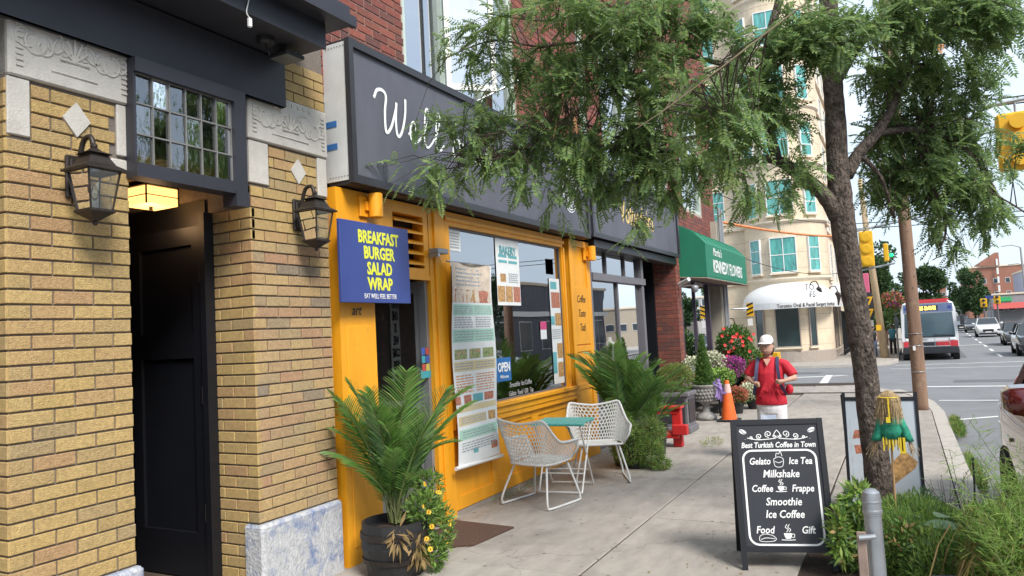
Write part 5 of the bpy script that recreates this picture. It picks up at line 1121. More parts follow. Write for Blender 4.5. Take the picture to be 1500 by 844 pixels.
# cups, ice-cream and food sketches
def cup(u, v, s):
    b.add([BPf(u + x * s, v + y * s, .0018) for x, y in ((-.5, .5), (.5, .5), (.42, .1), (.25, -.2), (-.25, -.2), (-.42, .1))], [(5, 4, 3, 2, 1, 0)])
    cs_([(u + .48 * s, v + .4 * s), (u + .75 * s, v + .35 * s), (u + .7 * s, v + .0 * s), (u + .36 * s, v + .02 * s)], .004); cs_([(u - .8 * s, v - .32 * s), (u, v - .36 * s), (u + .8 * s, v - .32 * s)], .005)
    for q in (-.15, .15): cs_([(u + q * s, v + .65 * s), (u + (q + .2) * s, v + .95 * s), (u + (q - .1) * s, v + 1.25 * s), (u + (q + .1) * s, v + 1.6 * s)], .0045)
cup(.285, .530, .042); cup(.30, .215, .052)
cs_([(.255, .735), (.26, .69), (.285, .68), (.31, .69), (.315, .735), (.285, .75), (.255, .735)], .004); cs_([(.27, .75), (.275, .775), (.29, .77), (.30, .79), (.31, .755)], .004); cs_([(.262, .72), (.285, .71), (.31, .72)], .004)
cs_([(.12, .205), (.13, .225), (.165, .235), (.205, .225), (.225, .205), (.21, .19), (.16, .185), (.125, .19), (.12, .205)], .004); cs_([(.13, .20), (.165, .21), (.215, .205)], .004)
b.build('chalk_drawing', 'chalk', cb_)['kind'] = 'stuff'
b = B()
for l_ in (l1, l2): stroke(b, l_, .004, BPf, z=.0026)
b.build('bean_crease', 'board_black', cb_)
b = B(); bbox(b, .20, .30, H_, H_ + .03, -.008, -.002); b.build('clip', glass('clear_plastic', (.8, .8, .8), .3), cb_)
# --- white board behind the tree
wb = thing('white_a_frame', 'white A-frame board with faded food pictures standing behind the street tree', 'sandwich board', (-.25, 6.7, 0))
BL, BR = Vector((-.50, 6.62, 0)), Vector((.055, 6.62, 0)); Rt = (BR - BL).normalized(); back = Vector((-Rt.y, Rt.x, 0)); W_ = (BR - BL).length; lean = math.radians(9); Up = (Vector((0, 0, 1)) * math.cos(lean) + back * math.sin(lean)).normalized(); Nn = Rt.cross(Up); H_ = .96
bbox(B(), .02, W_ - .02, .08, H_ - .04, -.012, 0).build('board', mat('board_white', (.50, .56, .62), .4, vary=.06), wb)
b = B(); bbox(b, 0, .024, 0, H_ + .02, -.02, .008); bbox(b, W_ - .024, W_, 0, H_ + .02, -.02, .008); bbox(b, .024, W_ - .024, H_ - .05, H_ - .02, -.02, .006); bbox(b, .024, W_ - .024, .06, .085, -.02, .006); b.build('frame', 'black_paint', wb)
b = B(); b.add([bp(u, v, .001) for u, v in ((.30, .28), (.32, .40), (.43, .52), (.52, .43), (.50, .38), (.33, .24))], [(5, 4, 3, 2, 1, 0)]); b.build('pizza_picture', 'food_brown', wb)
b = B(); b.add([bp(u, v, .001) for u, v in ((.06, .60), (.20, .62), (.19, .68), (.08, .67))], [(3, 2, 1, 0)]); b.add([bp(u, v, .001) for u, v in ((.08, .48), (.2, .50), (.18, .56), (.07, .55))], [(3, 2, 1, 0)]); b.build('food_picture', 'food_red', wb)
b = B(); 
for k in range(4): bbox(b, .36, .50 - .02 * k, .16 - .02 * k, .163 - .02 * k, .001, .002)
for k in range(6): bbox(b, .05, .051, .2 + k * .1, .26 + k * .1, .001, .002)
b.build('print', 'print_text', wb)
b = B(); a_, c_ = BL + Up * H_, BL + back * .36
for o_ in (0, W_ - .02): b.tube([tuple(a_ + Rt * o_), tuple(c_ + Rt * o_)], .011, 6)
b.build('rear_frame', 'black_paint', wb)

# leaf litter and grit along the foot of the wall and by the tree pit
def litter(label, cx, cy, rx_, ry_, n, seed, l=.035):
    r = np.random.default_rng(seed); P = np.stack([cx + r.normal(size=n) * rx_, cy + r.normal(size=n) * ry_, np.full(n, .004)], 1); a = r.uniform(0, 6.28, n); d = np.stack([np.cos(a), np.sin(a), r.uniform(0, .15, n)], 1) * (l * r.uniform(.4, 1.2, n))[:, None]; s = np.stack([-np.sin(a), np.cos(a), r.uniform(-.1, .1, n)], 1) * (l * .28)
    V = np.stack([P, P + d * .5 + s, P + d, P + d * .5 - s], 1).reshape(-1, 3); V[:, 2] = np.maximum(V[:, 2], .003); o = fast('leaf_litter', V, np.arange(n * 4).reshape(-1, 4), 'dry_leaf', None, None, 'stuff'); return tag(o, label, 'leaf litter')
litter('tiny dry leaves scattered along the foot of the orange wall', -3.45, 6.6, .10, 1.3, 160, 1, .022); litter('dry leaf litter on the pavement around the chalkboard and tree pit', -.9, 5.6, .45, .9, 150, 2, .025); litter('dry leaves on the pavement under the palms', -2.5, 8.0, .3, .7, 130, 3, .025)
BRANCH = {
 'U1': [(-.33,6.1,4.4,.055),(-.6,6.0,4.7,.035),(-.95,5.7,4.95,.015)],
 'U2': [(-.33,6.1,4.7,.05),(.05,6.3,5.0,.035),(.5,6.6,5.3,.012)],
 'U3': [(-.35,6.1,5.0,.05),(-.45,6.4,5.4,.03),(-.6,6.8,5.8,.012)],
 'U4': [(-.35,6.1,5.2,.04),(-.2,6.05,5.8,.03),(-.3,6.1,6.6,.012)],
 'T': [(-0.242,6.213,-0.070,0.1169), (-0.248,6.191,0.210,0.1118), (-0.269,6.132,0.899,0.1042), (-0.284,6.088,1.408,0.1017), (-0.322,6.032,1.920,0.1017), (-0.342,5.990,2.379,0.1017), (-0.342,5.965,2.735,0.0915), (-0.330,5.939,3.192,0.0839), (-0.330,5.918,3.498,0.0813), (-0.309,5.897,3.954,0.0762), (-0.272,5.874,4.563,0.0610), (-0.318,5.800,5.278,0.0457)],
 'L1': [(-0.351,5.989,2.318,0.0762), (-0.454,5.866,2.505,0.0604), (-0.593,5.726,2.655,0.0499), (-0.725,5.537,2.747,0.0416), (-0.904,5.332,2.722,0.0240), (-1.117,5.220,2.720,0.0192), (-1.447,5.037,2.855,0.0168), (-1.864,4.927,2.907,0.0147), (-2.205,4.856,2.990,0.0100), (-2.615,4.760,2.895,0.0076), (-3.034,4.656,2.863,0.0052)],
 'L2': [(-0.713,5.544,2.736,0.0441), (-0.749,5.506,3.013,0.0367), (-0.753,5.479,3.356,0.0343), (-0.688,5.493,3.647,0.0343), (-0.563,5.532,4.032,0.0294)],
 'L3': [(-0.751,5.503,3.037,0.0245), (-0.964,5.277,3.048,0.0192), (-1.187,5.169,2.917,0.0168), (-1.444,5.035,2.898,0.0144), (-1.696,4.900,2.947,0.0120), (-1.938,4.877,3.083,0.0098), (-2.240,4.829,3.102,0.0075), (-2.691,4.708,3.078,0.0051)],
 'L4': [(-0.753,5.479,3.356,0.0245), (-1.083,5.298,3.474,0.0196), (-1.422,5.112,3.592,0.0171), (-1.764,4.927,3.661,0.0122), (-2.197,4.812,3.684,0.0090), (-2.548,4.733,3.782,0.0071), (-2.972,4.631,3.688,0.0052)],
 'L5': [(-0.314,5.778,4.012,0.0449), (-0.772,5.318,3.903,0.0336), (-1.260,4.953,3.841,0.0236), (-1.714,4.828,3.838,0.0144), (-2.099,4.740,3.828,0.0098), (-2.531,4.618,3.944,0.0050)],
 'R1': [(-0.291,5.998,2.640,0.0610), (-0.197,6.036,2.803,0.0508), (-0.069,6.093,2.948,0.0432), (0.074,6.153,3.168,0.0305), (0.226,6.209,3.516,0.0254), (0.454,6.305,3.858,0.0203)],
 'R2': [(-0.321,5.935,3.319,0.0457), (-0.114,5.911,3.601,0.0399), (0.110,5.905,3.747,0.0294), (0.497,5.993,3.779,0.0192), (0.768,6.036,3.579,0.0094)],
 'R3': [(-0.069,6.093,2.948,0.0305), (0.187,6.339,2.983,0.0259), (0.440,6.590,2.914,0.0211), (0.632,6.707,2.665,0.0132), (0.752,6.789,2.394,0.0053)],
 'R4': [(0.187,6.339,2.983,0.0207), (0.256,6.512,2.635,0.0158), (0.345,6.585,2.260,0.0105), (0.282,6.567,2.053,0.0053)],
 'R5': [(-0.197,6.036,2.803,0.0254), (-0.067,6.118,2.617,0.0152), (-0.000,6.286,2.321,0.0104)],
 'D1': [(-0.329,4.125,3.258,0.0130), (-0.558,3.961,3.062,0.0121), (-0.782,3.801,2.867,0.0105), (-0.997,3.699,2.710,0.0084), (-1.144,3.629,2.614,0.0042)],
 'D2': [(0.622,6.711,2.534,0.0132), (0.743,6.335,2.346,0.0147), (0.894,6.089,2.144,0.0162)],
}
CLUMPS = [
 (-.9,5.6,4.75,.55,.35,60),(-.2,6.0,5.0,.6,.4,70),(.5,6.4,4.8,.6,.4,60),(-.6,6.6,5.3,.6,.4,60),(.1,5.6,5.5,.5,.4,60),(-.3,6.2,6.0,.6,.45,70),(.4,6.9,5.5,.5,.4,50),(-1.2,6.8,4.9,.5,.35,50),(-.3,6.0,6.6,.4,.35,50),(.9,5.8,4.5,.4,.3,40),
 (-2.679,4.661,3.840,0.305,0.229,70),
 (-2.814,4.611,3.543,0.229,0.203,55),
 (-2.313,4.625,3.866,0.269,0.196,130),
 (-1.847,4.763,3.774,0.336,0.216,190),
 (-1.412,4.775,3.622,0.370,0.231,230),
 (-1.062,4.957,3.648,0.231,0.185,90),
 (-2.433,4.925,3.527,0.311,0.207,170),
 (-2.040,4.913,3.415,0.299,0.250,190),
 (-1.667,4.888,3.330,0.288,0.240,190),
 (-1.314,4.850,3.293,0.277,0.231,190),
 (-2.729,4.788,3.259,0.362,0.155,170),
 (-3.009,4.646,3.198,0.259,0.114,60),
 (-2.239,4.943,3.102,0.356,0.203,210),
 (-2.438,4.969,2.853,0.362,0.207,210),
 (-2.756,4.799,2.898,0.259,0.166,110),
 (-1.955,5.002,2.785,0.349,0.200,190),
 (-3.148,4.595,2.870,0.181,0.093,26),
 (-3.230,4.565,2.693,0.207,0.072,30),
 (-2.933,4.722,2.675,0.207,0.104,40),
 (-2.457,4.864,2.606,0.229,0.112,55),
 (-2.131,4.929,2.496,0.200,0.160,60),
 (-1.527,4.989,2.937,0.336,0.216,210),
 (-1.508,5.021,2.623,0.288,0.192,150),
 (-1.821,5.092,2.503,0.250,0.150,70),
 (-1.600,4.999,2.243,0.144,0.115,26),
 (-0.963,4.390,2.793,0.203,0.244,130),
 (-1.161,4.978,2.613,0.277,0.162,110),
 (-0.764,4.399,2.537,0.159,0.238,120),
 (-0.828,5.110,3.218,0.231,0.231,120),
 (-0.780,5.110,3.585,0.162,0.162,36),
 (-0.553,5.265,3.063,0.185,0.277,130),
 (-0.457,5.284,3.520,0.277,0.231,190),
 (-0.286,5.157,3.389,0.177,0.266,110),
 (-0.551,5.526,2.590,0.192,0.144,50),
 (-0.809,5.178,2.384,0.231,0.116,36),
 (-1.310,5.139,2.419,0.168,0.096,30),
 (-0.670,5.475,2.429,0.192,0.096,30),
 (-0.145,5.228,3.425,0.266,0.222,170),
 (0.145,5.818,3.632,0.336,0.216,190),
 (0.482,5.999,3.588,0.336,0.240,210),
 (0.751,5.918,3.517,0.231,0.208,180),
 (0.032,6.231,3.355,0.311,0.233,130),
 (0.376,6.411,3.361,0.311,0.259,170),
 (0.673,6.569,3.343,0.233,0.207,110),
 (0.003,6.466,3.017,0.268,0.241,170),
 (0.291,6.614,3.054,0.268,0.268,190),
 (0.521,6.742,2.959,0.241,0.268,150),
 (-0.073,6.452,2.646,0.204,0.204,130),
 (0.211,6.602,2.629,0.295,0.241,230),
 (0.463,6.743,2.507,0.214,0.214,150),
 (-0.091,6.459,2.405,0.161,0.134,40),
 (0.287,6.669,2.249,0.129,0.188,60),
 (0.569,6.820,2.205,0.139,0.172,45),
 (0.332,6.708,2.031,0.086,0.096,18),
 (0.769,5.980,2.776,0.065,0.129,24),
 (0.717,5.970,2.525,0.092,0.055,10),
 (0.713,6.885,2.358,0.086,0.129,20),
 (-2.960,4.626,3.843,0.104,0.052,6),
 (-3.460,4.542,2.907,0.095,0.053,8),
 (-3.423,4.571,2.773,0.079,0.053,7),
]
# ================================================================ STREET TREE
tr = thing('street_tree', 'locust-like street tree with dark ringed trunk and feathery leaves over the pavement', 'tree', (-.22, 6.05, 0))
b = B(); random.seed(2)
def rough_tube(b, pts, n, amp):
    P = spline([Vector(p[:3]) for p in pts], 6); R_ = spline([Vector((p[3], 0, 0)) for p in pts], 6); k = len(b.v)
    b.tube(P, [max(r_.x, .002) for r_ in R_], n)
    for i in range(k, len(b.v)):
        c_ = P[(i - k) // n]; v = Vector(b.v[i]); d = v - c_; b.v[i] = tuple(c_ + d * (1 + amp * (math.sin((i - k) % n * 2.4 + ((i - k) // n) * .35) * .5 + random.uniform(-.6, .6))))
P0 = BRANCH['T'] = [(*p[:3], p[3] * .83) for p in BRANCH['T']]; rough_tube(b, [(P0[0][0] + .01, P0[0][1], -.1, .16)] + P0, 18, .09)
b.build('trunk', 'bark', tr, smooth=True)
for k_, pts in BRANCH.items():
    if k_ == 'T': continue
    b = B(); rough_tube(b, [(*p[:3], p[3] * (.40 if k_[0] == 'D' else .9)) for p in pts], 8, .12); b.build('branch', 'bark' if k_ != 'D1' else mat('pale_twig', (.15, .12, .07), .9, vary=.4), tr, smooth=True)
nodes = np.array([tuple(q) for k_, pts in BRANCH.items() if k_ != 'T' for q in spline([Vector(p[:3]) for p in pts], 5)])
LV = []; tw = B()
def compound(P, d, L_, npair, ll, lw, r):
    """pinnate leaf hanging from P in direction d: arrays of leaflet quads"""
    up = np.array([0, 0, 1.0]); side = unit(np.cross(d, up) + r.normal(size=3) * .25); nrm = unit(np.cross(side, d)); out = []
    q = P.copy(); dd = d.copy(); st = L_ / (npair + 1)
    for i in range(npair):
        q = q + dd * st; dd = unit(dd + np.array([0, 0, -.045 - r.random() * .03])); t = (i + 1) / npair; l = ll * (1 - .35 * abs(t - .45) * 1.4) * r.uniform(.85, 1.12)
        for s in (-1, 1):
            ld = unit(side * s + dd * .45 + nrm * r.normal() * .12 + np.array([0, 0, -.22])); wd = unit(np.cross(ld, nrm + side * r.normal() * .2)) * lw
            out.append((q, q + ld * l * .42 + wd, q + ld * l, q + ld * l * .42 - wd))
    ld = unit(dd); wd = side * lw; out.append((q, q + ld * ll * .45 + wd, q + ld * ll, q + ld * ll * .45 - wd)); return out
rr_ = np.random.default_rng(12)
for (x, y, z, rw, rh, n) in CLUMPS:
    n = int(n * (1.15 if x > -.35 else .92) * (.55 if x < -2.05 else 1))
    c_ = np.array([x, y, z]); nt_ = max(2, n // 7); near = nodes[np.argsort(((nodes - c_) ** 2).sum(1))[:12]]
    for t_ in range(nt_):
        e = rr_.normal(size=3); e /= np.linalg.norm(e); e = c_ + e * np.array([rw, max(rw, .25), rh]) * rr_.random() ** .4 * 1.02
        a_ = near[rr_.integers(len(near))]
        # stay inside the clump so that twigs do not cross the open street
        if np.linalg.norm(a_ - e) > 1.1: a_ = c_ + (a_ - c_) * min(1, .7 / np.linalg.norm(a_ - c_))
        m_ = (a_ + e) / 2 + np.array([0, 0, .06 + .08 * rr_.random()]); tw.tube([tuple(a_), tuple(m_), tuple(e)], [.0045, .003, .0012], 4, cap=False)
        for k in range(n // nt_ + 1):
            s = .42 + .58 * (k + .5) / (n // nt_ + 1); q = a_ * (1 - s) ** 2 + 2 * m_ * s * (1 - s) + e * s * s
            if ((q - c_) ** 2 / np.array([rw, max(rw, .3), rh]) ** 2).sum() > 1.9: q = c_ + (q - c_) * .6
            dv = unit(unit(e - a_) * .5 + rr_.normal(size=3) * .75 + np.array([0, 0, -.18])); LV += compound(q, dv, rr_.uniform(.13, .23), int(rr_.integers(8, 12)), rr_.uniform(.034, .052), rr_.uniform(.0062, .0092), rr_)
tw.build('twig', 'twig', tr)['kind'] = 'stuff'
LV = np.array(LV); print('leaflets', len(LV)); fast('crown', LV.reshape(-1, 3) - np.array(tr.location), np.arange(len(LV) * 4).reshape(-1, 4), 'leaf', tr, None, 'stuff')
mat('dry_pod', (.42, .20, .08), .8, vary=.3)
yl = np.array([q for i in range(5) for q in compound(np.array([(-1.82, 4.45, 3.02), (-.25, 5.6, 3.65), (.15, 5.6, 3.9), (.35, 5.6, 3.4)][i % 4]) + rr_.normal(size=3) * .06, unit(np.array([0, 0, -1]) + rr_.normal(size=3) * .2),   .12, 5, .03, .006, rr_)])
fast('dry_leaves', yl.reshape(-1, 3) - np.array(tr.location), np.arange(len(yl) * 4).reshape(-1, 4), 'dry_pod', tr, None, 'stuff')
# ================================================================ TREE PIT PLANTING AND NEAR OBJECTS
pl1 = thing('fennel_clump', 'bright feathery green plants filling the tree pit in front of the trunk', 'plants', (-.15, 5.1, 0))
leafy('foliage', ['fern_leaf', 'bush_leaf', 'sage_leaf'], [(-.12, 5.15, .16, .18, .24, .22, 4), (.07, 5.0, .10, .2, .28, .24, 3), (-.04, 5.5, .26, .24, .25, .14, 2), (.12, 5.5, .20, .15, .2, .14, 1.5)], 21000, .055, .0065, 80, pl1, up=.8, m_probs=[.74, .12, .14])
leafy('pale_leaves', ['bush_leaf', 'dry_leaf', 'fern_leaf'], [(.12, 5.0, .16, .12, .12, .10, 1), (-.08, 5.0, .26, .14, .14, .1, 1)], 900, .045, .022, 81, pl1, up=.3, m_probs=[.5, .2, .3])
pl2 = thing('yellow_green_leaf_plant', 'pale yellow green leafy plant between the chalkboard and the galvanised post', 'plant', (-.42, 5.2, 0))
leafy('foliage', ['fern_leaf', 'sage_leaf', 'dry_leaf'], [(-.36, 5.2, .16, .10, .14, .20, 3), (-.33, 5.15, .42, .09, .1, .12, 1), (-.44, 5.05, .26, .05, .08, .18, 1)], 2200, .075, .022, 82, pl2, up=.1, m_probs=[.86, .10, .04])
fb = B(); fb.ball((-.28, 5.0, .42), .022, 8); fb.ball((-.26, 5.02, .39), .018, 8); fb.build('blossom', 'daisy', pl2)
pl3 = thing('sage_plant', 'silvery sage green foliage with a broad leaf at the foot of the street tree', 'plant', (.1, 5.5, 0))
b = B()
for (x, y, z, a, s) in ((.06, 5.1, .34, .3, .11), (.14, 5.15, .30, -.6, .10), (.10, 5.2, .37, 1.2, .08), (-.02, 5.2, .36, 2.2, .08)):
    c_ = Vector((x, y, z)); d = Vector((math.cos(a), math.sin(a), .1)); e = Vector((-d.y, d.x, .25)); pr = []
    for i in range(9): t = i / 8; w__ = s * .55 * math.sin(PI * t) ** .7; pr.append((c_ + d * s * (t * 2 - .4) - e * w__ - Vector((0, 0, .04 * t * t)), c_ + d * s * (t * 2 - .4) + e * w__ - Vector((0, 0, .04 * t * t))))
    for (p, q), (p2, q2) in zip(pr, pr[1:]): b.quad(p, p2, q2, q)
b.build('broad_leaf', 'sage_leaf', pl3)
leafy('foliage', 'sage_leaf', [(.02, 5.7, .26, .12, .12, .16, 1), (.18, 5.4, .2, .12, .12, .12, 1)], 700, .05, .015, 83, pl3)
pl4 = thing('wispy_fennel', 'tall wispy green fennel in front of the parked red car', 'plant', (.42, 4.4, 0))
r4 = random.Random(4); b = B(); lv = []
for i in range(34):
    x, y = .42 + r4.gauss(0, .09), 4.4 + r4.gauss(0, .3); h = r4.uniform(.55, 1.02); lx, ly = r4.gauss(0, .12) - .04, r4.gauss(0, .14)
    pts = [(x + lx * t * t, y + ly * t * t, h * t) for t in (0, .25, .5, .75, 1)]; b.tube(pts, [.004, .0035, .003, .002, .001], 4)
    for k in range(60):
        t = r4.uniform(.3, 1.0); p = np.array([x + lx * t * t, y + ly * t * t, h * t])
        for m_ in range(3):
            d = unit([r4.gauss(0, 1), r4.gauss(0, 1), r4.gauss(.5, .5)]); l = r4.uniform(.03, .07); s = unit(np.cross(d, [r4.gauss(0, 1) for _ in range(3)])) * .0011; lv.append((p - s, p + s, p + s + d * l, p - s + d * l)); p = p + d * l * .6
b.build('stem', 'stem', pl4); lv = np.array(lv); fast('feathery_leaves', lv.reshape(-1, 3) - np.array(pl4.location), np.arange(len(lv) * 4).reshape(-1, 4), 'fern_leaf', pl4, None, 'stuff')
pl5 = thing('seedy_grass_clump', 'yellowing strappy leaves and seed heads at the lower right beside the kerb', 'plants', (.33, 4.6, 0))
leafy('foliage', ['bush_leaf', 'dry_leaf', 'fern_leaf'], [(.30, 4.75, .30, .10, .30, .22, 2), (.36, 4.3, .38, .10, .25, .26, 2), (.28, 4.5, .1, .12, .3, .14, 1.5)], 4200, .085, .013, 86, pl5, up=.6, m_probs=[.3, .15, .55])
b = B()
for i in range(70):
    x, y, z = .33 + r4.gauss(0, .07), 4.5 + r4.gauss(0, .25), r4.uniform(.25, .55); dx, dy = r4.gauss(0, .09) - .05, r4.gauss(0, .08)
    q = [Vector((x + dx * t, y + dy * t, z + .12 * t - .42 * t * t)) for t in (0, .33, .66, 1)]
    for a_, c_ in zip(q, q[1:]): b.quad(a_ - Vector((.004, .003, 0)), c_ - Vector((.003, .002, 0)), c_ + Vector((.003, .002, 0)), a_ + Vector((.004, .003, 0)))
b.build('strap_leaf', 'dry_leaf', pl5)['kind'] = 'stuff'
pl6 = thing('brush_plant', 'thin grey green twiggy plant right of the tree in front of the pavement slabs', 'plant', (.2, 5.7, 0))
b = B(); lv = []
for i in range(26):
    x, y = .18 + r4.gauss(0, .07), 5.8 + r4.gauss(0, .1); h = r4.uniform(.25, .55); lx, ly = r4.gauss(0, .12), r4.gauss(0, .1); b.tube([(x, y, 0), (x + lx * .3, y + ly * .3, h * .5), (x + lx, y + ly, h)], [.003, .002, .001], 3)
    for k in range(16): t = r4.uniform(.35, 1); p = np.array([x + lx * t, y + ly * t, h * t]); d = unit([r4.gauss(0, 1), r4.gauss(0, 1), .5]); s = unit(np.cross(d, [0, 0, 1])) * .004; lv.append((p, p + d * .018 + s, p + d * .036, p + d * .018 - s))
b.build('stem', 'twig', pl6); lv = np.array(lv); fast('foliage', lv.reshape(-1, 3) - np.array(pl6.location), np.arange(len(lv) * 4).reshape(-1, 4), 'sage_leaf', pl6, None, 'stuff')
hose = thing('bent_pipe', 'thin dark pipe curving up out of the plants beside the kerb', 'pipe', (.2, 5.9, .2)); B().tube(spline([(.02, 5.6, .12), (.22, 5.65, .20), (.30, 5.7, .28), (.33, 5.75, .40), (.34, 5.8, .62)], 6), .006, 6).build('pipe', 'black_plastic', hose)
tag(leafy('kerb_weeds', ['bush_leaf', 'fern_leaf', 'dry_leaf'], [(.56, 12.2, -.05, .06, 1.0, .05, 2), (.54, 9, -.08, .04, 1.2, .03, 1)], 2600, .09, .008, 90, None, up=1.6, m_probs=[.5, .35, .15]), 'tuft of grass growing in the gutter', 'grass')['kind'] = 'stuff'
leafy('pavement_weeds', ['fern_leaf', 'dry_leaf'], [(-2.35, 9.9, .03, .14, .3, .05, 1), (-3.55, 6.6, .02, .03, .6, .03, .6)], 420, .05, .006, 91, None, up=1, m_probs=[.6, .4])['kind'] = 'stuff'
tub = thing('black_bucket', 'black plastic tub of soil among the plants at the bottom right', 'tub', (.12, 4.45, 0)); B().lathe([(.13, 0), (.165, .20), (.175, .20), (.175, .225), (.16, .225), (.15, .15), (.001, .15)], 24, (.14, 4.35, .0)).build('tub', 'black_plastic', tub)
tp_ = thing('terracotta_pot', 'small buff clay pot at the bottom edge beside the black tub', 'pot', (.02, 4.1, .2)); B().lathe([(.03, 0), (.042, .06), (.046, .06), (.046, .075), (.038, .075), (.035, .05), (.001, .05)], 20, (.06, 4.12, .20)).build('pot', mat('clay', (.42, .30, .17), .8, vary=.2), tp_)
B().lathe([(.10, 0), (.10, .2)], 12, (.06, 4.12, 0)).build('stand', 'soil', tp_)
bo = thing('galvanised_post', 'galvanised steel post with a domed cap in front of the tree', 'post', (-.13, 2.5, 0))
B().lathe([(.030, 0), (.0245, 1.0), (.0265, 1.0), (.0265, 1.05), (.024, 1.066), (.014, 1.075), (.001, 1.078)], 26, (-.125, 2.5, 0)).build('tube', 'steel', bo, smooth=False); smooth_by_angle(bo.children[0], 30)
B().lathe([(.0272, 1.005), (.028, 1.008), (.028, 1.014), (.0272, 1.017)], 26, (-.125, 2.5, 0)).lathe([(.0272, 1.036), (.028, 1.04), (.0272, 1.044)], 26, (-.125, 2.5, 0)).build('cap_ring', 'steel', bo)
B().cbox(-.172, -.146, 2.462, 2.467, .2, .955, .002).build('sign_strip', 'rust', bo); B().tube([(-.165, 2.45, .94), (-.12, 2.46, .945)], .008, 8).build('bolt', 'steel', bo)
# straw doll
dl = thing('straw_doll', 'straw scarecrow doll in a green shirt with yellow ribbon on a stick by the tree', 'doll', (-.12, 5.45, .2))
B().tube([(-.135, 5.45, .25), (-.125, 5.45, .95)], .007, 8).build('stick', mat('stick', (.40, .24, .12), .7), dl)
def cloth_blob(name, rings, m, parent, n=16, wob=.12, seed=1):
    r_ = random.Random(seed); R_ = []
    for (c_, a_, b_) in rings: R_.append([(c_[0] + a_ * math.cos(2 * PI * i / n) * (1 + r_.uniform(-wob, wob)), c_[1] + b_ * math.sin(2 * PI * i / n) * (1 + r_.uniform(-wob, wob)), c_[2] + r_.uniform(-.004, .004)) for i in range(n)])
    return B().loft(R_).build(name, m, parent, smooth=True)
mat('doll_green', (.02, .24, .15), .8, vary=.6, scale=45); mat('straw', (.40, .29, .16), .9, vary=.5, scale=60); mat('doll_yellow', (.75, .55, .03), .7)
cloth_blob('shirt', [((-.12, 5.45, .965), .03, .03), ((-.12, 5.45, .945), .062, .045), ((-.12, 5.45, .90), .07, .05), ((-.12, 5.45, .84), .07, .05), ((-.12, 5.45, .79), .06, .045), ((-.12, 5.45, .785), .01, .01)], 'doll_green', dl)
for s in (-1, 1):
    rg = []
    for t in range(6): tt = t / 5; rg.append(((-.12 + s * (.05 + .045 * tt), 5.45, .925 - .15 * tt), .026 + .006 * tt, .03))
    cloth_blob('sleeve', rg, 'doll_green', dl, seed=3 + s)
    b = B()
    for k in range(26): b.tube([(-.12 + s * .097 + r4.gauss(0, .010), 5.45 + r4.gauss(0, .012), .79), (-.12 + s * (.105 + .01) + r4.gauss(0, .018), 5.44 + r4.gauss(0, .018), .69 + r4.uniform(-.03, .03))], .0012, 3)
    b.build('straw_hand', 'straw', dl)
B().ball((-.125, 5.45, 1.035), .052, 14, sz=1.15).build('head', 'straw', dl, smooth=True)
b = B()
for k in range(420):
    a_ = r4.uniform(0, 2 * PI); st_ = (-.125 + .015 * math.cos(a_), 5.45 + .015 * math.sin(a_), 1.10); md = (-.125 + .062 * math.cos(a_) + r4.gauss(0, .004), 5.45 + .062 * math.sin(a_) + r4.gauss(0, .004), 1.04 + r4.gauss(0, .01)); en = (-.125 + .068 * math.cos(a_) + r4.gauss(0, .012), 5.45 + .062 * math.sin(a_) + r4.gauss(0, .01), .93 + r4.uniform(-.05, .05)); b.tube([st_, md, en], .0014, 3)
b.build('straw_hair', 'straw', dl)['kind'] = 'stuff'
b = B(); b.lathe([(.060, 0), (.062, .003), (.060, .006)], 18, (-.125, 5.45, 1.055)); b.box(-.129, -.120, 5.378, 5.384, .93, 1.06); b.box(-.145, -.12, 5.376, 5.382, .90, .935); b.build('yellow_ribbon', 'doll_yellow', dl)
b = B()
for k in range(14): x = -.175 + k * .009; b.box(x, x + .0075, 5.41 + .02 * (k % 2), 5.414 + .02 * (k % 2), .745 + (.02 * ((k * 7) % 3)) - .03, .80)
b.box(-.10 + .02, -.045, 5.41, 5.414, .70, .80); b.build('yellow_skirt', 'doll_yellow', dl)

# ================================================================ UTILITY POLE
po_ = thing('wooden_utility_pole', 'brown wooden utility pole at the street corner in front of the bus', 'pole', (.16, 14.0, 0))
b = B(); rough_tube(b, [(.16, 14, -.1, .110), (.16, 14, 1.2, .104), (.15, 14, 3.3, .096), (.13, 14, 6.0, .09), (.12, 14, 8.5, .08)], 18, .03); b.build('shaft', 'pole_wood', po_, smooth=True)
b = B()
for z in (1.05, 1.25, .62): b.lathe([(.116, 0), (.119, .004), (.116, .008)], 18, (.158, 14, z))
for k in range(14): a_ = -PI / 2 + (k % 5 - 2) * .35; z = .5 + k * .19; b.box(.158 + .112 * math.cos(a_) - .006, .158 + .112 * math.cos(a_) + .006, 14 + .112 * math.sin(a_) - .01, 14 + .112 * math.sin(a_) + .004, z, z + .012)
b.build('wire_and_staples', 'steel', po_)
B().box(.11, .15, 13.875, 13.885, .98, 1.05).build('tag', 'white', po_)
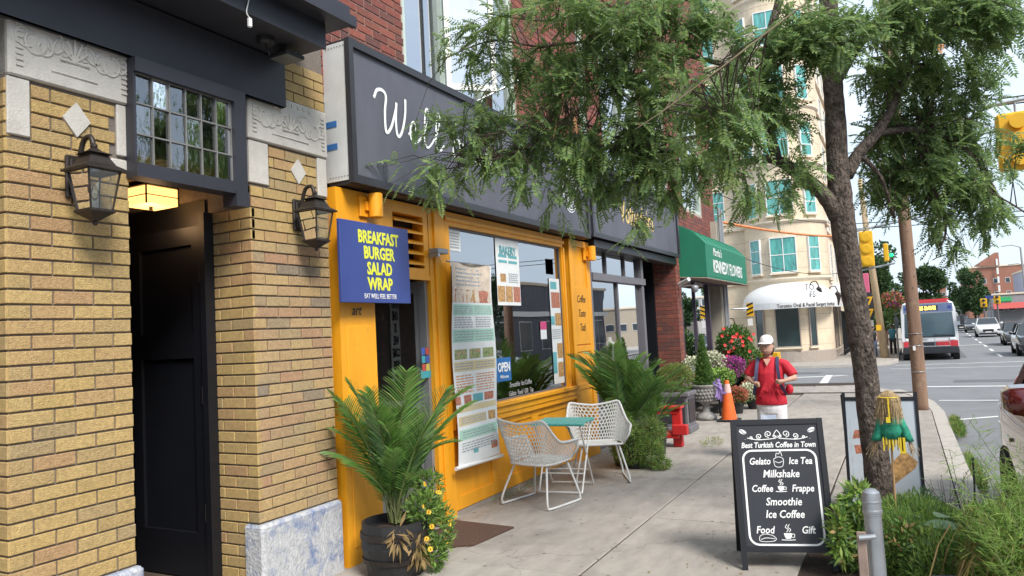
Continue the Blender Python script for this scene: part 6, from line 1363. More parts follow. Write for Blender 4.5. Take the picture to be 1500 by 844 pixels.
# ================================================================ WOMAN
def remesh(b, name, m, parent, vox, sm=3):
    o = b.build(name, m, None); md = o.modifiers.new('r', 'REMESH'); md.mode = 'VOXEL'; md.voxel_size = vox
    s = o.modifiers.new('s', 'SMOOTH'); s.iterations = sm; s.factor = .5
    bpy.context.view_layer.update(); dg = bpy.context.evaluated_depsgraph_get(); me = bpy.data.meshes.new_from_object(o.evaluated_get(dg)); me.name = name
    bpy.data.objects.remove(o); me.materials.clear(); me.materials.append(MATS[m]); me.polygons.foreach_set('use_smooth', [True] * len(me.polygons))
    off = Vector(parent.location)
    for v in me.vertices: v.co -= off
    o = bpy.data.objects.new(name, me); COL.objects.link(o); o.parent = parent; return o
WX0, WY0 = -1.40, 8.9
def wp(x, y, z): return (WX0 + x, WY0 + y, z)
wn = thing('person', 'woman in red t-shirt, white cap and white trousers, hands on her backpack straps', 'person', (WX0, WY0, 0))
def ring(cx, cy, z, a, b_, n=18, tilt=0): return [wp(cx + a * math.cos(2 * PI * i / n), cy + b_ * math.sin(2 * PI * i / n) + tilt * math.sin(2 * PI * i / n), z) for i in range(n)]
def hand(b, w_, d, side):
    """palm with four fingers and thumb closing round a strap; w_ wrist, d direction"""
    w_, d, side = Vector(w_), Vector(d).normalized(), Vector(side).normalized(); up = d.cross(side)
    b.tube([w_ - d * .01, w_ + d * .03, w_ + d * .065], [.019, .026, .024], 10)
    for k in range(4):
        q = w_ + d * .06 + side * (k - 1.5) * .0145; l = (.030, .034, .032, .025)[k]
        b.tube([q, q + d * l * .6 + up * .010, q + d * l * .65 + up * .030, q + d * l * .1 + up * .036], [.0085, .008, .0075, .0065], 7)
    q = w_ + d * .025 - side * .024; b.tube([q, q + d * .022 - side * .010 + up * .014, q + d * .036 + up * .032], [.0095, .009, .007], 7)
body = B()
hx, hy = .0, -.045
# head, neck
body.loft([ring(hx, hy - .005, 1.205, .022, .024), ring(hx - .002, hy - .018, 1.218, .045, .045), ring(hx, hy - .012, 1.25, .062, .068), ring(hx, hy, 1.30, .071, .083), ring(hx, hy + .004, 1.35, .070, .082), ring(hx, hy + .008, 1.39, .05, .06), ring(hx, hy + .008, 1.405, .01, .01)])
body.tube([wp(0, .01, 1.12), wp(0, -.005, 1.18), wp(0, -.02, 1.25)], [.052, .046, .044], 12)
nx = -.018
body.tube([wp(nx, hy - .083, 1.315), wp(nx - .004, hy - .098, 1.285), wp(nx - .002, hy - .088, 1.276)], [.008, .013, .010], 8)
body.tube([wp(nx - .022, hy - .070, 1.252), wp(nx, hy - .080, 1.252), wp(nx + .020, hy - .074, 1.252)], [.005, .008, .005], 6)
for s in (-1, 1): body.ball(wp(hx + s * .071, hy + .008, 1.30), .014, 8, sz=1.5)
# arms (skin)
armR = [wp(.15, -.0, 1.08), wp(.225, -.03, 1.00), wp(.268, -.05, .945), wp(.24, -.12, .935), wp(.175, -.165, .915)]
armL = [wp(-.14, -.0, 1.08), wp(-.20, -.01, 1.01), wp(-.238, -.02, .955), wp(-.20, -.09, .93), wp(-.155, -.14, .90)]
for A in (armR, armL): body.tube(spline(A, 4), [.040] * 4 + [.038] * 5 + [.034, .031, .030, .028, .027, .026, .024, .0235], 12)
hand(body, armR[-1], (-.9, -.25, -.1), (0, -.2, 1)); hand(body, armL[-1], (.85, -.35, -.2), (0, -.2, 1))
# legs and trunk under clothes
body.loft([ring(0, .01, .60, .13, .09), ring(0, 0, .8, .12, .085), ring(0, .01, 1.0, .13, .09), ring(0, .01, 1.12, .11, .07), ring(0, .0, 1.17, .05, .05)])
for s in (-1, 1): body.tube([wp(s * .075, 0, .62), wp(s * .08, -.02 * s, .33), wp(s * .085, .03 * s, .06)], [.07, .048, .032], 12)
remesh(body, 'body', 'skin', wn, .0075, 2)
sh = B()
sh.loft([ring(0, .0, .64, .176, .125), ring(0, -.005, .68, .174, .128), ring(0, -.01, .78, .160, .124), ring(0, -.015, .90, .158, .124), ring(0, -.01, 1.00, .165, .124), ring(0, .0, 1.07, .170, .108), ring(0, .005, 1.12, .150, .088), ring(0, .005, 1.16, .095, .066), ring(0, .0, 1.18, .06, .052)])
sh.tube([wp(.11, .0, 1.11), wp(.175, -.005, 1.085), wp(.235, -.03, 1.01), wp(.265, -.045, .965)], [.060, .062, .060, .058], 14)
for k in range(7): sh.tube([wp(-.14 + .045 * k, -.12, .70 + .03 * (k % 3)), wp(-.08 + .03 * k, -.137, .80 + .02 * (k % 2)), wp(-.02 + .012 * k, -.13, .93)], [.006, .014, .006], 8)
sh.tube([wp(-.10, .0, 1.11), wp(-.155, -.0, 1.09), wp(-.21, -.01, 1.02), wp(-.235, -.018, .975)], [.060, .060, .058, .056], 14)
mat('red_shirt', (.50, .012, .03), .75, vary=.25, scale=7, bump=.9, bscale=14)
remesh(sh, 'red_tshirt', 'red_shirt', wn, .0085, 3)
b = B(); b.add([wp(-.045, -.075, 1.168), wp(.045, -.075, 1.168), wp(.0, -.132, 1.075)], [(0, 2, 1)]); b.add([wp(-.05, -.062, 1.178), wp(.05, -.062, 1.178)], [])
b.v[:3] = [wp(-.042, -.085, 1.165), wp(.042, -.085, 1.165), wp(.0, -.142, 1.085)]; b.build('neckline_skin', 'skin', wn)
tr_ = B(); tr_.loft([ring(0, .0, .54, .155, .10), ring(0, .0, .60, .168, .112), ring(0, .0, .66, .165, .11)])
for s in (-1, 1): tr_.tube([wp(s * .080, 0, .60), wp(s * .087, -.01, .48), wp(s * .088, -.05 * s, .30), wp(s * .088, .05 * s, .09)], [.086, .078, .060, .050], 14)
remesh(tr_, 'white_trousers', 'white_cloth' if mat('white_cloth', (.72, .70, .72), .8, vary=.08, scale=6, bump=.5, bscale=20) else '', wn, .009, 3)
for s in (-1, 1): B().loft([[wp(s * .09 + u, -.05 + v + s * .05, z) for u, v in ((-.04, .08), (-.045, -.05), (-.03, -.14), (.03, -.14), (.045, -.05), (.04, .08))] for z in (.0, .02, .045)] + [[wp(s * .09 + u * .7, -.03 + v * .6 + s * .05, .09) for u, v in ((-.04, .08), (-.045, -.05), (-.03, -.10), (.03, -.10), (.045, -.05), (.04, .08))]]).build('shoe', 'white', wn)
cp = B(); cp.loft([ring(hx, hy + .004, 1.345, .079, .092), ring(hx, hy + .006, 1.375, .076, .089), ring(hx, hy + .010, 1.405, .067, .079), ring(hx, hy + .012, 1.425, .048, .056), ring(hx, hy + .012, 1.435, .024, .028), ring(hx, hy + .012, 1.437, .003, .003)])
cp.build('cap', 'white', wn, smooth=True)
b = B(); R1 = [(hx + .078 * math.cos(t), hy + .004 + .09 * math.sin(t)) for t in [PI + .25 + k * (PI - .5) / 10 for k in range(11)]]; R2 = [(hx - .012 + .080 * math.cos(t), hy - .012 + .150 * math.sin(t)) for t in [PI + .35 + k * (PI - .7) / 10 for k in range(11)]]
for k in range(10): b.add([wp(*R1[k], 1.352), wp(*R1[k + 1], 1.352), wp(*R2[k + 1], 1.335 + .006), wp(*R2[k], 1.335 + .006), wp(*R1[k], 1.346), wp(*R1[k + 1], 1.346), wp(*R2[k + 1], 1.335), wp(*R2[k], 1.335)], [(0, 1, 2, 3), (7, 6, 5, 4), (3, 2, 6, 7)])
b.build('cap_peak', 'white', wn)
mat('hair', (.06, .035, .025), .6, vary=.3, scale=30)
hr_ = B(); hr_.loft([ring(hx, hy + .035, 1.20, .05, .035), ring(hx, hy + .03, 1.24, .072, .055), ring(hx, hy + .022, 1.30, .079, .072), ring(hx, hy + .015, 1.35, .078, .083)]); hr_.build('hair', 'hair', wn, smooth=True)
b = B()
for s in (-1, 1):
    b.ball(wp(nx + s * .027, hy - .0795 + (.004 if s > 0 else 0), 1.313), .0085, 8, 0, .6); b.ball(wp(nx + s * .027 - .003, hy - .0865 + (.004 if s > 0 else 0), 1.312), .0042, 6, 1)
    b.tube([wp(nx + s * .015, hy - .083, 1.329), wp(nx + s * .03, hy - .084, 1.333), wp(nx + s * .043, hy - .073, 1.328)], .003, 5, 1)
b.build('eyes_and_brows', ['white', 'hair'], wn)
b = B(); b.tube([wp(nx - .020, hy - .0775, 1.2525), wp(nx, hy - .0885, 1.2515), wp(nx + .018, hy - .0815, 1.2525)], [.003, .0055, .003], 6); b.build('lips', mat('lips', (.35, .10, .09), .5), wn)
mat('strap', (.05, .055, .12), .7, vary=.2)
for s in (-1, 1):
    pts = spline([wp(s * .095, .05, 1.165), wp(s * .105, -.03, 1.175), wp(s * .11, -.105, 1.10), wp(s * .12, -.145, 1.0), wp(s * .13, -.150, .90), wp(s * .16, -.10, .80), wp(s * .185, .02, .74)], 5); bb = B()
    for a_, c_ in zip(pts, pts[1:]): u = Vector((.018, -.004 * s, 0)); o3 = Vector((0, -.006, .003)); bb.hexa([tuple(a_ - u), tuple(a_ + u), tuple(c_ + u), tuple(c_ - u), tuple(a_ - u + o3), tuple(a_ + u + o3), tuple(c_ + u + o3), tuple(c_ - u + o3)])
    bb.build('backpack_strap', 'strap', wn)
B().loft([ring(0, .17, .72, .10, .05), ring(0, .18, .76, .14, .07), ring(0, .18, 1.0, .13, .07), ring(0, .16, 1.10, .08, .04)]).build('backpack', 'strap', wn, smooth=True)
B().ball(wp(.195, .08, .80), .045, 10, sz=1.3).build('red_bag', 'red_shirt', wn, smooth=True)

# ================================================================ VEHICLES
mat('tyre', (.012, .012, .012), .85); mat('rim', (.35, .36, .38), .35, metal=.8); mat('car_glass', (.02, .025, .03), .04, spec=1, vary=0); mat('headlight', (.75, .78, .80), .15, coat=1); mat('chrome', (.6, .6, .6), .12, metal=1, vary=0); mat('taillight', (.35, .01, .01), .2)
def car(name, label, paint, loc, rz=0., L_=4.6, W=1.82, H=1.48, kind='sedan', group=None, cat='car', detail=False):
    t = thing(name, label, cat, (0, 0, 0), group); h = W / 2; k = L_ / 4.6; zs = H / 1.48; suv = kind == 'suv'
    bt = (.95 if not suv else .98) * zs
    st_ = [(-2.30, .36, .60, .74), (-2.24, .26, .70, .84), (-2.05, .22, .78 if not suv else .88, .93), (-1.55, .2, .86 if not suv else .96, .985), (-.95, .19, .92 if not suv else 1.0, 1.0), (-.1, .19, .94, 1.0), (.9, .19, .95, 1.0), (1.45, .19, .97, .995), (1.9, .22, .98, .965), (2.2, .28, .94, .90), (2.28, .38, .84, .84)]
    R_ = []
    for (y, zl, zt, w_) in st_:
        w_ *= h; zt *= zs; zl *= zs
        R_.append([(s * a, y * k, z) for s, a, z in ((1, w_ * .86, zl), (1, w_ * .97, zl + .10), (1, w_ * 1.0, zl + (zt - zl) * .5), (1, w_ * .985, zl + (zt - zl) * .82), (1, w_ * .93, zt - .02), (1, w_ * .70, zt + .012), (-1, w_ * .70, zt + .012), (-1, w_ * .93, zt - .02), (-1, w_ * .985, zl + (zt - zl) * .82), (-1, w_ * 1.0, zl + (zt - zl) * .5), (-1, w_ * .97, zl + .10), (-1, w_ * .86, zl))])
    o = B().loft(R_).build('body', paint, t); smooth_by_angle(o, 35)
    rear = (1.62, 1.02) if not suv else (2.08, 1.75); f0, f1 = -1.02, -.30; zr = H - .015
    P = [(f0 * k, bt - .02, h * .87), (f1 * k, zr, h * .68), (.25 * k, H, h * .68), (rear[1] * k, zr - .02, h * .66), (rear[0] * k, bt - .0, h * .84)]
    g = B(); n = len(P); vs = [(-w_, y, z) for y, z, w_ in P] + [(w_, y, z) for y, z, w_ in P]
    g.add(vs, [(0, 1, n + 1, n), (3, 4, n + 4, n + 3)] , 0); g.add(vs, [(0, 4, 3, 2, 1)], 0); g.add(vs, [(n, n + 1, n + 2, n + 3, n + 4)], 0); g.build('windows', 'car_glass', t)
    r_ = B(); r_.loft([[( -P[i][2] - .012, P[i][0], P[i][1] - .012), (-P[i][2] * .8, P[i][0], P[i][1] + .018), (P[i][2] * .8, P[i][0], P[i][1] + .018), (P[i][2] + .012, P[i][0], P[i][1] - .012)] for i in (1, 2, 3)])
    for s in (-1, 1):
        e = [(s * (w_ + .006), y, z) for y, z, w_ in P]; r_.tube([e[0], e[1]], .028, 6); r_.tube([e[1], e[2], e[3]], .024, 6); r_.tube([e[3], e[4]], .045 if not suv else .06, 6)
        w2 = h * .88; r_.tube([(s * w2, .30 * k, bt - .02), (s * (h * .69), .30 * k, zr)], .024, 6)
    r_.build('roof', paint, t, smooth=False)
    if detail:
        c_ = B()
        for s in (-1, 1): c_.tube([(s * (h * .885), f0 * k, bt + .0), (s * (h * .90), 0, bt + .012), (s * (h * .86), rear[0] * k, bt + .02)], .012, 6); c_.tube([(s * (w_ + .022), y, z - .01) for y, z, w_ in (P[0], P[1], P[2], P[3], P[4])], .008, 6)
        c_.build('chrome_trim', 'chrome', t)
        d_ = B()
        for s in (-1, 1):
            for yy in (-.92, .28, 1.30): d_.tube([(s * (h * .985), yy * k, .30), (s * (h * 1.002), yy * k, .55), (s * (h * .955), yy * k, bt - .03)], .004, 4)
            for yy in (.12, 1.05): d_.cbox(s * (h * 1.0) - .012, s * (h * 1.0) + .014, yy * k - .09, yy * k + .09, .74, .77, .004)
        d_.build('door_seam', 'chrome', t)['kind'] = 'stuff'
    for s in (-1, 1):
        mz = .10 if detail else 0.
        B().loft([[(s * h * .90, -.80 * k + v, bt + .03 + w_ + mz * .3) for v, w_ in ((-.04, 0), (.04, 0), (.04, .05), (-.04, .05))], [(s * (h + .05), -.82 * k + v, bt + .03 + w_ + mz) for v, w_ in ((-.06, 0), (.05, 0), (.05, .11), (-.06, .09))], [(s * (h + .10), -.83 * k + v, bt + .02 + w_ + mz) for v, w_ in ((-.09, -.01), (.06, -.01), (.06, .155), (-.09, .13))], [(s * (h + .20), -.82 * k + v, bt + .025 + w_ + mz) for v, w_ in ((-.07, 0), (.05, 0), (.05, .145), (-.07, .12))], [(s * (h + .235), -.80 * k + v, bt + .05 + w_ + mz) for v, w_ in ((-.03, 0), (.03, 0), (.03, .09), (-.03, .08))]]).build('side_mirror', paint, t, smooth=True)
    def wheel(s, y):
        c = (s * (h - .10), y, .33); n = 22; prof = [(.20, .0), (.31, .0), (.33, .03), (.33, .18), (.31, .21), (.20, .21)]
        v = B(); v.loft([[(s * (h - .20 + dz), y + r__ * math.cos(2 * PI * i / n), .33 + r__ * math.sin(2 * PI * i / n)) for i in range(n)] for r__, dz in prof]); v.loft([[(s * (h - .015), y + r__ * math.cos(2 * PI * i / n), .33 + r__ * math.sin(2 * PI * i / n)) for i in range(n)] for r__ in (.37, .36)]); wo = v.build('wheel', 'tyre', t)
        q = B()
        for i in range(6): a = i * PI / 3; q.hexa([(s * (h + o_), y + rr__ * math.cos(a + da), .33 + rr__ * math.sin(a + da)) for o_ in (-.02, .006) for rr__, da in ((.03, -.9), (.20, -.13), (.20, .13), (.03, .9))])
        q.loft([[(s * (h + o_), y + r__ * math.cos(2 * PI * i / n), .33 + r__ * math.sin(2 * PI * i / n)) for i in range(n)] for r__, o_ in ((.215, -.03), (.215, .007), (.195, .007), (.19, -.03))]); q.build('rim', 'rim', wo)
    for s in (-1, 1):
        for y in (-1.42 * k, 1.36 * k): wheel(s, y)
        B().loft([[(s * h * a_, y * k, z * zs) for a_, y, z in q] for q in (((.48, -2.285, .60), (.86, -2.16, .62), (.86, -2.12, .73), (.50, -2.24, .72)), ((.48, -2.22, .60), (.88, -2.02, .62), (.88, -1.96, .74), (.50, -2.12, .73)))]).build('headlight', 'headlight', t)
        B().box(s * h * .55, s * h * .88, 2.19 * k, 2.285 * k, .72 * zs, .88 * zs).build('tail_light', 'taillight', t)
    B().box(-h * .42, h * .42, -2.315 * k, -2.20 * k, .46, .62 * zs).build('grille', 'black_plastic', t); B().box(-h * .7, h * .7, -2.32 * k, -2.15 * k, .24, .38).build('bumper_intake', 'black_plastic', t); B().box(-.22, .22, -2.335 * k, -2.31 * k, .40, .50).build('number_plate', 'white', t)
    t.location = loc; t.rotation_euler = (0, 0, rz); return t
mat('paint_red', (.115, .006, .010), .22, vary=.04, coat=1., metal=.25); mat('paint_white', (.70, .71, .72), .25, coat=.8, vary=.03); mat('paint_black', (.012, .012, .014), .2, coat=1.); mat('paint_silver', (.22, .24, .27), .3, metal=.5, coat=.6); mat('paint_grey', (.06, .065, .07), .25, coat=1)
car('parked_car', 'glossy dark red car parked at the kerb at the right edge', 'paint_red', (1.60, 5.55, -.12), math.radians(1.2), 4.7, 1.90, 1.62, 'sedan', detail=True)
car('car', 'white SUV driving towards the camera in the far left lane', 'paint_white', (6.65, 79, -.87), math.radians(-3), 4.6, 1.9, 1.66, 'suv')
car('car', 'silver grey SUV further back to the right of the bus', 'paint_silver', (6.2, 105, -.87), math.radians(-3), 4.7, 1.95, 1.75, 'suv')
car('car', 'black car at the right edge on the far side of the junction', 'paint_black', (6.0, 46.8, -.87), math.radians(-2), 4.8, 1.9, 1.62, 'suv')
car('car', 'dark grey car following the black car at the right edge', 'paint_grey', (6.75, 60, -.87), math.radians(-3), 4.6, 1.85, 1.5)
car('car', 'dark car partly hidden behind the white SUV', 'paint_grey', (6.9, 96, -.87), math.radians(-3), 4.6, 1.85, 1.5)
car('car', 'black car in the row parked along the far right kerb', 'paint_black', (11.3, 83, -.87), math.radians(-3), 4.6, 1.85, 1.5)
car('car', 'silver car parked along the far right kerb', 'paint_silver', (10.6, 72, -.87), math.radians(-3), 4.6, 1.85, 1.5)
car('car', 'small dark car far down the street behind the silver SUV', 'paint_black', (6.6, 128, -.87), 0, 4.6, 1.85, 1.5)
car('car', 'white SUV waiting in the junction, mirrored in the cafe window', 'paint_white', (5.6, 20.6, -.20), math.radians(-84), 4.7, 1.9, 1.68, 'suv')
# --- bus
bus = thing('city_bus', 'white and red city bus with an amber destination display facing the camera', 'bus', (1.15, 43.5, -.87)); bz = -.87
mat('bus_white', (.66, .67, .68), .35, coat=.5, vary=.05); mat('bus_red', (.52, .03, .04), .35, coat=.5); mat('bus_black', (.02, .022, .028), .3, coat=.5); mat('bus_glass', (.05, .09, .11), .08, spec=1, vary=.3, scale=.6)
x0, x1, yF, yB = -.12, 2.42, 43.5, 55.5
def bring(y, ins, z0, z1): return [(x0 + ins, y, z0), (x0 + ins * .4, y, z0 + .3), (x0, y, bz + 1.2), (x0 + .03 + ins * .3, y, z1 - .45), (x0 + .12 + ins, y, z1 - .12), (x0 + .35 + ins, y, z1), (x1 - .35 - ins, y, z1), (x1 - .12 - ins, y, z1 - .12), (x1 - .03 - ins * .3, y, z1 - .45), (x1, y, bz + 1.2), (x1 - ins * .4, y, z0 + .3), (x1 - ins, y, z0)]
o = B().loft([bring(yF, .09, bz + .38, bz + 2.98), bring(yF + .12, .02, bz + .33, bz + 3.04), bring(yF + .6, 0, bz + .33, bz + 3.05), bring(yB, 0, bz + .33, bz + 3.05)]).build('body', 'bus_white', bus); smooth_by_angle(o, 30)
b = B(); b.box(x0 + .28, x1 - .28, yF + .3, yB, bz + 3.045, bz + 3.12); b.loft([[(x0 + .30, y, bz + 2.93), (x1 - .30, y, bz + 2.93), (x1 - .42, y, bz + 3.06), (x0 + .42, y, bz + 3.06)] for y in (yF - .03, yF + .3)]); b.box(x0 - .012, x0 + .03, yF + .2, yB, bz + .85, bz + 1.0)
for (u0, u1) in ((x0 + .05, x0 + 1.0), (x1 - 1.0, x1 - .05)): b.hexa([(u0, yF - .02, bz + .70), (u1, yF - .02, bz + .70), (u1, yF + .1, bz + .72), (u0, yF + .1, bz + .72), (u0, yF - .02, bz + .98), (u1 - .15 if u0 < 1 else u1, yF - .02, bz + .98 - (.12 if u0 < 1 else 0)), (u1, yF + .1, bz + .98), (u0, yF + .1, bz + .98)])
b.build('red_band', 'bus_red', bus)
b = B(); b.cbox(x0 + .03, x1 - .03, yF - .09, yF + .3, bz + .34, bz + .70, .04); b.build('bumper', 'bus_black', bus)
b = B(); b.quad((x0 + .14, yF - .012, bz + 1.22), (x1 - .14, yF - .012, bz + 1.22), (x1 - .20, yF - .004, bz + 2.42), (x0 + .20, yF - .004, bz + 2.42)); b.build('windscreen', 'bus_glass', bus)
b = B(); b.box(x0 + .17, x1 - .17, yF - .02, yF, bz + 2.46, bz + 2.88); b.build('display_panel', mat('bus_panel', (.12, .16, .28), .3), bus)
B().box(1.0 - .42, 1.0 + .62, yF - .026, yF - .02, bz + 2.54, bz + 2.80).build('destination_screen', 'bus_black', bus)
text('destination_lettering', '125 DAVIS', .26, (1.10, yF - .029, bz + 2.58), (1, 0, 0), (0, 0, 1), mat('amber', (.9, .5, .1), .5, emit=((1, .55, .08), 1.8)) and 'amber', bus, sx=.72, bold=.012)
for s in (x0 + .30, x1 - .30):
    B().lathe([(.001, 0), (.09, 0), (.09, .006), (.001, .006)], 14, (0, 0, 0)).build('tmp', 'sign_blue', None)
    q = bpy.data.objects['tmp']; q.name = 'blue_badge'; q.data.name = 'blue_badge'; q.parent = bus; q.rotation_euler = (PI / 2, 0, 0); q.location = Vector((s, yF - .021, bz + 2.67)) - bus.location
    B().cbox(s - .14, s + .14, yF - .03, yF + .02, bz + 1.0, bz + 1.12, .02).build('headlight', 'headlight', bus)
b = B(); b.tube([(x0 + .2, yF - .03, bz + 1.25), (x0 + .55, yF - .04, bz + 2.0)], .018, 5); b.tube([(x1 - .2, yF - .03, bz + 1.24), (x1 - 1.1, yF - .04, bz + 1.30)], .018, 5); b.box(x0 + .16, x1 - .16, yF - .02, yF - .008, bz + 1.16, bz + 1.23); b.build('wiper', 'bus_black', bus)
b = B()
for z in (.72, .95, 1.15): b.tube([(.75, yF - .25, bz + z), (2.0, yF - .25, bz + z)], .018, 5)
for x in (.75, 1.35, 2.0): b.tube([(x, yF - .25, bz + .70), (x, yF - .25, bz + 1.16)], .018, 5); b.tube([(x, yF - .25, bz + .72), (x, yF + .02, bz + .62)], .018, 5)
b.build('bicycle_rack', 'steel', bus)
for s, xx in ((-1, x0), (1, x1)): b = B(); b.tube([(xx, yF + .1, bz + 2.5), (xx + s * .18, yF - .12, bz + 2.45), (xx + s * .20, yF - .15, bz + 2.2)], .025, 6); b.cbox(xx + s * .20 - .10, xx + s * .20 + .10, yF - .24, yF - .10, bz + 1.75, bz + 2.25, .03); b.build('side_mirror', 'bus_black', bus)
for s, xx in ((-1, x0 + .15), (1, x1 - .15)):
    for y in (yF + 2.6, yF + 8.6, yF + .55): n = 18; B().loft([[(xx + d_, y + .48 * math.cos(2 * PI * i / n), bz + .48 + .48 * math.sin(2 * PI * i / n)) for i in range(n)] for d_ in (-.14, .14)]).build('wheel', 'tyre', bus)
for k in range(7): B().box(x0 - .008, x0 + .02, yF + .9 + k * 1.55, yF + 2.3 + k * 1.55, bz + 1.35, bz + 2.4).build('side_window', 'bus_glass', bus); B().box(x1 - .02, x1 + .008, yF + .9 + k * 1.55, yF + 2.3 + k * 1.55, bz + 1.35, bz + 2.4).build('side_window', 'bus_glass', bus)
b = B(); b.box(.55, 1.95, yF - .018, yF, bz + .74, bz + .96); b.build('dark_grille', 'bus_black', bus); text('fleet_number', '8421', .13, (.95, yF - .022, bz + 1.02), (1, 0, 0), (0, 0, 1), 'black_paint', bus)

# ================================================================ CREAM CORNER BUILDING
cbd = thing('cream_corner_building', 'cream stone building with a rounded corner bay, teal windows and ledges across the side street', 'building', (-5.6, 44, -.75))
cx, cy, rc, zb = -5.55, 43.7, 2.15, -.75; n = 40; ZT = 24
b = B(); b.loft([[(cx + rc * math.cos(2 * PI * i / n), cy + rc * math.sin(2 * PI * i / n), z) for i in range(n)] for z in (zb, ZT)]); b.box(-26, cx, cy - .7, 64, zb, ZT); b.box(cx, -3.75, cy + .9, 64, zb, ZT); b.cbox(-4.15, -3.45, cy + .6, cy + 1.75, zb, ZT, .02); b.box(-26, -9.3, cy - 1.0, cy - .69, zb, ZT)
o = b.build('wall', 'cream_stone', cbd)
for z, e, h in [(3.62, .14, .22), (6.72, .16, .20), (9.85, .12, .2), (12.95, .12, .2), (16.05, .12, .2), (19.1, .12, .2)]:
    b = B(); b.lathe([(rc, 0), (rc + e * .6, h * .3), (rc + e, h * .6), (rc + e, h), (rc, h)], 48, (cx, cy, z)); b.cbox(-26, cx - .2, cy - .7 - e, cy - .6, z, z + h, .02); b.cbox(-4.2, -3.75 + e + .3, cy + .6 - e, cy + 1.8 + e, z, z + h, .02); b.cbox(-3.8, -3.75 + e, cy + 1.8, 64, z, z + h, .02); b.build('ledge', 'cream_trim', cbd)
b = B()
for z in [.2, 1.0, 1.8, 2.6] + [4.3 + k * .85 for k in range(22)]:
    b.lathe([(rc + .002, 0), (rc + .004, .012), (rc + .002, .024)], 48, (cx, cy, z)); b.box(-26, cx - 1, cy - .704, cy - .69, z, z + .02)
b.build('stone_joint', mat('joint', (.42, .34, .25), .9), cbd)
def win_at(ang, r_, z0, z1, w_, nx, ny, gm='teal_glass', deep=.06, flat=None, fm='white_paint'):
    """window with frame and panes at an angle on the bay, or flat=(x,y,dir)"""
    if flat is None: c_ = Vector((cx + (r_ + .03) * math.cos(ang), cy + (r_ + .03) * math.sin(ang), 0)); nrm = Vector((math.cos(ang), math.sin(ang), 0))
    else: c_ = Vector((flat[0], flat[1], 0)); nrm = Vector(flat[2])
    t_ = Vector((-nrm.y, nrm.x, 0)); P = lambda u, z, d: tuple(c_ + t_ * u + nrm * d + Vector((0, 0, z)))
    def bb(b_, u0, u1, a, c__, d0, d1): b_.hexa([P(u0, a, d0), P(u1, a, d0), P(u1, a, d1), P(u0, a, d1), P(u0, c__, d0), P(u1, c__, d0), P(u1, c__, d1), P(u0, c__, d1)])
    f = B(); h_ = w_ / 2; k = .05; bb(f, -h_, -h_ + k, z0, z1, -.15, deep); bb(f, h_ - k, h_, z0, z1, -.15, deep); bb(f, -h_ + k, h_ - k, z0, z0 + k, -.15, deep + .03); bb(f, -h_ + k, h_ - k, z1 - k, z1, -.15, deep)
    for i in range(1, nx): u = -h_ + w_ * i / nx; bb(f, u - .022, u + .022, z0 + k, z1 - k, -.1, deep - .01)
    for j in range(1, ny): z = z0 + (z1 - z0) * j / ny; bb(f, -h_ + k, h_ - k, z - .022, z + .022, -.1, deep - .015)
    fo = f.build('window', fm, cbd); sl_ = B(); bb(sl_, -h_ - .06, h_ + .06, z0 - .09, z0 - .005, -.1, deep + .07); sl_.build('window_sill', 'cream_trim', cbd); g = B(); g.quad(P(-h_ + k, z0 + k, deep - .035), P(h_ - k, z0 + k, deep - .035), P(h_ - k, z1 - k, deep - .035), P(-h_ + k, z1 - k, deep - .035)); g.build('pane', gm, fo)
    return fo
A0 = math.atan2(0 - cy, 0 - cx)       # the bay's direction towards the street corner
for k in range(6):
    z0 = 4.10 + 3.1 * k
    for da, w_, nx_ in ((-.62, .72, 1), (.10, 1.35, 2), (.86, .72, 1)): win_at(-PI / 2 + da - .02, rc, z0, z0 + 1.9, w_, nx_, 2 if nx_ == 2 else 3)
    for x in (-9.0, -11.5, -14): win_at(0, 0, z0, z0 + 1.9, .9, 1, 3, flat=(x, cy - .72, (0, -1, 0)))
    for j, y in enumerate((47.5, 50.5, 53.5, 56.5)): win_at(0, 0, z0 - .3, z0 + 2.1, 1.1, 1, 3, 'dark_glass', flat=(-3.73, y, (1, 0, 0)))
for da, w_ in ((-.66, .62), (.06, 1.25), (.66, .42)): win_at(-PI / 2 + da, rc, .12 - .0, 2.5, w_, 1, 1, 'dark_glass', .05, fm='granite')
for y, w_ in ((46.6, .5), (48.6, 1.6), (51.2, 1.6), (54.4, 1.6)): win_at(0, 0, -.3, 2.3, w_, 2, 1, 'dark_glass', flat=(-3.73, y, (1, 0, 0)), fm='granite')
b = B(); b.lathe([(rc + .10, 0), (rc + .10, .62), (rc + .04, .66), (rc, .66)], 40, (cx, cy, zb)); b.box(-3.76, -3.65, cy + 1.8, 64, zb, zb + .5); b.box(-4.18, -3.40, cy + .55, cy + 1.8, zb, zb + .4); b.box(-26, -8.5, cy - .75, cy - .69, zb, zb + .7); b.build('granite_plinth', 'granite', cbd)
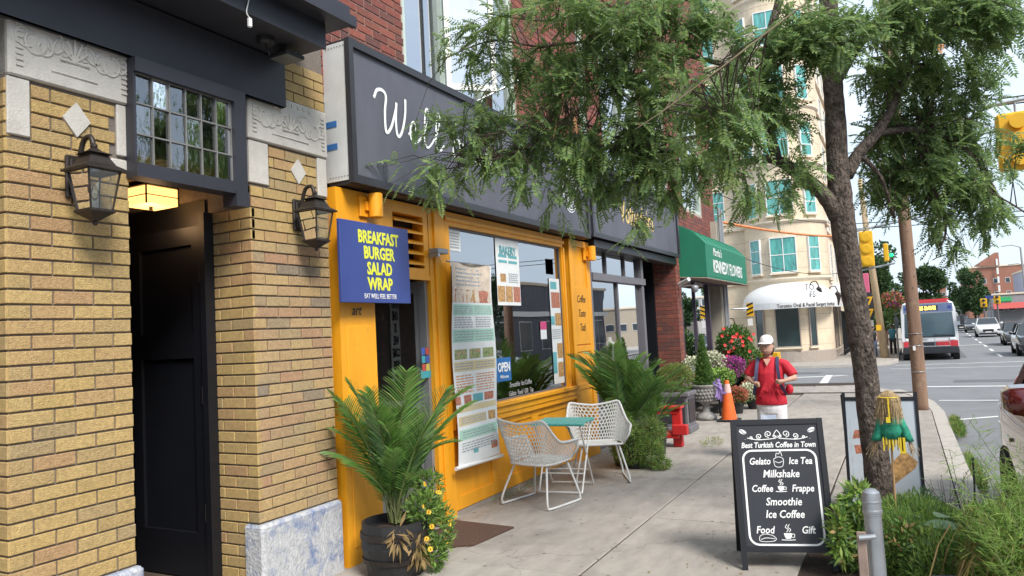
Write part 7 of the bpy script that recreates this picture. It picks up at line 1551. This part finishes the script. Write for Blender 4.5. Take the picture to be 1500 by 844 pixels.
# domed white awnings
da_ = thing('white_dome_awning', 'big white dome awning over the clinic entrance at the rounded corner', 'awning', (-5.3, 42, 2.3)); ax, ay, ar, ab = -5.42, 42.75, 2.42, 2.5; mat('awning_white', (.80, .81, .82), .6, vary=.03, trans=.3)
b = B(); V_ = []
for j in range(9):
    e = j / 8 * PI / 2
    V_.append([(ax + ar * math.cos(e) * math.cos(a), ay + ab * math.cos(e) * math.sin(a), 2.48 + 1.22 * math.sin(e)) for a in [PI + k * (PI + .5) / 28 for k in range(29)]])
vs = [p for r_ in V_ for p in r_]; b.add(vs, [(j * 29 + k, j * 29 + k + 1, (j + 1) * 29 + k + 1, (j + 1) * 29 + k) for j in range(8) for k in range(28)])
o = b.build('dome', 'awning_white', da_, smooth=True)
b = B(); rg_ = [(ax + ar * math.cos(a), ay + ab * math.sin(a)) for a in [PI + k * (PI + .5) / 28 for k in range(29)]]; rg_.append((-3.02, 45.6)); rg_.append((-3.0, 47.5))
for p, q in zip(rg_, rg_[1:]): b.quad((*p, 2.16), (*q, 2.16), (*q, 2.48), (*p, 2.48))
b.build('valance', 'awning_white', da_)
def bent_text(body, size, u0, z, m, parent, rx_, ry_, c_, sx_=1., bold=0.):
    o = text('lettering', body, size, (0, 0, 0), (1, 0, 0), (0, 0, 1), m, None, align='LEFT', sx=sx_, bold=bold)
    for v in o.data.vertices:
        a = u0 + v.co.x / rx_; v.co = Vector((c_[0] + (rx_ + .02) * math.cos(a), c_[1] + (ry_ + .02) * math.sin(a), z + v.co.z)) - parent.location
    o.parent = parent; o.data.update(); return o
bent_text('Toronto Oral & Facial Surgery Institute', .27, -PI / 2 - .12, 2.21, 'charcoal_paint', da_, ar, ab, (ax, ay), .78, .004)
o1 = bent_text('TO', .42, -PI / 2 + .50, 3.06, 'charcoal_paint', da_, ar * .90, ab * .90, (ax, ay), .9, .0); o2 = bent_text('FS', .42, -PI / 2 + .56, 2.68, 'charcoal_paint', da_, ar * .985, ab * .985, (ax, ay), .9, .0)
d2 = thing('second_white_awning', 'smaller white dome awning along the street side beyond the rounded corner', 'awning', (-3.3, 51, 2.3))
b = B(); V_ = [[(-3.75 + 1.15 * math.sin(a), 50.8 + 3.4 * math.cos(e), 2.35 + 1.35 * math.cos(a) * math.sin(e) ** .6) for e in [k / 16 * PI for k in range(17)]] for a in [j / 6 * PI / 2 for j in range(7)]]
vs = [p for r_ in V_ for p in r_]; b.add(vs, [(j * 17 + k, j * 17 + k + 1, (j + 1) * 17 + k + 1, (j + 1) * 17 + k) for j in range(6) for k in range(16)]); b.build('dome', 'awning_white', d2, smooth=True); B().quad((-2.6, 47.4, 2.05), (-2.6, 54.2, 2.05), (-2.6, 54.2, 2.36), (-2.6, 47.4, 2.36)).build('valance', 'awning_white', d2)
def sconce_far(x, y, z, label):
    t = thing('ornamental_lamp', label, 'lamp', (x, y, z), 'black ornamental lamps on the cream building'); B().lathe([(.02, -.55), (.05, -.45), (.14, -.15), (.17, 0), (.12, .04), (.16, .08), (.05, .2), (.01, .3)], 10, (x, y, z)).build('lantern', 'bronze', t); B().tube(spline([(x, y, z + .28), (x - .12, y + .05, z + .5), (x - .35, y + .1, z + .45), (x - .42, y + .15, z + .3)], 4), .03, 6).build('bracket', 'bronze', t)
sconce_far(-3.75, 41.4, 3.0, 'black ornamental lantern in front of the white dome awning'); sconce_far(-3.0, 43.3, 2.75, 'black ornamental lantern at the right end of the white dome valance')
sconce_far(-8.3, 42.3, 1.3, 'bronze lantern on the cream wall behind the flowers')
fc = thing('iron_fence', 'black iron railing by the street side of the cream building', 'fence', (-3.4, 50, -.75))
b = B(); [b.box(-3.2, -3.17, 47.6 + k * .22, 47.63 + k * .22, -.75, 1.9) for k in range(26)]; b.build('railing_bar', 'black_paint', fc)['kind'] = 'stuff'; b = B(); b.box(-3.22, -3.15, 47.5, 53.4, 1.85, 1.93); b.box(-3.22, -3.15, 47.5, 53.4, -.45, -.38); b.build('rail', 'black_paint', fc)
for k, (x, y, z) in enumerate(((-8.6, 41.9, 2.3),)):
    t = thing('road_hazard_sign', 'yellow and black striped hazard board with a white tag near the conduit pipes', 'sign', (-3.1, 17.6, 1.9)); b = B(); b.box(-3.17, -3.02, 17.62, 17.64, 1.72, 2.02); b.build('board', 'traffic_yellow', t); b = B()
    for q in range(3): b.add([(-3.17 + .0, 17.617, 1.74 + q * .1), (-3.02, 17.617, 1.80 + q * .1), (-3.02, 17.617, 1.84 + q * .1), (-3.17, 17.617, 1.78 + q * .1)], [(0, 1, 2, 3)])
    b.build('stripe', 'black_paint', t); B().box(-3.16, -3.05, 17.60, 17.61, 1.50, 1.66).build('tag', 'white', t); B().tube([(-3.5, 17.5, 1.9), (-3.1, 17.65, 1.9)], .02, 6).build('bracket', 'steel', t)

# ================================================================ SIGNALS, POLES, WIRES
def head(t, x, y, z0, z1, w_, face, lit=None):
    b = B(); b.cbox(x - w_ / 2, x + w_ / 2, y - .12, y + .12, z0, z1, .03); b.build('signal_head', 'traffic_yellow', t); h = (z1 - z0) / 3; v = B()
    for k in range(3): zc = z0 + h * (k + .5); v.loft([[(x + r_ * math.cos(2 * PI * i / 14), y + d_ * face, zc + r_ * math.sin(2 * PI * i / 14)) for i in range(14)] for r_, d_ in ((h * .40, .10), (h * .42, .16), (h * .30, .17))])
    v.build('visor' if face < 0 else 'lens_hood', 'traffic_yellow', t)
    if lit: v = B(); v.ball((x, y + face * .14, z0 + h * .5), h * .28, 8); v.build('green_light', mat('sig_green', (.02, .5, .25), .4, emit=((.02, .8, .3), .5)), t)
sp = thing('signal_pole', 'steel traffic signal pole with a mast arm behind the tree trunk', 'pole', (-1.42, 30, gz(30))); b = B(); b.tube([(-1.42, 30, gz(30) - .1), (-1.42, 30, 5.2)], .09, 12); b.tube([(-1.42, 30, 3.22), (-.1, 30, 3.42)], .035, 8); b.tube([(-1.42, 30, 4.7), (1.2, 30, 5.05)], .04, 8); b.build('mast_arm', 'steel', sp)
s1 = thing('traffic_signal', 'yellow traffic signal seen from behind right of the tree trunk', 'traffic light', (-.98, 30, 3.4)); head(s1, -.98, 29.9, 3.36, 4.66, .46, -1)
s2_ = thing('traffic_signal', 'small yellow traffic signal with a green light above the bus stop crowd', 'traffic light', (-.32, 30, 3.4)); head(s2_, -.36, 30, 3.50, 4.15, .16, 1); B().ball((-.19, 29.95, 3.72), .075, 10).build('green_light', mat('sig_green', (.02, .5, .25), .4, emit=((.02, .8, .3), .5)), s2_)
s3 = thing('overhead_signal', 'large yellow traffic signal housing hanging at the upper right edge', 'traffic light', (1.85, 14, 3.8))
b = B(); b.cbox(1.54, 2.10, 13.9, 14.12, 3.76, 4.68, .04); b.build('backplate', 'traffic_yellow', s3); b = B()
for k in range(3): z = 3.93 + k * .29; b.lathe([(.001, 0), (.11, 0), (.12, .10), (.12, .11), (.001, .11)], 16, (0, 0, 0)); m_ = len(b.v) - 80; b.v[m_:] = [(1.82 + p[0], 13.9 - p[2], z + p[1]) for p in b.v[m_:]]
b.build('lens_back', 'traffic_yellow', s3); B().tube([(.14, 14.0, 4.72), (1.5, 14.0, 4.86), (3.2, 14.0, 4.92)], .03, 8).tube([(1.82, 14, 4.66), (1.82, 14, 4.9)], .02, 6).build('mast_arm', 'steel', s3)
wp_ = thing('leaning_wooden_pole', 'pale leaning wooden pole with a hanging basket at the far corner left of the bus', 'pole', (-.98, 44.3, -.75)); B().tube([(-.98, 44.3, -.8), (-1.38, 44.3, 6.1), (-1.5, 44.3, 9)], [.20, .15, .12], 12).build('shaft', mat('pale_wood', (.42, .32, .20), .8, vary=.3, scale=5, stretch=(2, 2, .2)), wp_, smooth=True); B().box(-1.30, -1.05, 44.0, 44.1, .75, 1.05).build('yellow_notice', 'traffic_yellow', wp_)
bsk = thing('flower_basket', 'hanging flower basket with pinkish blooms beside the far corner pole', 'flower basket', (-.55, 46, 2.2)); leafy('blossom', ['mum_rust', 'bush_leaf', 'mum_purple'], [(-.45, 46, 2.35, .55, .5, .5, 1)], 900, .13, .09, 101, bsk, m_probs=[.45, .4, .15]); leafy('foliage', 'bush_leaf', [(-.5, 46, 1.6, .35, .4, .6, 1)], 600, .12, .06, 102, bsk); B().tube([(-.35, 46, -.75), (-.35, 46, 3.0)], .05, 8).tube([(-.35, 46, 2.9), (-.6, 46, 2.8)], .03, 6).build('post', 'alu', bsk)
sgn = thing('vertical_shop_sign', 'pink and yellow vertical shop sign behind the far corner pole', 'sign', (-1.9, 47, 2)); b = B(); b.cbox(-2.35, -1.55, 46.9, 47.1, 2.3, 4.0, .03); b.build('pink_panel', mat('pink_sign', (.55, .12, .22), .5), sgn); b = B(); b.cbox(-2.1, -1.45, 46.8, 46.9, 1.35, 2.9, .03); b.build('dark_panel', 'board_black', sgn); text('lettering', '97', .62, (-1.75, 46.79, 2.2), (1, 0, 0), (0, 0, 1), 'traffic_yellow', sgn, bold=.02); text('lettering', '07', .62, (-1.75, 46.79, 1.5), (1, 0, 0), (0, 0, 1), 'traffic_yellow', sgn, bold=.02); B().box(-2.35, -1.5, 46.9, 47.1, .8, 1.3).build('white_panel', 'white', sgn); B().tube([(-1.95, 47, -.75), (-1.95, 47, 2.4)], .06, 8).build('post', 'steel', sgn)
def wire(p, q, sag, r_, label, m='black_plastic', nm='overhead_wire'):
    P_ = [Vector(p).lerp(Vector(q), t / 20) - Vector((0, 0, sag * 4 * (t / 20) * (1 - t / 20))) for t in range(21)]; return tag(B().tube(P_, r_, 5).build(nm, m), label, 'cable', 'overhead wires')
wire((-3.62, 17.4, 3.95), (-1.42, 30, 4.55), .12, .035, 'orange sleeved cable running from the shop corner to the signal pole', mat('orange_cable', (.70, .22, .06), .6), 'orange_cable')
wire((-3.6, 17.2, 4.6), (-1.42, 30, 5.1), .3, .012, 'thin black wire above the orange cable'); wire((-3.6, 17.3, 3.3), (-1.42, 30, 3.3), .35, .01, 'thin black wire sagging below the orange cable')
wire((.12, 14, 5.0), (16, 15.5, 5.1), .1, .012, 'upper wire running right from the utility pole over the road'); wire((.12, 14, 4.9), (16, 15.5, 5.0), .12, .012, 'lower wire running right from the utility pole over the road')
wire((-1.42, 30, 5.0), (16, 30, 5.15), .25, .016, 'wire over the junction behind the hanging leaves'); wire((-1.42, 30, 4.8), (16, 30, 5.0), .25, .016, 'second wire over the junction just below the first'); wire((.12, 14, 7.4), (7.5, 95, 7.2), .6, .012, 'long wire following the street')
# ================================================================ FAR TREES, BUILDINGS, PEOPLE
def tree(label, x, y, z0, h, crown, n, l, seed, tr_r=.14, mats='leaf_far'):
    t = thing('broadleaf_tree', label, 'tree', (x, y, z0), 'trees along the far street'); b = B(); b.tube([(x, y, z0), (x + .05, y, z0 + h * .35), (x, y, z0 + h * .65)], [tr_r, tr_r * .8, tr_r * .4], 8)
    r_ = random.Random(seed)
    for k in range(5): a = r_.uniform(0, 2 * PI); b.tube([(x, y, z0 + h * (.3 + .06 * k)), (x + crown[0] * .5 * math.cos(a), y + crown[1] * .5 * math.sin(a), z0 + h * (.5 + .07 * k))], [tr_r * .5, tr_r * .15], 5)
    b.build('trunk', 'twig', t); cs = []
    for k in range(14): a = r_.uniform(0, 2 * PI); q = r_.uniform(0, .75); e = r_.uniform(-.75, .8); cs.append((x + crown[0] * q * math.cos(a), y + crown[1] * q * math.sin(a), z0 + h - crown[2] + crown[2] * e, crown[0] * r_.uniform(.25, .45), crown[1] * r_.uniform(.25, .45), crown[2] * r_.uniform(.22, .4), 1))
    leafy('crown', mats, cs, n, l, l * .6, seed, t, up=.1, kind='stuff'); return t
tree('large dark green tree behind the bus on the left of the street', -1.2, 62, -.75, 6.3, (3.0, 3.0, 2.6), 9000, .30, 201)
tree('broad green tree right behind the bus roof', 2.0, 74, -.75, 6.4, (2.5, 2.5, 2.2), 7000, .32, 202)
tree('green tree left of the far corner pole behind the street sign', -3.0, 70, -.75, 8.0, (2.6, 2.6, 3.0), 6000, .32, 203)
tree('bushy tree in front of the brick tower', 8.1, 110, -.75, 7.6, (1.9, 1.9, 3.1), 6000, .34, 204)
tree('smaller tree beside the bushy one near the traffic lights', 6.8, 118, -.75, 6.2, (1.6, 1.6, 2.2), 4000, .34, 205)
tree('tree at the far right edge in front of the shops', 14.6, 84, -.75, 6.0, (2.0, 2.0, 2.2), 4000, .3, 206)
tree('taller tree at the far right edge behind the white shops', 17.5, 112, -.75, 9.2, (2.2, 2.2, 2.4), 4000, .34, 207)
def block(name, label, x0, x1, y0, y1, z1, m, rows, cols, wm='far_window', z0=-.75, wz=(1.2, 1.5), side=True, first=3.2, fh=3.0, ww=.55, group=None, fm='white_paint'):
    t = thing(name, label, 'building', (x0, y0, z0), group); B().box(x0, x1, y0, y1, z0 - .3, z1).build('wall', m, t); B().cbox(x0 - .12, x1 + .12, y0 - .12, y1 + .12, z1, z1 + .25, .03).build('parapet', 'cream_trim', t)
    for r_ in range(rows):
        zz = z0 + first + r_ * fh
        if zz + wz[1] > z1: break
        for c_ in range(cols):
            w_ = (x1 - x0) / cols; u0 = x0 + w_ * (c_ + .5 - ww / 2); u1 = u0 + w_ * ww
            fo = B().box(u0 - .06, u1 + .06, y0 - .04, y0 + .05, zz - .06, zz + wz[1] + .06).build('window', fm, t); B().box(u0, u1, y0 - .055, y0 - .03, zz, zz + wz[1]).build('pane', wm, fo)
        if side:
            w_ = (y1 - y0) / max(2, cols)
            for c_ in range(max(2, cols)):
                v0 = y0 + w_ * (c_ + .25); v1 = v0 + w_ * .5; X = x0 if x0 > 0 else x1; s = -1 if x0 > 0 else 1
                fo = B().box(X + s * .04, X - s * .05, v0 - .06, v1 + .06, zz - .06, zz + wz[1] + .06).build('window', fm, t); B().box(X + s * .055, X + s * .03, v0, v1, zz, zz + wz[1]).build('pane', wm, fo)
    return t
mat('far_brick', (.32, .145, .10), .85, vary=.12, scale=1); mat('far_white', (.58, .57, .55), .8, vary=.1); mat('far_grey', (.30, .30, .31), .8, vary=.15); mat('far_blue', (.28, .38, .50), .3, vary=.1); mat('far_red', (.45, .08, .07), .7); mat('far_green', (.20, .42, .34), .3); mat('far_tan', (.42, .36, .28), .85, vary=.1)
bt_ = block('brick_tower', 'tall orange brick apartment block with a stepped roofline at the end of the street', 10.2, 20.5, 150, 165, 8.7, 'far_brick', 4, 6, z0=-.75, first=4.4, fh=2.3, wz=(0, .75), side=False, ww=.35)
bt_r = B(); bt_r.prism([(12.3, 8.9), (15.2, 8.9), (15.2, 11.1), (14.6, 11.1), (12.3, 9.6)], 1, 149.6, 160); bt_r.build('stepped_gable', 'far_brick', bt_); B().box(19.6, 23.0, 150.5, 160, -.75, 9.3).build('grey_wing', 'far_grey', bt_)
for k in range(4): fo = B().box(14.7, 15.0, 149.5, 149.62, 4.4 + k * 1.5, 5.5 + k * 1.5).build('stair_window', 'white_paint', bt_)
block('shop_building', 'white two storey shop building on the right of the far street', 14.5, 22, 104, 118, 5.2, 'far_white', 3, 5, first=2.9, fh=2.0, wz=(0, .9), ww=.5)
block('shop_building', 'low grey shop with a red fascia on the right of the far street', 11.2, 17, 122, 132, 3.4, 'far_grey', 2, 4, first=2.0, fh=1.6, wz=(0, .7))
block('shop_building', 'pale blue clad building in front of the brick tower', 15.8, 18.2, 128, 140, 6.7, 'far_blue', 3, 2, first=2.5, fh=1.8, wz=(0, .8), side=False)
block('shop_building', 'cream shop block at the right edge of the far street', 17.5, 26, 88, 101, 3.9, 'far_tan', 2, 5, first=2.0, fh=1.9, wz=(0, .8))
block('shop_building', 'tall narrow brown building at the left end of the street', 6.2, 8.0, 170, 185, 6.3, 'far_brick', 4, 2, first=2, fh=1.7, wz=(0, .7), side=False)
block('shop_building', 'red fronted shop beside the silver SUV', 5.6, 8.6, 160, 168, 2.7, 'far_red', 1, 3, first=1.4, fh=1.6, wz=(0, .7), side=False)
block('glass_building', 'green glass building above the bus roof in the distance', 3.6, 6.1, 180, 195, 4.8, 'far_green', 3, 2, 'far_window', first=1.5, fh=1.5, wz=(0, .6), side=False)
block('shop_row', 'row of tan shops on the left of the street behind the trees', -20, -3.2, 66, 120, 6.5, 'far_tan', 2, 6, first=3, fh=3, wz=(0, 1.4))
rf_ = thing('red_shop_awning', 'red shop awning and sign below the traffic lights on the far right', 'awning', (11.5, 121.8, 1.3)); B().hexa([(11.2, 121.0, 1.5), (15.8, 121.0, 1.5), (15.8, 122, 1.7), (11.2, 122, 1.7), (11.2, 121.1, 1.55), (15.8, 121.1, 1.55), (15.8, 122, 2.3), (11.2, 122, 2.3)]).build('canopy', 'far_red', rf_)
B().box(11.8, 13.4, 121.9, 122, 2.5, 3.1).build('green_sign', mat('far_sign_green', (.05, .45, .15), .5), rf_)
for i, (x, y, z0, z1) in enumerate(((8.3, 100, 1.2, 2.5), (9.6, 100, 1.5, 2.7))):
    t = thing('far_traffic_signal', ('yellow traffic light left of the blue street sign', 'yellow traffic light right of the blue street sign')[i], 'traffic light', (x, y, z0)); B().cbox(x - .32, x + .32, y - .2, y + .2, z0 + .6, z1 + .3, .05).build('signal_head', 'traffic_yellow', t); B().tube([(x, y, -.75), (x, y, z0 + .7)], .09, 8).build('pole', 'grey_frame', t)
    for k in range(2): B().ball((x, y - .22, z0 + .9 + k * .5), .17, 8).build('lens', 'board_black', t)
t = thing('blue_street_sign', 'small blue sign between the far traffic lights', 'sign', (8.95, 100, 2.9)); B().cbox(8.5, 9.4, 99.95, 100.05, 2.75, 3.1, .02).build('board', 'sign_blue', t); B().tube([(8.95, 100, -.75), (8.95, 100, 2.8)], .05, 6).build('post', 'grey_frame', t)
for i, (x, y, h) in enumerate(((10.9, 88, 7.5), (12.2, 96, 6.0), (9.6, 125, 6.4), (5.6, 150, 5.5))):
    t = thing('street_pole', ('tallest grey pole in front of the shops on the far right', 'grey pole between the cream shops and the far trees', 'thin pole in front of the low grey shop', 'thin pole far behind the silver SUV')[i], 'pole', (x, y, -.75), 'poles along the far right pavement'); B().tube([(x, y, -.75), (x - .1, y, h)], [.13, .08], 8).build('shaft', 'far_grey', t); B().tube([(x - .1, y, h), (x - .8, y, h + .3), (x - 1.7, y, h + .25)], .05, 6).build('arm', 'far_grey', t)
def pedestrian(label, x, y, z, h, top, legs, seed=0):
    t = thing('person', label, 'person', (x, y, z), 'people waiting at the far corner'); k = h / 1.7
    def rg(z_, a, b_, dx=0): return [(x + dx + a * k * math.cos(2 * PI * i / 10), y + b_ * k * math.sin(2 * PI * i / 10), z + z_ * k) for i in range(10)]
    b = B(); b.loft([rg(1.48, .04, .04), rg(1.52, .075, .09), rg(1.62, .085, .10), rg(1.70, .03, .04)]); b.tube([(x, y, z + 1.40 * k), (x, y, z + 1.52 * k)], .05 * k, 8)
    for s in (-1, 1): b.tube([(x + s * .20 * k, y, z + 1.36 * k), (x + s * .25 * k, y, z + 1.08 * k), (x + s * .23 * k, y - .06, z + .82 * k)], [.05 * k, .042 * k, .035 * k], 8)
    b.loft([rg(.88, .15, .1), rg(1.1, .14, .1), rg(1.36, .19, .1), rg(1.44, .07, .06)])
    for s in (-1, 1): b.tube([(x + s * .09 * k, y, z + .9 * k), (x + s * .10 * k, y - .03 * s, z + .5 * k), (x + s * .11 * k, y + .05 * s, z + .04)], [.085 * k, .06 * k, .045 * k], 8)
    remesh(b, 'body', 'skin', t, .03, 1); B().loft([rg(.86, .17, .12), rg(1.1, .16, .12), rg(1.37, .215, .12), rg(1.46, .09, .08)]).build('jacket', top, t, smooth=True)
    b = B()
    for s in (-1, 1): b.tube([(x + s * .09 * k, y, z + .92 * k), (x + s * .10 * k, y - .03 * s, z + .5 * k), (x + s * .11 * k, y + .05 * s, z + .03)], [.10 * k, .075 * k, .06 * k], 8)
    b.build('trousers', legs, t, smooth=True); B().loft([rg(1.60, .095, .11), rg(1.68, .085, .10), rg(1.73, .02, .03)]).build('hair', 'hair', t, smooth=True)
mat('jeans', (.12, .17, .30), .8); mat('cloth_teal', (.08, .30, .36), .8)
pedestrian('person in a black top and blue jeans standing left of the far corner pole', -1.55, 45.6, -.75, 1.72, 'black_plastic', 'jeans'); pedestrian('person in black trousers with a teal jacket standing right of the far corner pole', -.62, 48.5, -.75, 1.72, 'cloth_teal', 'black_plastic'); pedestrian('person in a dark coat behind the pair at the far corner', -1.2, 50, -.75, 1.7, 'charcoal_paint', 'black_plastic')
# buildings across the road, seen only as reflections in the shop glass
for i, (y0, y1, h, m) in enumerate(((-30, -8, 7.5, 'far_grey'), (-8, 5, 6.2, 'far_brick'), (5.2, 14, 7.0, 'far_tan'))): block('opposite_building', ('grey two storey building across the road reflected in the shop glass', 'brick two storey building across the road reflected in the shop glass', 'tan two storey building across the road reflected in the shop glass')[i], 18, 30, y0, y1, h, m, 2, 5, z0=-.1, first=3.6, fh=2.8, wz=(0, 1.5))
blk = block('opposite_building', 'dark low building with a white band, reflected in the cafe window', 19, 34, 46, 70, 5.4, 'sign_grey', 1, 6, z0=-.75, first=1.0, fh=4, wz=(0, 2.2)); B().box(18.85, 34, 45.85, 70, 2.9, 3.3).build('white_band', 'white', blk)
tree('leafy tree across the road reflected in the cafe window', 16.0, 40, -.75, 6.0, (2.6, 2.6, 2.4), 4000, .28, 301); tree('street tree across the road reflected in the transom glass', 9.9 + 4, 6, -.1, 7.5, (3.0, 3.0, 2.8), 6000, .28, 302)
